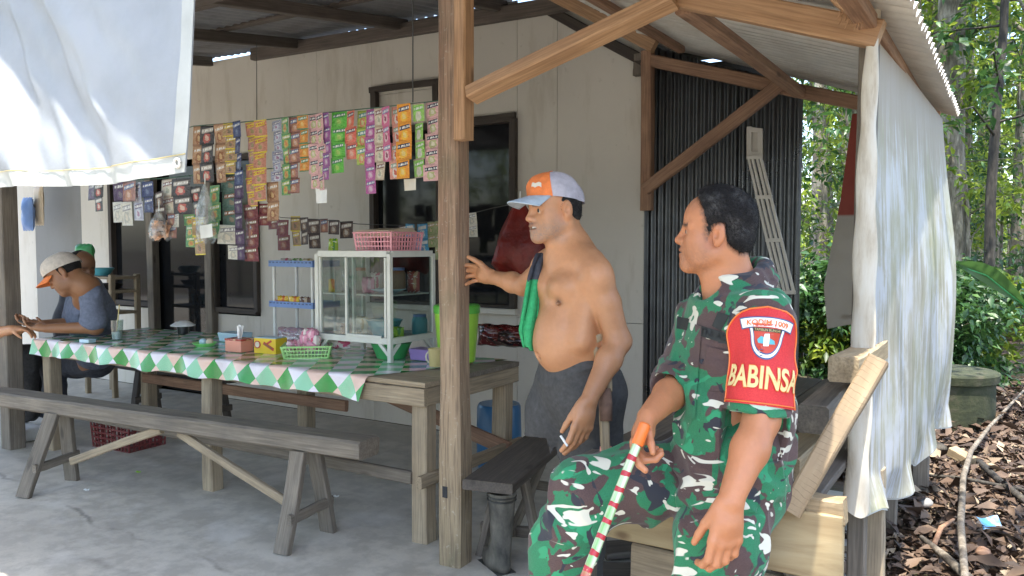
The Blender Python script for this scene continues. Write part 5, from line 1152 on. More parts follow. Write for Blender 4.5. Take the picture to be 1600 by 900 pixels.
def J(px, py, d): return at(px, py, d=d)
def wrinkle(amp, fx, fz, seed=0.0, rot=0):
    def fn(P):
        q = P * np.array([fx, fx, fz]) + seed; n1 = vnoise(q + 2.0 * vnoise(q * .6)[:, None]); r = 1 - np.abs(2 * n1 - 1); n2 = vnoise(q * 2.3 + 7); return -amp * (r ** 2.2 * 1.3 + .5 * n2 - .6)
    return fn
def strands(o, hd, n, L, parent, seed=1):
    """short hair lying back over the scalp"""
    me = o.data; r = np.random.RandomState(seed); m = len(me.polygons); ce = np.zeros(m * 3); no = np.zeros(m * 3); me.polygons.foreach_get('center', ce); me.polygons.foreach_get('normal', no); ce, no = ce.reshape(-1, 3), no.reshape(-1, 3)
    out = ((ce - hd.p(-.01, 0, .03)) * no).sum(1) > 0; idx = np.flatnonzero(out); idx = idx[r.randint(0, len(idx), n)]; c, k = ce[idx] + r.normal(0, .0015, (n, 3)), no[idx]
    d = -hd.f * .5 - hd.u * .6 + r.normal(0, .35, (n, 3)); d -= (d * k).sum(1)[:, None] * k; d /= np.linalg.norm(d, axis=1)[:, None] + 1e-9; d = d + k * r.uniform(.15, .5, n)[:, None]; s = np.cross(d, k); s /= np.linalg.norm(s, axis=1)[:, None] + 1e-9; l = (L * r.uniform(.6, 1.3, n))[:, None]
    V = np.stack([c - s * .0006, c + s * .0006, c + d * l], 1).reshape(-1, 3); g = bpy.data.meshes.new('hair_strand'); g.from_pydata(V.tolist(), [], [(3 * i, 3 * i + 1, 3 * i + 2) for i in range(n)]); q = link('hair_strand', g, parent, None, M['hair']); q['kind'] = 'stuff'
# ================================================================== seated soldier
def soldier():
    T = thing('person', A(-.62, 2.25, .0), 'seated soldier in green camouflage uniform holding a striped stick', 'person')
    hd = Head(J(1124, 368, 2.27), -VR * math.cos(.34) - VT * math.sin(.34) + A(0, 0, .05))
    S = Sdf(); hd.build(S, full=.003, slit=.004)
    nb = J(1146, 462, 2.29); S.cone(hd.p(-.022, 0, -.035), nb, .056, .064, .03); S.cone(hd.p(.02, 0, -.075), nb + VR * -.03, .04, .045, .03)
    shN, shF = J(1198, 503, 2.13), J(1092, 500, 2.45); Wd = nrm(shN - shF); Fc = nrm(np.cross(Wd, (0, 0, 1)) * -1);
    if Fc @ VR > 0: Fc = -Fc
    ch, be, hp = J(1150, 540, 2.29), J(1145, 640, 2.29), J(1145, 725, 2.31)
    S.cone(nb, ch, .07, .11, .05); S.cone(shN, shF, .05, .05, .05); S.chain([ch, be, hp], [.11, .11, .12], .05)
    elN, wrN = J(1190, 655, 2.07), J(1140, 785, 1.95); elF, wrF = J(1064, 598, 2.37), J(1012, 652, 2.14)
    mdN = elN * .62 + wrN * .38; S.chain([shN, elN], [.05, .044], .02); S.chain([elN, mdN, wrN], [.045, .046, .030], .02)
    mdF = elF * .62 + wrF * .38; S.chain([shF, elF], [.05, .044], .02); S.chain([elF, mdF, wrF], [.044, .044, .029], .02)
    # near hand: loose fist hanging, back of the hand towards the viewer
    dN = nrm(A(0, 0, -1) * .95 - VR * .15 + VT * .12); hand(S, wrN, dN, -VT + .25 * -VR, -VR, [(.15, .75, .6), (.18, .8, .6), (.2, .8, .6), (.2, .75, .6)], sc=1.1, thumb=(.85, .3, .5), spread=.03)
    # far hand: closed round the stick
    st0, st1 = J(1006, 668, 2.055), J(913, 905, 1.96); sd_ = nrm(st1 - st0)
    dF = nrm(A(0, 0, -1) * .75 - VR * .38 + VT * .45)
    hand(S, wrF, dF, nrm(VR * .75 + VT * .35 - A(0, 0, .2)), nrm(VT * .8 + A(0, 0, .25) - VR * .2), [(.35, .5, .3), (.9, 1.1, .7), (1.0, 1.15, .7), (1.05, 1.2, .7)], sc=1.0, thumb=(.8, .35, .45))
    # legs inside the trousers, feet in boots
    hN, hF = J(1152, 735, 2.24), J(1105, 730, 2.42); knN, ftN = J(1112, 925, 2.14), J(1100, 1130, 2.2); knF, ftF = J(908, 768, 2.31), J(862, 985, 2.34)
    S.chain([hN, knN, ftN], [.08, .055, .04], .03); S.chain([hF, knF, ftF], [.08, .055, .04], .03)
    def region(P):
        f, l, u = hd.loc(P).T; al = np.abs(l); fz = .008 * (vnoise(P * 110) - .5)
        # hairline: temple recess above, sideburn before the ear, nape behind
        fl = np.interp(u, [-.03, -.012, .02, .045, .07, .09, .12, .16], [.016, .026, .030, .033, .039, .05, .066, .075])
        lo_ = np.interp(f, [-.12, -.06, -.028, -.018, .012, .03], [-.045, -.045, -.02, .036, .03, -.022]); return np.maximum(f - fl, lo_ - u) + fz
    def col(v):
        C = np.tile(SK1, (len(v), 1)); C *= (.9 + .2 * vnoise(v * 14))[:, None]; C = hd.color(v, C, SK1, stubble=.42); rg = region(v); near = (np.abs(hd.loc(v)) < .15).all(1); w_ = np.clip((.014 - rg) / .016, 0, 1) * near * (.35 + .9 * vnoise(v * 320)); w_ = np.clip(w_, 0, .9)[:, None]; return C * (1 - w_) + np.array([.03, .026, .025]) * w_
    body = sdf_obj('body', S, M['skin'], T, .0038, col); hd.eyes(T)
    # hair
    H = Sdf(lambda P: .0035 * (vnoise(P * 140) - .5) + .003 * (vnoise(P * 60) - .5))
    H.ell(hd.p(-.003, 0, .050), (.100, .081, .094), hd.R, .02); H.ell(hd.p(.024, 0, .072), (.062, .068, .058), hd.R, .03); H.ell(hd.p(-.046, 0, -.012), (.046, .064, .05), hd.R, .03)
    H.custom(region, hd.c - .3, hd.c + .3, .004); hr = sdf_obj('hair', H, M['hair_grey'], T, .004); strands(hr, hd, 9000, .012, T)
    # shirt
    U = Sdf(wrinkle(.012, 9, 12, 3.0))
    U.cone(J(1152, 500, 2.29), J(1150, 560, 2.29), .128, .128, .04, (Wd, 1.32)); U.cone(J(1150, 560, 2.29), J(1143, 650, 2.285), .128, .142, .05, (Wd, 1.25)); U.cone(J(1143, 650, 2.285), J(1138, 735, 2.28), .142, .146, .05, (Wd, 1.25))
    U.cone(nb + A(0, 0, .005), J(1152, 515, 2.29), .072, .10, .05); U.cone(shN + Wd * -.06 + A(0, 0, .01), shN + A(0, 0, -.01), .065, .068, .05); U.cone(shF + Wd * .05 + A(0, 0, .0), shF + A(0, 0, -.012), .06, .06, .05)
    U.cone(J(1138, 735, 2.26), J(1124, 785, 2.2), .125, .105, .05, (Wd, 1.15))
    cuN, cuF = J(1186, 637, 2.1), J(1062, 592, 2.365)
    U.cone(shN, cuN, .071, .077, .03); U.cone(shF, cuF, .064, .063, .03); U.cone(cuF, J(1052, 606, 2.33), .063, .061, .03)
    U.plane(cuN + nrm(cuN - shN) * .012, nrm(cuN - shN) * .0 + A(0, 0, -1) * 0 + A(0, 0, -1), .002) if False else None
    a0 = nrm(cuN - shN); U.custom(lambda P: np.where(((P - shN - a0 * np.clip((P - shN) @ a0, 0, .5)[:, None]) ** 2).sum(1) < .0085, (P - cuN) @ a0 - .012, -1.0), cuN - .14, cuN + .14, .002)
    U.cone(cuN - a0 * .03, cuN + a0 * .05, .064, .066, .003, op='-'); 
    a1 = nrm(J(1052, 606, 2.33) - cuF); U.cone(J(1052, 606, 2.33) + a1 * .045, J(1052, 606, 2.33) + a1 * .16, .075, .075, .003, op='-')
    # hem cut and collar
    U.plane(J(1124, 779, 2.2), A(0, 0, -1) + VR * .12, .004)
    nc = nb + A(0, 0, .036) + VR * .004; fx = -VR * .86 + VT * .3; fx = nrm(fx); sx = nrm(np.cross((0, 0, 1), fx))
    up = nrm(A(0, 0, 1) + fx * .25)
    ring = []
    for i in range(13):
        a = math.radians(38 + i * (284 / 12)); ring.append(nc + fx * .083 * math.cos(a) + sx * .078 * math.sin(a) + A(0, 0, 1) * (-.010 - .045 * math.cos(a)))
    U.ell(nc + fx * .07 + A(0, 0, -.02), (.05, .05, .06), None, .01, '-')
    U.ell(nc + A(0, 0, .055), (.069, .069, .08), None, .012, '-')
    for i in range(12): U.cone(ring[i] + A(0, 0, .022), ring[i + 1] + A(0, 0, .022), .0075, .0075, .010); U.cone(ring[i] + (ring[i] - nc) * A(.14, .14, 0) + A(0, 0, .004), ring[i + 1] + (ring[i + 1] - nc) * A(.14, .14, 0) + A(0, 0, .004), .0095, .0095, .014); U.cone(ring[i] + (ring[i] - nc) * A(.3, .3, 0) + A(0, 0, -.018), ring[i + 1] + (ring[i + 1] - nc) * A(.3, .3, 0) + A(0, 0, -.018), .013, .013, .006)
    for e_, s_ in ((0, 1), (12, -1)): U.cone(ring[e_] + A(0, 0, .005), ring[e_] + fx * .035 + A(0, 0, -.04) + sx * s_ * .012, .010, .007, .014, (nrm(np.cross(fx, (0, 0, 1))), .7))
    sh = sdf_obj('shirt', U, M['camo'], T, .0045)
    # trousers
    Q = Sdf(wrinkle(.014, 8, 8, 11.0))
    Q.cone(J(1150, 700, 2.31), J(1140, 760, 2.3), .15, .15, .05, (Wd, 1.2))
    Q.chain([hN, J(1125, 850, 2.16), knN, J(1104, 1030, 2.18), J(1100, 1085, 2.2)], [.118, .108, .096, .088, .08], .05)
    Q.chain([hF, J(1005, 752, 2.34), knF], [.118, .098, .082], .05); Q.chain([knF, J(882, 850, 2.315), J(868, 935, 2.33)], [.082, .085, .082], .03); Q.cone(J(1000, 765, 2.35), J(925, 785, 2.33), .08, .07, .06)
    tr = sdf_obj('trousers', Q, M['camo'], T, .005)
    # boots
    for f_, k_ in ((ftN, knN), (ftF, knF)):
        Bt = Sdf(); Bt.cone(f_ + A(0, 0, .12), f_ + A(0, 0, -.0), .055, .055, .02); Bt.cone(f_ + A(0, 0, -.005), f_ - VR * .13 + VT * .04 + A(0, 0, -.03), .05, .042, .03); Bt.plane(f_ + A(0, 0, -.055), (0, 0, -1)); sdf_obj('boot', Bt, M['boot_leather'], T, .006)
    # armband, sewn on the sleeve: arc x, height y in metres measured on the band
    A0, A1 = shN, cuN; ax = nrm(A1 - A0); tc = nrm((_C - A0) * A(1, 1, 0)); ef = nrm(tc - ax * (tc @ ax)); er = np.cross(ef, ax); er = er if er @ VR > 0 else -er; LB = np.linalg.norm(A1 - A0)
    def band(x, y, off=.003):
        x, y = np.atleast_1d(x).astype(float), np.atleast_1d(y).astype(float); ph = x / .078; c = A0 + np.outer(y, ax); dv = np.outer(np.cos(ph), ef) + np.outer(np.sin(ph), er); r = np.full(len(x), .17)
        for _ in range(50): r = r - np.clip(U.ev(c + dv * r[:, None], True) * .7, -.004, .05)
        return c + dv * (r + off)[:, None]
    # smooth the band: radius from a blurred sample grid
    gx, gy = np.linspace(-.135, .135, 37), np.linspace(-.06, LB + .002, 35); GX, GY = np.meshgrid(gx, gy, indexing='ij'); Pb = band(GX.ravel(), GY.ravel(), 0).reshape(37, 35, 3)
    cB = A0 + GY[..., None] * ax; rad = np.linalg.norm(Pb - cB, axis=2)
    for _ in range(8):
        pd = np.pad(rad, 1, mode='edge'); rad = np.maximum(rad, (pd[:-2, 1:-1] + pd[2:, 1:-1] + pd[1:-1, :-2] + pd[1:-1, 2:]) / 4)
    def bs(x, y, off=.002):
        fx_ = np.clip((x - gx[0]) / (gx[1] - gx[0]), 0, 35.999); fy_ = np.clip((y - gy[0]) / (gy[1] - gy[0]), 0, 33.999); i, j = int(fx_), int(fy_); a, b = fx_ - i, fy_ - j
        r = (rad[i, j] * (1 - a) + rad[i + 1, j] * a) * (1 - b) + (rad[i, j + 1] * (1 - a) + rad[i + 1, j + 1] * a) * b; ph = x / .078
        return A0 + ax * y + (ef * math.cos(ph) + er * math.sin(ph)) * (r + off)
    yT, yB, xw = -.030, LB - .004, .104
    def outline(y): t = max(0, (yT + .085 - y) / .085); return xw * math.sqrt(max(0, 1 - t * t)) * (.93 + .07 * min(1, max(0, (y - yT) / .15))) + .0005
    mr = NT('armband_cloth'); wv = mr.noise(mr.co(), 300, 2); mr.bump(mr.noise(mr.co(), 40, 3), .3, .003); mr.fin(mr.ramp(wv, [(.3, (.5, .02, .025)), (.7, (.62, .035, .035))]), .7)
    ab = thing('armband', A0, 'red armband with crest and BABINSA lettering on the soldier sleeve', 'armband') if False else None
    g = MB(); g.grid(lambda u, v: bs((2 * u - 1) * outline(yT + (yB - yT) * v), yT + (yB - yT) * v, .004), 30, 40); arm = g.build('armband', mr.m, T, smooth='all')
    arm['label'] = 'red armband with crest and cream lettering'
    g = MB()
    pts = [bs(outline(yT + (yB - yT) * i / 30), yT + (yB - yT) * i / 30, .005) for i in range(30, -1, -1)] + [bs(-outline(yT + (yB - yT) * i / 30), yT + (yB - yT) * i / 30, .005) for i in range(31)]
    g.tube(pts, .0025, 5); g.tube([bs(-xw + 2 * xw * i / 20, yB - .006, .0055) for i in range(21)], .002, 5); g.build('piping', M['orange'], arm, smooth='all')
    def on_band(me, cx, cy, off, name, mat, arc=0.0):
        bm = bmesh.new(); bm.from_mesh(me); bmesh.ops.triangulate(bm, faces=bm.faces[:]); bmesh.ops.subdivide_edges(bm, edges=[e for e in bm.edges if e.calc_length() > .01], cuts=2); bm.to_mesh(me); bm.free()
        for v in me.vertices:
            x, y = v.co.x, v.co.y + arc * (v.co.x ** 2) * -1; v.co = V3(bs(cx + x, cy - y, off + v.co.z))
        me.update(); return link(name, me, arm, None, mat)
    cream = plain('lettering_cream', (.72, .56, .26), .6, .1); 
    def fit(me, wdt, hgt):
        co = np.zeros(len(me.vertices) * 3); me.vertices.foreach_get('co', co); co = co.reshape(-1, 3); co[:, 0] *= wdt / np.ptp(co[:, 0]); co[:, 1] *= hgt / np.ptp(co[:, 1]); co[:, 0] -= (co[:, 0].max() + co[:, 0].min()) / 2; co[:, 1] -= (co[:, 1].max() + co[:, 1].min()) / 2; me.vertices.foreach_set('co', co.astype(np.float32).ravel()); return me
    on_band(fit(text_mesh('BABINSA', .1, None, None, None, extrude=.0003, bold=.004), .198, .062), 0.004, LB - .075, .0062, 'lettering', M['orange'])
    on_band(fit(text_mesh('BABINSA', .1, None, None, None, extrude=.0003, bold=.0022), .192, .058), 0.004, LB - .075, .0072, 'lettering', cream)
    def poly(pts, name, mat, cx, cy, off):
        me = bpy.data.meshes.new(name); bm = bmesh.new(); f = bm.faces.new([bm.verts.new((x, y, 0)) for x, y in pts]); bmesh.ops.triangulate(bm, faces=[f])
        for _ in range(3): bmesh.ops.subdivide_edges(bm, edges=[e for e in bm.edges if e.calc_length() > .012], cuts=1); bmesh.ops.triangulate(bm, faces=bm.faces[:])
        bm.to_mesh(me); bm.free()
        for v in me.vertices: v.co = V3(bs(cx + v.co.x * CS, cy - v.co.y * CS, off))
        me.update(); o = link(name, me, arm, None, mat); return o
    def shield(s, top=True):
        pts = [(-.034 * s, .02 * s + (.012 if top else 0)), (.034 * s, .02 * s + (.012 if top else 0))]
        for i in range(9): a = i / 8; pts.append((.03 * s * math.cos(a * math.pi / 2) if True else 0, -.045 * s * math.sin(a * math.pi / 2)))
        for i in range(7, -1, -1): a = i / 8; pts.append((-.03 * s * math.cos(a * math.pi / 2), -.045 * s * math.sin(a * math.pi / 2)))
        return pts
    cx_, cy_ = .003, .050; CS = 1.28
    navy, wh, gold = M['navy'], M['white'], M['mug']
    def arc_band(w1, h0, h1, bow): return [(-w1 + 2 * w1 * i / 12, h1 - bow * ((-1 + 2 * i / 12) ** 2)) for i in range(13)] + [(w1 * .93 - 2 * w1 * .93 * i / 12, h0 - bow * ((1 - 2 * i / 12) ** 2)) for i in range(13)]
    poly(shield(1.0), 'crest_border', navy, cx_, cy_, .0062); poly(shield(.93), 'crest_border', wh, cx_, cy_, .0070); poly(shield(.78), 'crest_border', navy, cx_, cy_, .0078); poly(shield(.72), 'crest_field', M['red'], cx_, cy_, .0086)
    poly(arc_band(.050, .018, .041, .006), 'crest_scroll', navy, cx_, cy_, .0078); poly(arc_band(.047, .0205, .0385, .006), 'crest_scroll', wh, cx_, cy_, .0088)
    on_band(fit(text_mesh('KODIM 1009', .0135, None, None, None, extrude=.0002, bold=.0003), .088, .014), cx_, cy_ - .0285 * CS - .001, .0096, 'lettering', M['orange'], arc=2.2)
    poly([(-.0235, .0105), (.0235, .0105), (.0235, .0175), (-.0235, .0175)], 'crest_ribbon', M['black'], cx_, cy_, .0094)
    on_band(fit(text_mesh('TAMBUN BUNGAI', .0056, None, None, None, extrude=.0001), .054, .0062), cx_, cy_ - .0138 * CS, .0102, 'lettering', gold)
    poly([(-.004, .006), (.0035, .007), (.0045, -.0), (.004, -.018), (-.005, -.019), (-.0055, -.003)], 'crest_figure', wh, cx_, cy_, .0102); poly([(-.016, -.006), (-.01, .001), (-.005, -.001), (-.0055, -.014), (-.014, -.013)], 'crest_figure', M['teal'], cx_, cy_, .0098); poly([(.0045, -.002), (.013, -.006), (.015, -.013), (.0045, -.014)], 'crest_figure', M['teal'], cx_, cy_, .0098)
    # pale rolled cuff under the band
    cf = MB(); cl = plain('cuff_lining', (.42, .55, .46), .8)
    cf.grid(lambda u, v: cuN + ax * (-.006 + .024 * v) + (ef * math.cos(u * 2 * math.pi) + er * math.sin(u * 2 * math.pi)) * (.0785 - .006 * v), 32, 3); cf.build('sleeve_cuff', cl, T, smooth='all')
    # name tapes and pocket flap
    tp = plain('name_tape', (.022, .025, .024), .8, .2); blk = plain('tape_thread', (.004, .004, .006), .6)
    patch('placket', ((1082, 505), (1096, 510), (1086, 655), (1070, 652)), U, M['camo'], T, .0045, 6, 24); patch('pocket', ((1101, 553), (1140, 558), (1143, 612), (1102, 610)), U, M['camo'], T, .0035, 12, 12); patch('pocket_flap', ((1072, 806), (1180, 800), (1182, 836), (1072, 843)), Q, M['camo'], T, .006, 16, 8); patch('pocket', ((1076, 836), (1178, 832), (1178, 930), (1076, 930)), Q, M['camo'], T, .004, 16, 16)
    t1 = patch('name_tape', ((1090, 507), (1144, 524), (1142, 540), (1088, 523)), U, tp, T, .004); t2 = patch('name_tape', ((1058, 494), (1077, 498), (1073, 516), (1057, 513)), U, tp, T, .004)
    patch('pocket_flap', ((1103, 541), (1139, 549), (1139, 563), (1103, 562)), U, M['camo'], T, .005); patch('rank_tab', ((1122, 487), (1140, 493), (1126, 517), (1112, 509)), U, tp, T, .004)
    me = text_mesh('TNI AD', 1.0, None, None, None, extrude=.0)
    bm = bmesh.new(); bm.from_mesh(me); bmesh.ops.triangulate(bm, faces=bm.faces[:]); bm.to_mesh(me); bm.free()
    co = np.zeros(len(me.vertices) * 3); me.vertices.foreach_get('co', co); co = co.reshape(-1, 3); xs = (co[:, 0] - co[:, 0].min()) / np.ptp(co[:, 0]); ys = 1 - (co[:, 1] - co[:, 1].min()) / np.ptp(co[:, 1])
    px = 1095 + xs * 42 - ys * 2; py = 511.5 + xs * 13.5 + ys * 9
    me.vertices.foreach_set('co', trace(U, px, py, off=.0062).astype(np.float32).ravel()); me.update(); link('lettering', me, t1, None, blk)
    for px_, py_ in ((1097, 565), (1085, 630), (1089, 595)):
        g = MB(); g.lathe([(0, .003), (.007, .0025), (.0075, 0)], n=12); c_ = trace(U, px_, py_, off=.003)[0]; g.build('button', M['camo'], T, frame(c_, (0, 0, 1), VT), smooth='all')
    # striped stick held in the far hand
    t = thing('walking_stick', st1 + sd_ * 1.0, 'red, green and white striped stick with an orange cap held by the soldier', 'stick')
    n = NT('stick_paint'); s_ = n.sep(n.co()); fr_ = n.math('FRACT', n.math('ADD', n.math('MULTIPLY', s_[0], 24.0), n.math('MULTIPLY', n.noise(n.co(), 40, 2), .25)), 0)
    gr = n.ramp(n.noise(n.co(scale=(3, 60, 60)), 1, 2), [(.4, (.2, .42, .14)), (.6, (.62, .66, .5))]); rd = (.42, .03, .04)
    c_ = n.mix(n.ramp(fr_, [(.3, 0), (.34, 1)], 'LINEAR'), rd, gr); c_ = n.mix(n.ramp(s_[0], [(.36, 0), (.40, 1)]), c_, n.mix(n.ramp(n.noise(n.co(), 70, 2), [(.6, 0), (.63, .8)]), (.5, .05, .06), (.65, .5, .2))); n.fin(c_, .22)
    Ls = 1.22; g = MB(); g.tube([(0, 0, 0), (Ls * .3, 0, .001), (Ls, 0, 0)], [.012, .012, .0105], 14); Fs = frame(st0, sd_)
    g.build('shaft', n.m, t, Fs, smooth=True); g = MB(); g.tube([(-.012, 0, 0), (-.008, 0, 0), (.045, 0, 0), (.048, 0, 0)], [.011, .0155, .016, .014], 14); g.build('cap', M['orange'], t, Fs, smooth=True)
    b_ = MB(); b_.box(tuple(ftF + A(-.05, 0, -.2)), (.3, .16, .28)); o = b_.build('footrest_block', M['wood_dark'], bevel=.01); tag(o, 'rough wooden block under the soldier farther boot', 'block')
    return T
# ================================================================== standing man with cap and crutch
def standing():
    T = thing('person', A(-1.36, 2.62, 0), 'shirtless man in an orange and grey cap leaning on the post', 'person')
    D = .09
    def K(px, py, d): return at(px, py, d=d + D)
    th = .46; hd = Head(K(868, 331, 2.84), -VR * math.cos(th) + VT * math.sin(th) + A(0, 0, -.07), up=nrm(A(0, 0, 1) - VR * .08))
    S = Sdf(lambda P: .002 * (vnoise(P * 30) - .5)); hd.build(S, open_mouth=True, slit=.0013)
    nb = K(893, 392, 2.86); S.cone(hd.p(-.025, 0, -.03), nb, .058, .066, .04); S.cone(hd.p(.015, 0, -.08), nb - VR * .03 + A(0, 0, -.01), .04, .045, .03)
    shN, shF = K(931, 425, 2.70), K(852, 420, 3.01); Wd = nrm(shN - shF); Fc = np.cross(Wd, (0, 0, 1)); Fc = nrm(Fc if Fc @ VR < 0 else -Fc)
    # trunk: chest, belly, back
    S.cone(nb, nb + (shN - nb) * .75 + A(0, 0, .015), .06, .052, .05); S.cone(nb, nb + (shF - nb) * .75 + A(0, 0, .015), .06, .052, .05)
    c1, c2, c3, c4 = K(897, 428, 2.86), K(896, 468, 2.86), K(897, 525, 2.86), K(905, 575, 2.87)
    S.cone(c1, c2, .1, .105, .05, (Wd, 1.45)); S.cone(c2, c3, .105, .112, .06, (Wd, 1.35)); S.cone(c3, c4, .112, .106, .06, (Wd, 1.25))
    S.ell(c3 + Fc * .045 + A(0, 0, .0), (.095, .12, .115), None, .06); S.ell(c3 + Fc * .05 + A(0, 0, -.04), (.08, .1, .08), None, .05)
    for q in (.075, -.075): S.ell(c1 + Fc * .066 + Wd * q + A(0, 0, -.045), (.07, .07, .05), None, .035)
    for sh_ in (shN, shF): S.cone(nb + Fc * .052 + A(0, 0, -.022), sh_ * .8 + nb * .2 + Fc * .03 + A(0, 0, .008), .011, .011, .022)      # collarbones
    S.cone(hd.p(-.02, .058, -.045), nb + Fc * .05 + A(0, 0, -.02), .016, .012, .02)                                                  # neck muscle
    S.cone(c1 + Fc * .07 + Wd * .1 + A(0, 0, -.035), shN + A(0, 0, -.045), .036, .032, .02)                                           # front of the armpit
    S.cone(c2 + Fc * .03 + Wd * .15 + A(0, 0, .0), c3 + Wd * .14 + Fc * .06, .03, .03, .04)
    S.ell(c2 + Fc * .118 + Wd * .085 + A(0, 0, -.005), (.009, .009, .008), None, .006)
    S.ell(c3 + Fc * .148 + A(0, 0, -.06), (.016, .016, .011), None, .015, '-')
    # arms
    elN, wrN = K(966, 533, 2.70), K(919, 627, 2.60); elF, wrF = K(818, 446, 3.2), K(770, 433, 3.36)
    S.ell(shN + Wd * .012 + A(0, 0, -.02), (.058, .058, .068), None, .04); S.ell(shF, (.055, .055, .06), None, .04)
    mU = shN * .55 + elN * .45; S.chain([shN, mU], [.05, .053], .016); S.cone(mU, elN, .053, .041, .010)
    mF = elN * .68 + wrN * .32; S.chain([elN, mF, wrN], [.041, .043, .028], .025); S.ell(elN + VR * .012, (.03, .03, .03), None, .02)
    S.chain([shF, elF], [.048, .04], .03); mG = elF * .65 + wrF * .35; S.chain([elF, mG, wrF], [.04, .04, .028], .025)
    dN = nrm(wrN - elN); dN = nrm(dN * .55 + A(0, 0, -.85) - VR * .1)
    tipsN = hand(S, wrN, dN, nrm(-VT * .8 - VR * .5), nrm(-VR + VT * .35), [(.1, .3, .25), (.2, .35, .25), (.25, .45, .3), (.3, .5, .35)], sc=1.06, thumb=(.9, .22, .35), spread=.05)
    hand(S, wrF, nrm(-VR * .62 - VT * .55 + A(0, 0, .12)), nrm(-VR * .5 + VT * .5 - A(0, 0, .3)), nrm(A(0, 0, 1) + VT * .35), [(.25, .5, .3), (.3, .6, .3), (.4, .7, .3), (.5, .7, .3)], sc=1.05, thumb=(.55, .75, .1), spread=.1)
    # pelvis and legs inside the trousers
    hN, hF = K(930, 615, 2.84), K(884, 612, 2.98)
    knN = hN + A(-.05, .03, -.42); ftN = knN + A(-.02, .02, 0); ftN[2] = .06
    S.chain([c4, K(905, 600, 2.88)], [.1, .1], .03, (Wd, 1.22)); S.chain([hN, knN, ftN], [.08, .055, .038], .03); S.chain([hF, K(868, 655, 3.02)], [.08, .07], .03); S.cone(ftN + A(0, 0, -.02), ftN - VR * .13 + VT * .07 + A(0, 0, -.035), .034, .026, .03)
    def col(v):
        C = np.tile(SK2, (len(v), 1)); C *= (.88 + .24 * vnoise(v * 12))[:, None]; lim = np.clip((np.array([1.20]) - v[:, 2]) / .1, 0, 1)
        # darker forearms, lighter trunk: sun tan
        arm = np.minimum(np.linalg.norm(v - elN, axis=1), np.linalg.norm(v - (elN + wrN) / 2, axis=1)); C *= (1 - .25 * np.exp(-(arm / .1) ** 2))[:, None]
        C *= (1 - .18 * np.exp(-(np.linalg.norm(v - wrN, axis=1) / .12) ** 2))[:, None]
        trunk = np.exp(-(np.linalg.norm((v - c2) * A(1, 1, .7), axis=1) / .17) ** 2); C += trunk[:, None] * A(.05, .03, .015)
        nip = np.exp(-(np.linalg.norm(v - (c2 + Fc * .117 + Wd * .085), axis=1) / .016) ** 2); C = C * (1 - .7 * nip[:, None])
        return hd.color(v, C, SK2, stubble=.75, grey=True)
    sdf_obj('body', S, M['skin'], T, .0042, col); hd.eyes(T)
    # teeth
    g = MB(); g.grid(lambda u, v: hd.p(.1 - .012 * (2 * u - 1) ** 2, (u - .5) * .03, -.0545 + .006 * v), 8, 2); g.build('teeth', M['white'], T, smooth='all')
    # hair below the cap
    H = Sdf(lambda P: .003 * (vnoise(P * 140) - .5)); H.ell(hd.p(-.007, 0, .04), (.0995, .0785, .085), hd.R, .02); H.ell(hd.p(-.045, 0, -.015), (.05, .064, .04), hd.R, .03)
    def region(P): f, l, u = hd.loc(P).T; return np.maximum(np.maximum(f - .02, -(u + .002 + np.clip(-f, 0, .05) * .8)), u - .07) + .005 * (vnoise(P * 120) - .5)
    H.custom(region, hd.c - .3, hd.c + .3, .004); hr = sdf_obj('hair', H, M['hair_grey'], T, .004); strands(hr, hd, 1800, .009, T)
    # cap: crown panels and brim
    cap = thing('baseball_cap', hd.p(0, 0, .05), 'orange and grey baseball cap with a pale brim worn by the shirtless man', 'cap')
    def crown(x0, x1, name, mat, off=0.0):
        g = MB()
        def fn(u, v):
            a = x0 + (x1 - x0) * u; b = v * math.pi / 2 * .985; rf, rl = .109 + off, .086 + off; lift = .045 + .018 * math.cos(a) * (1 if math.cos(a) > 0 else 1.3)
            cb = math.cos(b) ** .75; h_ = .088 * math.sin(b) ** .9; wob = .003 * math.sin(5 * a + 4 * b) + .002 * math.sin(11 * a - 7 * b)
            return hd.p(-.006 + (rf + wob) * math.cos(a) * cb + .012 * math.sin(b) * (math.cos(a) > -2), (rl + wob) * math.sin(a) * cb, lift * (1 - math.sin(b)) + .058 * math.sin(b) + h_)
        g.grid(fn, 26, 14); return g.build(name, mat, cap, smooth='all')
    crown(-1.05, 1.05, 'front_panel', M['cap_orange'], .002); crown(1.0, 2 * math.pi - 1.0, 'back_panel', M['cap_grey'])
    g = MB()
    def brim(u, v, dz=0):
        a = -1.0 + 2.0 * u; r = v; e = 1.0; fx_ = .100 * math.cos(a) + r * (.085 * math.cos(a * .9)); l_ = .086 * math.sin(a) * (1 + .08 * r)
        return hd.p(fx_, l_, .055 - .004 + .012 * math.cos(a) - .018 * r - .16 * l_ * l_ / .08 * (.4 + r) + dz + .0)
    g.grid(lambda u, v: brim(u, v, .002), 24, 8); g.grid(lambda u, v: brim(u, v, -.002), 24, 8, flip=True); g.tube([brim(i / 24, 1) for i in range(25)], .003, 6); g.build('brim', M['cap_brim'], cap, smooth='all')
    g = MB(); g.lathe([(1e-4, .004), (.006, .003), (.008, 0)], n=12); g.build('top_button', M['cap_orange'], cap, frame(hd.p(.006, 0, .146), hd.f, hd.u), smooth='all')
    lg = MB()
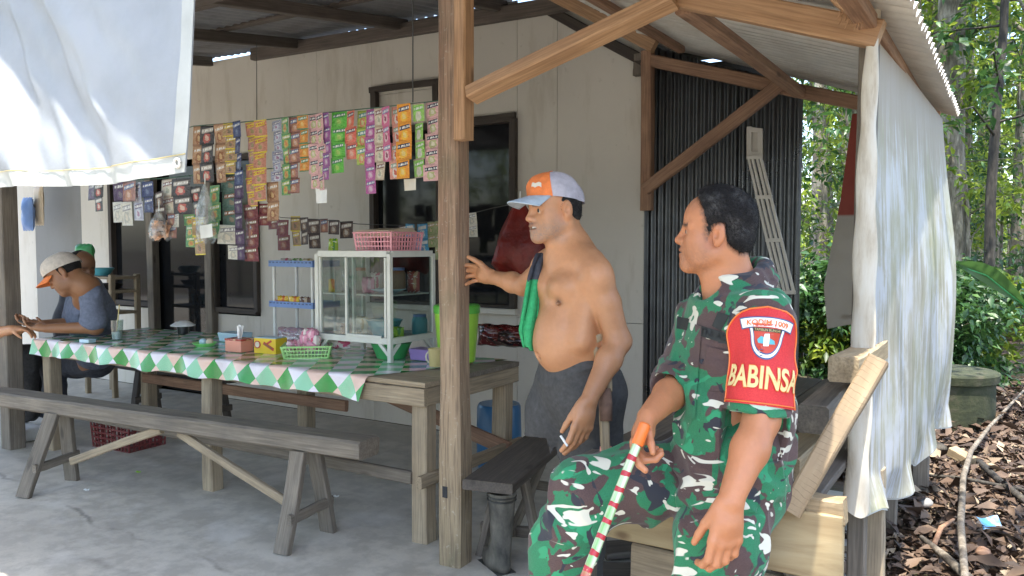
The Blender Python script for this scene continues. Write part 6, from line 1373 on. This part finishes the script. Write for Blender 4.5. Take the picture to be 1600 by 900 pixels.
    for i in range(5):
        u0 = .56 + i * .03; 
        def q(uu, vv, u0=u0, i=i):
            a = .25 + .45 * ((i + uu) / 5); b = (.32 + .20 * vv + .03 * math.sin(i * 2 + 3 * uu)) ; cb = math.cos(b) ** .75; rf, rl = .1135, .0905
            return hd.p(-.006 + rf * math.cos(a) * cb + .012 * math.sin(b), rl * math.sin(a) * cb, (.045 + .018 * math.cos(a)) * (1 - math.sin(b)) + .058 * math.sin(b) + .088 * math.sin(b) ** .9)
        lg.grid(q, 3, 3)
    lg.build('emblem', M['cream'], cap, smooth='all')
    # trousers: near leg long, far leg hanging short
    Q = Sdf(wrinkle(.012, 7, 7, 5.0)); Q.chain([K(903, 566, 2.88), K(905, 612, 2.885)], [.128, .134], .04, (Wd, 1.3)); Q.chain([hN, hN * .5 + knN * .5, knN, ftN + A(0, 0, .08)], [.108, .098, .085, .07], .05)
    Q.chain([hF, K(866, 648, 3.0), K(858, 690, 3.01)], [.108, .1, .092], .05); Q.custom(lambda P: np.where((P - hF) @ Wd < .03, -(P[:, 2] - K(860, 672, 3.0)[2]) - .25 * ((P - hF) @ Fc - .05), -1), hF - .5, hF + .5, .004)
    Q.plane(K(905, 561, 2.88), A(0, 0, 1) - Fc * .35, .006); sdf_obj('trousers', Q, M['cloth_grey'], T, .005)
    # towel over the far shoulder
    tw = thing('towel', K(830, 540, 2.93), 'green towel hanging over the shirtless man far shoulder', 'towel')
    pa = [K(862, 396, 2.99), K(845, 398, 2.95), K(838, 415, 2.90), K(834, 440, 2.87), K(830, 480, 2.85), K(826, 515, 2.85), K(828, 543, 2.86)]; wd_ = [.03, .035, .04, .045, .055, .065, .045]
    def tfn(u, v, part):
        t_ = part[0] + (part[1] - part[0]) * v; x = t_ * (len(pa) - 1); i = min(int(x), len(pa) - 2); fr_ = x - i; c = pa[i] * (1 - fr_) + pa[i + 1] * fr_; w2 = wd_[i] * (1 - fr_) + wd_[i + 1] * fr_
        return c + VR * (u - .5) * w2 + VT * (.012 * math.sin(u * 9 + t_ * 4) + .015) + A(0, 0, .012 * math.sin(u * 7) * (v > .97))
    for part, mat, nm_ in (((0, .5), M['cloth_dark'], 'strap'), ((.48, 1), M['towel'], 'cloth')):
        g = MB(); g.grid(lambda u, v: tfn(u, v, part), 12, 24); o = g.build(nm_, mat, tw, smooth='all')
        mo = o.modifiers.new('thick', 'SOLIDIFY'); mo.thickness = .012; mo.offset = 0
    # cigarette
    cg = tipsN[0] * .45 + tipsN[1] * .55 + A(0, 0, .035) + VT * .012; g = MB(); g.tube([cg - VR * .01 + A(0, 0, .022), cg + VR * .012 - A(0, 0, .008) + VT * .02], .004, 8); o = g.build('cigarette', M['white']); tag(o, 'white cigarette between the fingers of the shirtless man', 'cigarette')
    # crutch
    cr = thing('crutch', K(946, 694, 2.65), 'worn wooden crutch under the arm of the shirtless man, its tip on the platform', 'crutch')
    top, gr_, bot = K(938, 530, 2.73), K(945, 612, 2.66), K(946, 694, 2.65); dn = nrm(bot - top); foot = bot + dn * ((bot[2] - .703) / -dn[2]); sd2 = nrm(np.cross(dn, VT))
    beam('shaft', gr_, foot, .032, .032, M['wood_pale'], cr, up=tuple(VT))
    for q in (-1, 1): beam('upright', gr_ + sd2 * .012 * q - dn * .0, top + sd2 * .02 * q, .02, .02, M['wood_pale'], cr, up=tuple(VT))
    g = MB(); g.tube([top - sd2 * .03 - VT * .05 - dn * .005, top - dn * .01, top + sd2 * .022 + VT * .02 - dn * .004], [.017, .02, .017], 10); g.build('armpit_pad', M['wood_pale'], cr, smooth='all')
    m_ = top * .55 + gr_ * .45; g = MB(); g.tube([m_ - sd2 * .02, m_ + sd2 * .02], .013, 10); g.build('handle', M['wood_pale'], cr, smooth='all')
    g = MB(); g.tube([gr_ - dn * .01, gr_ + dn * .04, gr_ + dn * .10], [.022, .024, .021], 12); g.build('wrapping', M['wrapcloth'], cr, smooth='all'); g = MB(); g.tube([foot - dn * .035, foot], [.02, .022], 12); g.build('tip', M['salmon'], cr, smooth='all')
    return T
# ================================================================== men at the far end of the table
def seated_far():
    T = thing('person', at(110, 600, d=5.9), 'man in a blue-grey shirt bent over a phone at the table end', 'person')
    hd = Head(J(104, 428, 5.45), -VR * .80 + VT * .25 + A(0, 0, -.62), up=nrm(A(0, 0, 1) - VR * .6), sc=1.1)
    S = Sdf(); hd.build(S); nb = J(134, 448, 5.5); S.cone(hd.p(-.02, 0, -.03), nb, .06, .066, .04)
    sN, sF = J(144, 462, 5.5), J(124, 456, 5.85); eN, wN = J(150, 512, 5.5), J(72, 513, 5.4); eF, wF = J(110, 506, 5.75), J(62, 507, 5.55)
    hp = J(150, 560, 6.1); S.chain([nb, J(142, 490, 5.75), hp], [.08, .12, .13], .06, (VT, 1.2)); S.chain([sN, eN, wN], [.055, .045, .03], .03); S.chain([sF, eF, wF], [.055, .045, .03], .03)
    for w_ in (wN, wF): hand(S, w_, -VR + A(0, 0, .1), A(0, 0, 1) - VR * .3, VT * (1 if w_ is wF else -1), [(.4, .5, .3)] * 4, thumb=(.7, .4, .5))
    kN, kF = J(84, 568, 6.25), J(70, 570, 6.5); S.chain([hp, kN, kN + A(0, 0, -.42)], [.09, .065, .04], .03); S.chain([hp, kF, kF + A(0, 0, -.4)], [.09, .065, .04], .03)
    def col(v): C = np.tile(SK2 * .6, (len(v), 1)); return hd.color(v, C, SK2 * .6, stubble=.3)
    sdf_obj('body', S, M['skin'], T, .007, col)
    U = Sdf(wrinkle(.01, 8, 9, 4.)); U.chain([J(138, 455, 5.6), J(142, 490, 5.75), J(150, 545, 6.0)], [.1, .145, .15], .06, (VT, 1.2)); U.cone(sN, J(146, 500, 5.5), .075, .082, .05); U.cone(sF, J(116, 490, 5.8), .075, .08, .05); sdf_obj('shirt', U, M['cloth_shirt'], T, .008)
    Q = Sdf(wrinkle(.01, 8, 9, 9.)); Q.chain([hp, kN, kN + A(0, 0, -.38)], [.13, .09, .075], .05); Q.chain([hp, kF, kF + A(0, 0, -.36)], [.13, .09, .075], .05); sdf_obj('trousers', Q, M['cloth_dark'], T, .009)
    H = Sdf(lambda P: .004 * (vnoise(P * 90) - .5)); H.ell(hd.p(-.008, 0, .035), np.array((.101, .081, .085)) * 1.1, hd.R, .02)
    H.custom(lambda P: (lambda q: np.maximum(q[0] - .02, -(q[2] + .02)))(hd.loc(P).T), hd.c - .3, hd.c + .3, .004); sdf_obj('hair', H, M['hair'], T, .006)
    cap = thing('cap', hd.p(0, 0, .06), 'pale cap with an orange brim on the man bent over a phone', 'cap'); g = MB()
    g.grid(lambda u, v: hd.p(.118 * math.cos(u * 6.283) * math.cos(v * 1.55) ** .7, .096 * math.sin(u * 6.283) * math.cos(v * 1.55) ** .7, .035 + .02 * math.cos(u * 6.283) * (1 - v) + .105 * math.sin(v * 1.55)), 28, 10); g.build('crown', M['cap_white'], cap, smooth='all')
    g = MB(); g.grid(lambda u, v: hd.p((.1 + .085 * v) * math.cos(-1 + 2 * u), .09 * math.sin(-1 + 2 * u), .05 - .02 * v - .03 * abs(2 * u - 1) ** 2), 18, 5); o = g.build('brim', M['cap_orange'], cap, smooth='all'); mo = o.modifiers.new('thick', 'SOLIDIFY'); mo.thickness = .005
    ph = (wN + wF) / 2 - VR * .08 + A(0, 0, .01); g = MB(); g.box((0, 0, 0), (.15, .075, .01)); o = g.build('phone', M['black'], None, frame(ph, -VR + A(0, 0, .5)), bevel=.002); tag(o, 'black phone held by the man at the table end', 'phone')
    # person half hidden behind him
    T2 = thing('person', at(128, 600, d=6.3), 'dark haired person mostly hidden behind the man with the phone', 'person')
    h2 = Head(J(127, 418, 6.2), VR * .75 + VT * .45 + A(0, 0, -.25), sc=1.05); S = Sdf(); h2.build(S); n2 = J(122, 448, 6.22); S.cone(h2.p(-.02, 0, -.03), n2, .058, .065, .04); S.chain([n2, J(122, 500, 6.25), J(122, 560, 6.25)], [.09, .13, .13], .05, (VT, 1.25))
    sdf_obj('body', S, M['skin'], T2, .008, lambda v: h2.color(v, np.tile(SK2 * .45, (len(v), 1)), SK2 * .45))
    U = Sdf(wrinkle(.01, 8, 9, 2.)); U.chain([J(122, 462, 6.22), J(122, 500, 6.25), J(122, 560, 6.25)], [.11, .15, .15], .05, (VT, 1.25)); sdf_obj('shirt', U, M['cloth_dark'], T2, .01)
    H = Sdf(lambda P: .006 * (vnoise(P * 80) - .5)); H.ell(h2.p(-.012, 0, .035), np.array((.105, .085, .09)) * 1.05, h2.R, .02); H.custom(lambda P: (lambda q: np.maximum(q[0] - .035 - .3 * (q[2] - .05), -(q[2] + .04)))(h2.loc(P).T), h2.c - .3, h2.c + .3, .004); sdf_obj('hair', H, M['hair'], T2, .007)
    softpack('mesh_bag', at(133, 402, d=6.6) + A(0, 0, -.05), .2, .14, .16, 'green', 'green mesh bag hanging on the wall behind the men at the table end', 'bag', seed=120)
    # man at the left edge
    T3 = thing('person', at(-10, 640, d=5.9), 'person in an orange shirt at the left edge behind the post', 'person')
    h3 = Head(J(-22, 440, 5.8), VR * .9 + VT * .3); S = Sdf(); h3.build(S); n3 = J(-24, 468, 5.82); S.cone(h3.p(-.02, 0, -.03), n3, .058, .065, .04); hp3 = J(-24, 560, 5.85); k3 = J(38, 560, 6.0); k4 = J(46, 562, 6.3)
    S.chain([n3, hp3], [.1, .13], .05, (VT, 1.25)); S.chain([J(-16, 480, 5.65), J(-4, 520, 5.6), J(20, 515, 5.5)], [.055, .045, .032], .03); hand(S, J(20, 515, 5.5), VR, A(0, 0, -1) + VR * .1, VT, [(.4, .5, .3)] * 4)
    S.chain([hp3, k3, k3 + A(0, 0, -.42)], [.09, .065, .04], .03); S.chain([hp3, k4, k4 + A(0, 0, -.42)], [.09, .065, .04], .03)
    sdf_obj('body', S, M['skin'], T3, .009, lambda v: h3.color(v, np.tile(SK2, (len(v), 1)), SK2))
    U = Sdf(wrinkle(.01, 8, 9, 6.)); U.chain([J(-24, 478, 5.82), J(-24, 545, 5.85)], [.13, .15], .05, (VT, 1.25)); U.cone(J(-18, 478, 5.66), J(-6, 510, 5.62), .075, .08, .05); sdf_obj('shirt', U, M['cloth_orange'], T3, .01)
    Q = Sdf(wrinkle(.01, 8, 9, 7.)); Q.chain([hp3, k3, k3 + A(0, 0, -.4)], [.13, .095, .08], .05); Q.chain([hp3, k4, k4 + A(0, 0, -.4)], [.13, .095, .08], .05); sdf_obj('trousers', Q, M['cloth_grey'], T3, .01)
    H = Sdf(); H.ell(h3.p(-.01, 0, .035), (.103, .083, .087), h3.R, .02); H.custom(lambda P: (lambda q: np.maximum(q[0] - .03, -(q[2] + .02)))(h3.loc(P).T), h3.c - .3, h3.c + .3, .004); sdf_obj('hair', H, M['hair'], T3, .008)
import time as _t
_t0 = _t.time(); soldier(); print('soldier', _t.time() - _t0); standing(); print('standing', _t.time() - _t0); seated_far(); print('people', _t.time() - _t0)
# ------------------------------------------------------------------ forest
def m_leaf(name, dark, mid, lite, trans=.4):
    n = NT(name); c = n.n.new('ShaderNodeAttribute'); c.attribute_name = 'Col'; v = n.sep(c.outputs[0])[0]
    base = n.ramp(v, [(.0, dark), (.55, mid), (1, lite)]); n.set(n.p, 'Base_Color', base); n.set(n.p, 'Roughness', .42)
    t = n.node('BsdfTranslucent', Color=n.mix(.5, base, tuple(min(1, x * 1.6) for x in lite))); mx = n.node('MixShader', i0=trans, i1=n.p.outputs[0], i2=t.outputs[0]); n.t.links.new(mx.outputs[0], n.out.inputs[0]); return n.m
M['leaf'] = m_leaf('leaf_green', (.03, .075, .015), (.09, .17, .025), (.32, .38, .05), .55); M['leaf_dark'] = m_leaf('leaf_dark', (.012, .04, .012), (.03, .085, .022), (.08, .17, .04), .25)
def m_bark(name, c1, c2, c3):
    n = NT(name); a = n.noise(n.co(scale=(3, 3, 1)), 4, 6, .65); b = n.noise(n.co(scale=(1, 1, .25)), 30, 4, .6); base = n.ramp(a, [(.35, c1), (.52, c2), (.68, c3)]); base = n.mix(n.ramp(b, [(.4, .5), (.55, 0)]), base, tuple(x * .4 for x in c1)); n.bump(b, .6, .02); return n.fin(base, .85)
M['bark'] = m_bark('bark_pale', (.1, .085, .06), (.24, .21, .16), (.42, .39, .32)); M['bark_dark'] = m_bark('bark_dark', (.02, .018, .014), (.045, .038, .03), (.09, .08, .06))
def leaves_mesh(name, pts, size, mat, seed, droop=.5, asp=.42):
    """one folded leaf of 4 triangles at each point"""
    r = np.random.RandomState(seed); n = len(pts); L = size * r.uniform(.6, 1.25, n); yaw = r.uniform(0, 6.283, n); pit = r.uniform(-1.0, .5, n) - droop * .3; roll = r.uniform(-.9, .9, n)
    d = np.stack([np.cos(yaw) * np.cos(pit), np.sin(yaw) * np.cos(pit), np.sin(pit)], 1); s = np.stack([-np.sin(yaw), np.cos(yaw), np.zeros(n)], 1); u = np.cross(d, s)
    s2 = s * np.cos(roll)[:, None] + u * np.sin(roll)[:, None]; u2 = np.cross(d, s2); L_ = L[:, None]; w = L_ * asp
    V = np.stack([pts, pts + d * L_ * .45 + s2 * w * .5 + u2 * w * .18, pts + d * L_ - u2 * L_ * .12, pts + d * L_ * .45 - s2 * w * .5 + u2 * w * .18, pts + d * L_ * .5], 1).reshape(-1, 3)
    b = (np.arange(n) * 5)[:, None]; F = np.concatenate([b + [0, 1, 4], b + [1, 2, 4], b + [2, 3, 4], b + [3, 0, 4]], 1).reshape(-1, 3)
    me = bpy.data.meshes.new(name); me.vertices.add(len(V)); me.vertices.foreach_set('co', V.astype(np.float32).ravel()); me.loops.add(len(F) * 3); me.loops.foreach_set('vertex_index', F.astype(np.int32).ravel()); me.polygons.add(len(F)); me.polygons.foreach_set('loop_start', np.arange(0, len(F) * 3, 3, dtype=np.int32)); me.update(calc_edges=True)
    c = np.repeat(np.clip(r.normal(.5, .24, n), 0, 1), 5); at_ = me.color_attributes.new('Col', 'FLOAT_COLOR', 'POINT'); at_.data.foreach_set('color', np.stack([c, c, c, np.ones_like(c)], 1).astype(np.float32).ravel()); me.materials.append(mat); return me
def branchy(seed, h, r0, z0, spread, nb, nl, size, mat, lean=.05, bark='bark', per=26):
    """trunk mesh and crown mesh of a tree whose leaves hang in sprays on its limbs"""
    r = random.Random(seed); tr = MB(); pts = []; ph = r.uniform(0, 6)
    path = [(lean * h * (i / 9) ** 1.4 * math.cos(ph) + .03 * math.sin(i * 1.7 + ph), lean * h * (i / 9) ** 1.4 * math.sin(ph) + .03 * math.cos(i * 1.3), h * i / 9) for i in range(10)]
    tr.tube(path, [r0 * (1.15 if i == 0 else 1 - .75 * i / 9) for i in range(10)], 9)
    tips = []
    for b in range(nb):
        t = z0 / h + (1 - z0 / h) * (b + r.random()) / nb; i = min(8, int(t * 9)); f = t * 9 - i; o = np.array(path[i]) * (1 - f) + np.array(path[i + 1]) * f
        a = r.uniform(0, 6.283); ln = spread * r.uniform(.5, 1.0) * (1.15 - .5 * abs(t - .5)); el = r.uniform(-.1, .8); dv = np.array([math.cos(a) * math.cos(el), math.sin(a) * math.cos(el), math.sin(el)])
        m = o + dv * ln * .5 + np.array([0, 0, .05 * ln]); e = o + dv * ln + np.array([0, 0, -.12 * ln]); rr = r0 * .3 * (1 - .6 * t); tr.tube([o, m, e], [rr, rr * .6, rr * .2], 5, cap=False)
        for k in range(nl):
            q = r.random() ** .6; p = (o * (1 - q) + m * q) if r.random() < .2 else (m * (1 - q) + e * q); c = p + np.array([r.gauss(0, .16 * ln), r.gauss(0, .16 * ln), r.gauss(0, .11 * ln)])
            for _ in range(per // 4): pts.append(c + np.array([r.gauss(0, .09), r.gauss(0, .09), r.gauss(0, .07)]))
    return tr.mesh('trunk', M[bark], smooth='all'), leaves_mesh('crown', np.array(pts), size, mat, seed)
def plant(name, meshes, loc, rot, sc, label, cat='tree', group=None):
    t = thing(name, loc, label, cat, group); Mx = Matrix.Translation(V3(loc)) @ Matrix.Rotation(rot, 4, 'Z') @ Matrix.Scale(sc, 4)
    link('trunk', meshes[0], t, Mx); link('crown', meshes[1], t, Mx); return t
BIG = [branchy(11, 13, .17, 4.2, 2.6, 34, 14, .17, M['leaf'], .04), branchy(12, 12, .15, 3.6, 2.4, 34, 14, .16, M['leaf'], .06)]
SAP = [branchy(21, 5.5, .035, .8, 1.15, 26, 9, .14, M['leaf'], .1), branchy(22, 4.6, .03, .5, 1.0, 24, 9, .13, M['leaf_dark'], .12), branchy(23, 6.5, .04, 1.5, 1.3, 26, 9, .15, M['leaf'], .08)]
BSH = [branchy(31, 1.5, .02, .1, .75, 22, 14, .17, M['leaf_dark'], .1), branchy(32, 1.1, .02, .05, .7, 20, 14, .2, M['leaf'], .1)]
def gp(px, d, py=450): q = at(px, py, d=d); return A(q[0], q[1], -.05)
for k, (px, d, s, lab) in enumerate(((1486, 10.5, 1.25, 'thick pale mottled trunk right of the tarpaulin'), (1446, 13.5, 1.1, 'pale trunk directly behind the right edge of the tarpaulin'), (1588, 12.5, 1.0, 'pale trunk at the right picture edge'), (1283, 12, .9, 'slim pale trunk in the gap beside the metal wall'), (1318, 18, 1.0, 'farther pale trunk in the gap beside the metal wall'), (1520, 20, 1.1, 'distant pale trunk between the thick trunk and the dark trunk'))):
    plant('rubber_tree', BIG[k % 2], gp(px, d), k * 1.9, s, lab, 'tree', 'rubber trees behind the porch')
DT = branchy(14, 9, .07, 2.6, 1.8, 26, 16, .16, M['leaf_dark'], .05, 'bark_dark'); plant('dark_tree', DT, gp(1541, 9.5), .4, 1.0, 'slender dark trunked tree between the pale trunks', 'tree')
THIN = [branchy(15, 12, .075, 4.6, 1.9, 24, 12, .17, M['leaf'], .05), branchy(16, 11, .065, 4.2, 1.7, 24, 12, .16, M['leaf'], .08)]
rr_ = random.Random(4)
for k, (px, d, lab) in enumerate(((1268, 14, 'thin pale trunk close to the metal wall edge'), (1302, 16, 'thin pale trunk in the middle of the left forest gap'), (1330, 13, 'thin trunk close to the red and grey tarpaulin'), (1462, 16, 'thin trunk just left of the thick mottled trunk'), (1508, 14, 'thin pale trunk right of the thick mottled trunk'), (1562, 15, 'thin pale trunk right of the dark trunk'), (1576, 19, 'farther thin trunk near the right edge'), (1530, 24, 'farthest thin trunk behind the dark trunk'))): plant('young_rubber_tree', THIN[k % 2], gp(px, d), k * 1.3, 1.0, lab, 'tree', 'thin rubber trees behind the porch')
n_ = 0
for d, pxs in ((10.8, (1262, 1322, 1455, 1522, 1600)), (13, (1290, 1440, 1498, 1560, 1640)), (16, (1275, 1310, 1338, 1470, 1535, 1585)), (20, (1262, 1300, 1450, 1510, 1550, 1610))):
    for px in pxs:
        plant('sapling', SAP[n_ % 3], gp(px + rr_.uniform(-10, 10), d + rr_.uniform(-.6, .6)), rr_.uniform(0, 6), rr_.uniform(.75, 1.1), 'slim leafy sapling in the sunlit undergrowth behind the porch', 'sapling', 'saplings in the undergrowth'); n_ += 1
for k in range(15):
    d = rr_.uniform(8.2, 12); px = rr_.choice((1258, 1285, 1310, 1335, 1455, 1480, 1505, 1540, 1570, 1595, 1630)); plant('shrub', BSH[0 if k % 4 else 1], gp(px + rr_.uniform(-12, 12), d), rr_.uniform(0, 6), rr_.uniform(.5, .95), 'low broad-leaved shrub at the edge of the leaf litter', 'shrub', 'shrubs at the forest edge')
# trees at the right side (outside the frame, they dapple the light) and across the yard (seen in the window glass)
for k, (x, y, s) in enumerate(((2.6, 1.2, 1.0), (3.4, 5.0, .95), (2.0, 7.6, .9))): plant('rubber_tree', BIG[k % 2], A(x, y, -.05), k, s, 'rubber tree standing at the right of the porch', 'tree', 'trees beside the porch')
for k in range(13): plant('yard_tree', SAP[k % 3], A(-20 + k * 1.35, -6.5 - 2.2 * (k % 3), -.05), k, 1.5 + .2 * (k % 2), 'tree across the yard facing the shop', 'tree', 'trees across the yard')
plant('yard_tree', BIG[0], A(-2.6, -2.3, -.05), .7, .95, 'unseen tall tree put out front to dapple the white tarpaulin', 'tree', 'trees across the yard'); plant('yard_tree', BIG[1], A(-4.9, -2.2, -.05), 2.2, .95, 'unseen tree added out front to shade more of the floor', 'tree', 'trees across the yard')  # tall trees out of view, added to shade tarpaulin and floor
# far wood as one mass
r = np.random.RandomState(9); nn = 42000; X = r.uniform(-30, 18, nn); Y = r.uniform(24, 44, nn); Z = r.uniform(0, 1, nn) ** 1.1 * 11 * (.6 + .4 * np.sin(X * .9) * np.sin(Y * .7 + 1)); cl = vnoise(np.stack([X * .7, Y * .7, Z * .8], 1)); m = cl > .52
me = leaves_mesh('far_wood', np.stack([X, Y, Z], 1)[m], .5, M['leaf'], 40); tag(link('far_wood', me), 'far mass of sunlit forest foliage behind the saplings', 'forest', kind='stuff')
# big arching leaf at the right
bp = thing('broad_leaf_plant', gp(1610, 6.6), 'large arching leaf in front of the trunks at the right edge', 'plant'); o0, o1 = at(1600, 478, d=6.6), at(1478, 408, d=6.2)
def blf(u, v): c = o0 * (1 - u) + o1 * u + A(0, 0, .07 * math.sin(u * 3.14)); w = .085 * math.sin(min(1, u * 1.05) * 3.0 + .12); return c + (VT * .5 + A(0, 0, .85)) * (v - .5) * 2 * w + VT * .02 * abs(v - .5) * 4
g = MB(); g.grid(blf, 20, 6); me = g.mesh('leaf_blade', M['leaf_dark'], smooth='all'); ca = me.color_attributes.new('Col', 'FLOAT_COLOR', 'POINT'); ca.data.foreach_set('color', np.tile(np.array([.62, .62, .62, 1], np.float32), (len(me.vertices), 1)).ravel()); link('leaf_blade', me, bp)
g = MB(); g.tube([gp(1612, 6.6), (gp(1612, 6.6) + o0) / 2 + VR * .05, o0, o0 * .5 + o1 * .5 + A(0, 0, .07), o1], [.014, .012, .009, .006, .002], 6); g.build('stem', M['leafstem'] if 'leafstem' in M else M['green'], bp, smooth='all')
# ------------------------------------------------------------------ leaf litter and debris
def m_litter():
    n = NT('dry_leaf'); c = n.n.new('ShaderNodeAttribute'); c.attribute_name = 'Col'; v = n.sep(c.outputs[0])[0]
    return n.fin(n.ramp(v, [(0, (.03, .018, .012)), (.3, (.045, .026, .016)), (.55, (.085, .05, .03)), (.8, (.15, .098, .062)), (1, (.28, .22, .15))]), .7)
M['litter'] = m_litter(); r = np.random.RandomState(3); nn = 34000
Y = 1.2 + 9 * r.rand(nn) ** 1.25; X = -.35 + (r.rand(nn) * 3.2) * (.35 + .07 * Y) - .012 * Y * Y * .6; Z = -.045 + .05 * r.rand(nn) + .05 * vnoise(np.stack([X * 2, Y * 2, X * 0], 1))
me = leaves_mesh('leaf_litter', np.stack([X, Y, Z], 1), .068, M['litter'], 5, droop=-.3, asp=.42); tag(link('leaf_litter', me), 'brown fallen leaves covering the ground right of the porch', 'leaves', kind='stuff')
Y = 2.4 + 2.2 * r.rand(500); X = -1.2 + .9 * r.rand(500); me = leaves_mesh('leaf_litter', np.stack([X, Y, np.full(500, .02)], 1), .1, M['litter'], 6, droop=-.8, asp=.5); tag(link('leaf_litter', me), 'dry leaves scattered under the platform', 'leaves', kind='stuff')
Y = 5.3 + 3.0 * r.rand(2500); X = -2.2 + 2.2 * r.rand(2500); me = leaves_mesh('leaf_litter', np.stack([X, Y, np.full(2500, -.02)], 1), .14, M['litter'], 7, droop=-.8, asp=.5); tag(link('leaf_litter', me), 'fallen leaves on the ground behind the porch', 'leaves', kind='stuff')
Y2 = 1.2 + 8 * r.rand(2600) ** 1.2; X2 = -.3 + (r.rand(2600) * 3.2) * (.35 + .07 * Y2) - .007 * Y2 * Y2; me = leaves_mesh('leaf_litter', np.stack([X2, Y2, np.full(2600, .03) + .03 * r.rand(2600)], 1), .15, M['litter'], 8, droop=-.5, asp=.36); tag(link('leaf_litter', me), 'larger curled dry leaves lying on top of the leaf litter', 'leaves', kind='stuff')
def stick(name, pts, rs, mat, label): g = MB(); g.tube(pts, rs, 8); tag(g.build(name, M[mat], smooth='all'), label, 'branch')
M['branchw'] = m_bark('dry_branch', (.1, .08, .06), (.18, .15, .115), (.28, .245, .2))
gz = lambda px, py, z=.06: at(px, py, z=z)
stick('fallen_branch', [gz(1508, 905, .12), gz(1501, 820, .14), gz(1505, 745, .14), gz(1517, 705, .12), gz(1545, 668, .1), gz(1600, 610, .08), gz(1640, 580, .08)], [.015, .016, .016, .015, .013, .01, .007], 'branchw', 'pale crooked fallen branch lying on the leaf litter')
stick('fallen_branch', [gz(1440, 840, .06), gz(1475, 868, .07), gz(1515, 905, .08)], [.012, .018, .02], 'branchw', 'short pale stick lying at lower right beside the post')
stick('twig', [gz(1440, 742, .05), gz(1500, 747, .06), gz(1600, 765, .06)], [.008, .012, .008], 'bark_dark', 'thin dark twig crossing the leaf litter')
stick('twig', [gz(1530, 722, .06), gz(1560, 750, .06), gz(1605, 785, .06)], [.02, .02, .018], 'bark_dark', 'thicker dark stick lying right of the fallen branch')
stick('twig', [gz(1460, 850, .05), gz(1470, 825, .07), gz(1490, 812, .06)], [.012, .012, .008], 'wood_red', 'reddish twig on the leaf litter near the blue wrapper')
g = MB(); g.grid(lambda u, v: ((u - .5) * .1, (v - .5) * .085, .02 + .012 * math.sin(u * 5 + v * 3)), 6, 5); tag(g.build('wrapper', M['lightblue2'] if 'lightblue2' in M else M['blue_wrap'], None, Matrix.Translation(V3(gz(1545, 822, .05))) @ Matrix.Rotation(.5, 4, 'Z') @ Matrix.Rotation(.5, 4, 'X'), smooth='all'), 'crumpled pale blue wrapper on the leaf litter', 'litter')
def rock(px, py, s, mat, lab):
    g = MB(); rn = random.Random(px); g.grid(lambda u, v: tuple(s * (.8 + .25 * math.sin(5 * u * 6.28 * .2 + rn.random() * 0 + 4 * v)) * q for q in (math.cos(u * 6.283) * math.sin(v * 3.1416), .8 * math.sin(u * 6.283) * math.sin(v * 3.1416), .6 * math.cos(v * 3.1416))), 14, 8)
    tag(g.build('stone', M[mat], None, Matrix.Translation(V3(gz(px, py, .04))), smooth='all'), lab, 'stone', 'stones in the leaf litter')
rock(1442, 785, .05, 'wall_grey', 'grey stone left of the fallen branch'); rock(1462, 700, .07, 'bark_dark', 'dark stone behind the fallen branch'); rock(1545, 730, .045, 'wood_pale', 'pale stone right of the fallen branch'); rock(1533, 862, .04, 'litter_stone' if 'litter_stone' in M else 'wood_red', 'reddish stone near the blue wrapper')
o = beam('wood_offcut', gz(1487, 705, .09), gz(1520, 722, .05), .09, .06, M['wood_pale']); tag(o, 'pale sawn offcut lying by the fallen branch', 'offcut')
# mossy concrete well ring
wc = at(1478, 668, z=-.05); n = NT('mossy_concrete'); a = n.noise(n.co(), 9, 6, .65); n.bump(a, .5, .02); n.fin(n.ramp(a, [(.3, (.012, .017, .008)), (.5, (.03, .036, .014)), (.7, (.06, .055, .034))]), .9)
t = thing('well_ring', wc, 'round mossy concrete well ring with a lid at the forest edge', 'well'); g = MB(); g.lathe([(0, 0), (.34, 0), (.345, .2), (.34, .40), (.3, .40), (.3, .1)], n=40); g.build('ring', n.m, t, Matrix.Translation(V3(wc)), smooth=True); g = MB(); g.lathe([(0, .40), (.365, .40), (.37, .46), (.355, .475), (0, .485)], n=40); g.build('lid', n.m, t, Matrix.Translation(V3(wc)), smooth=True)
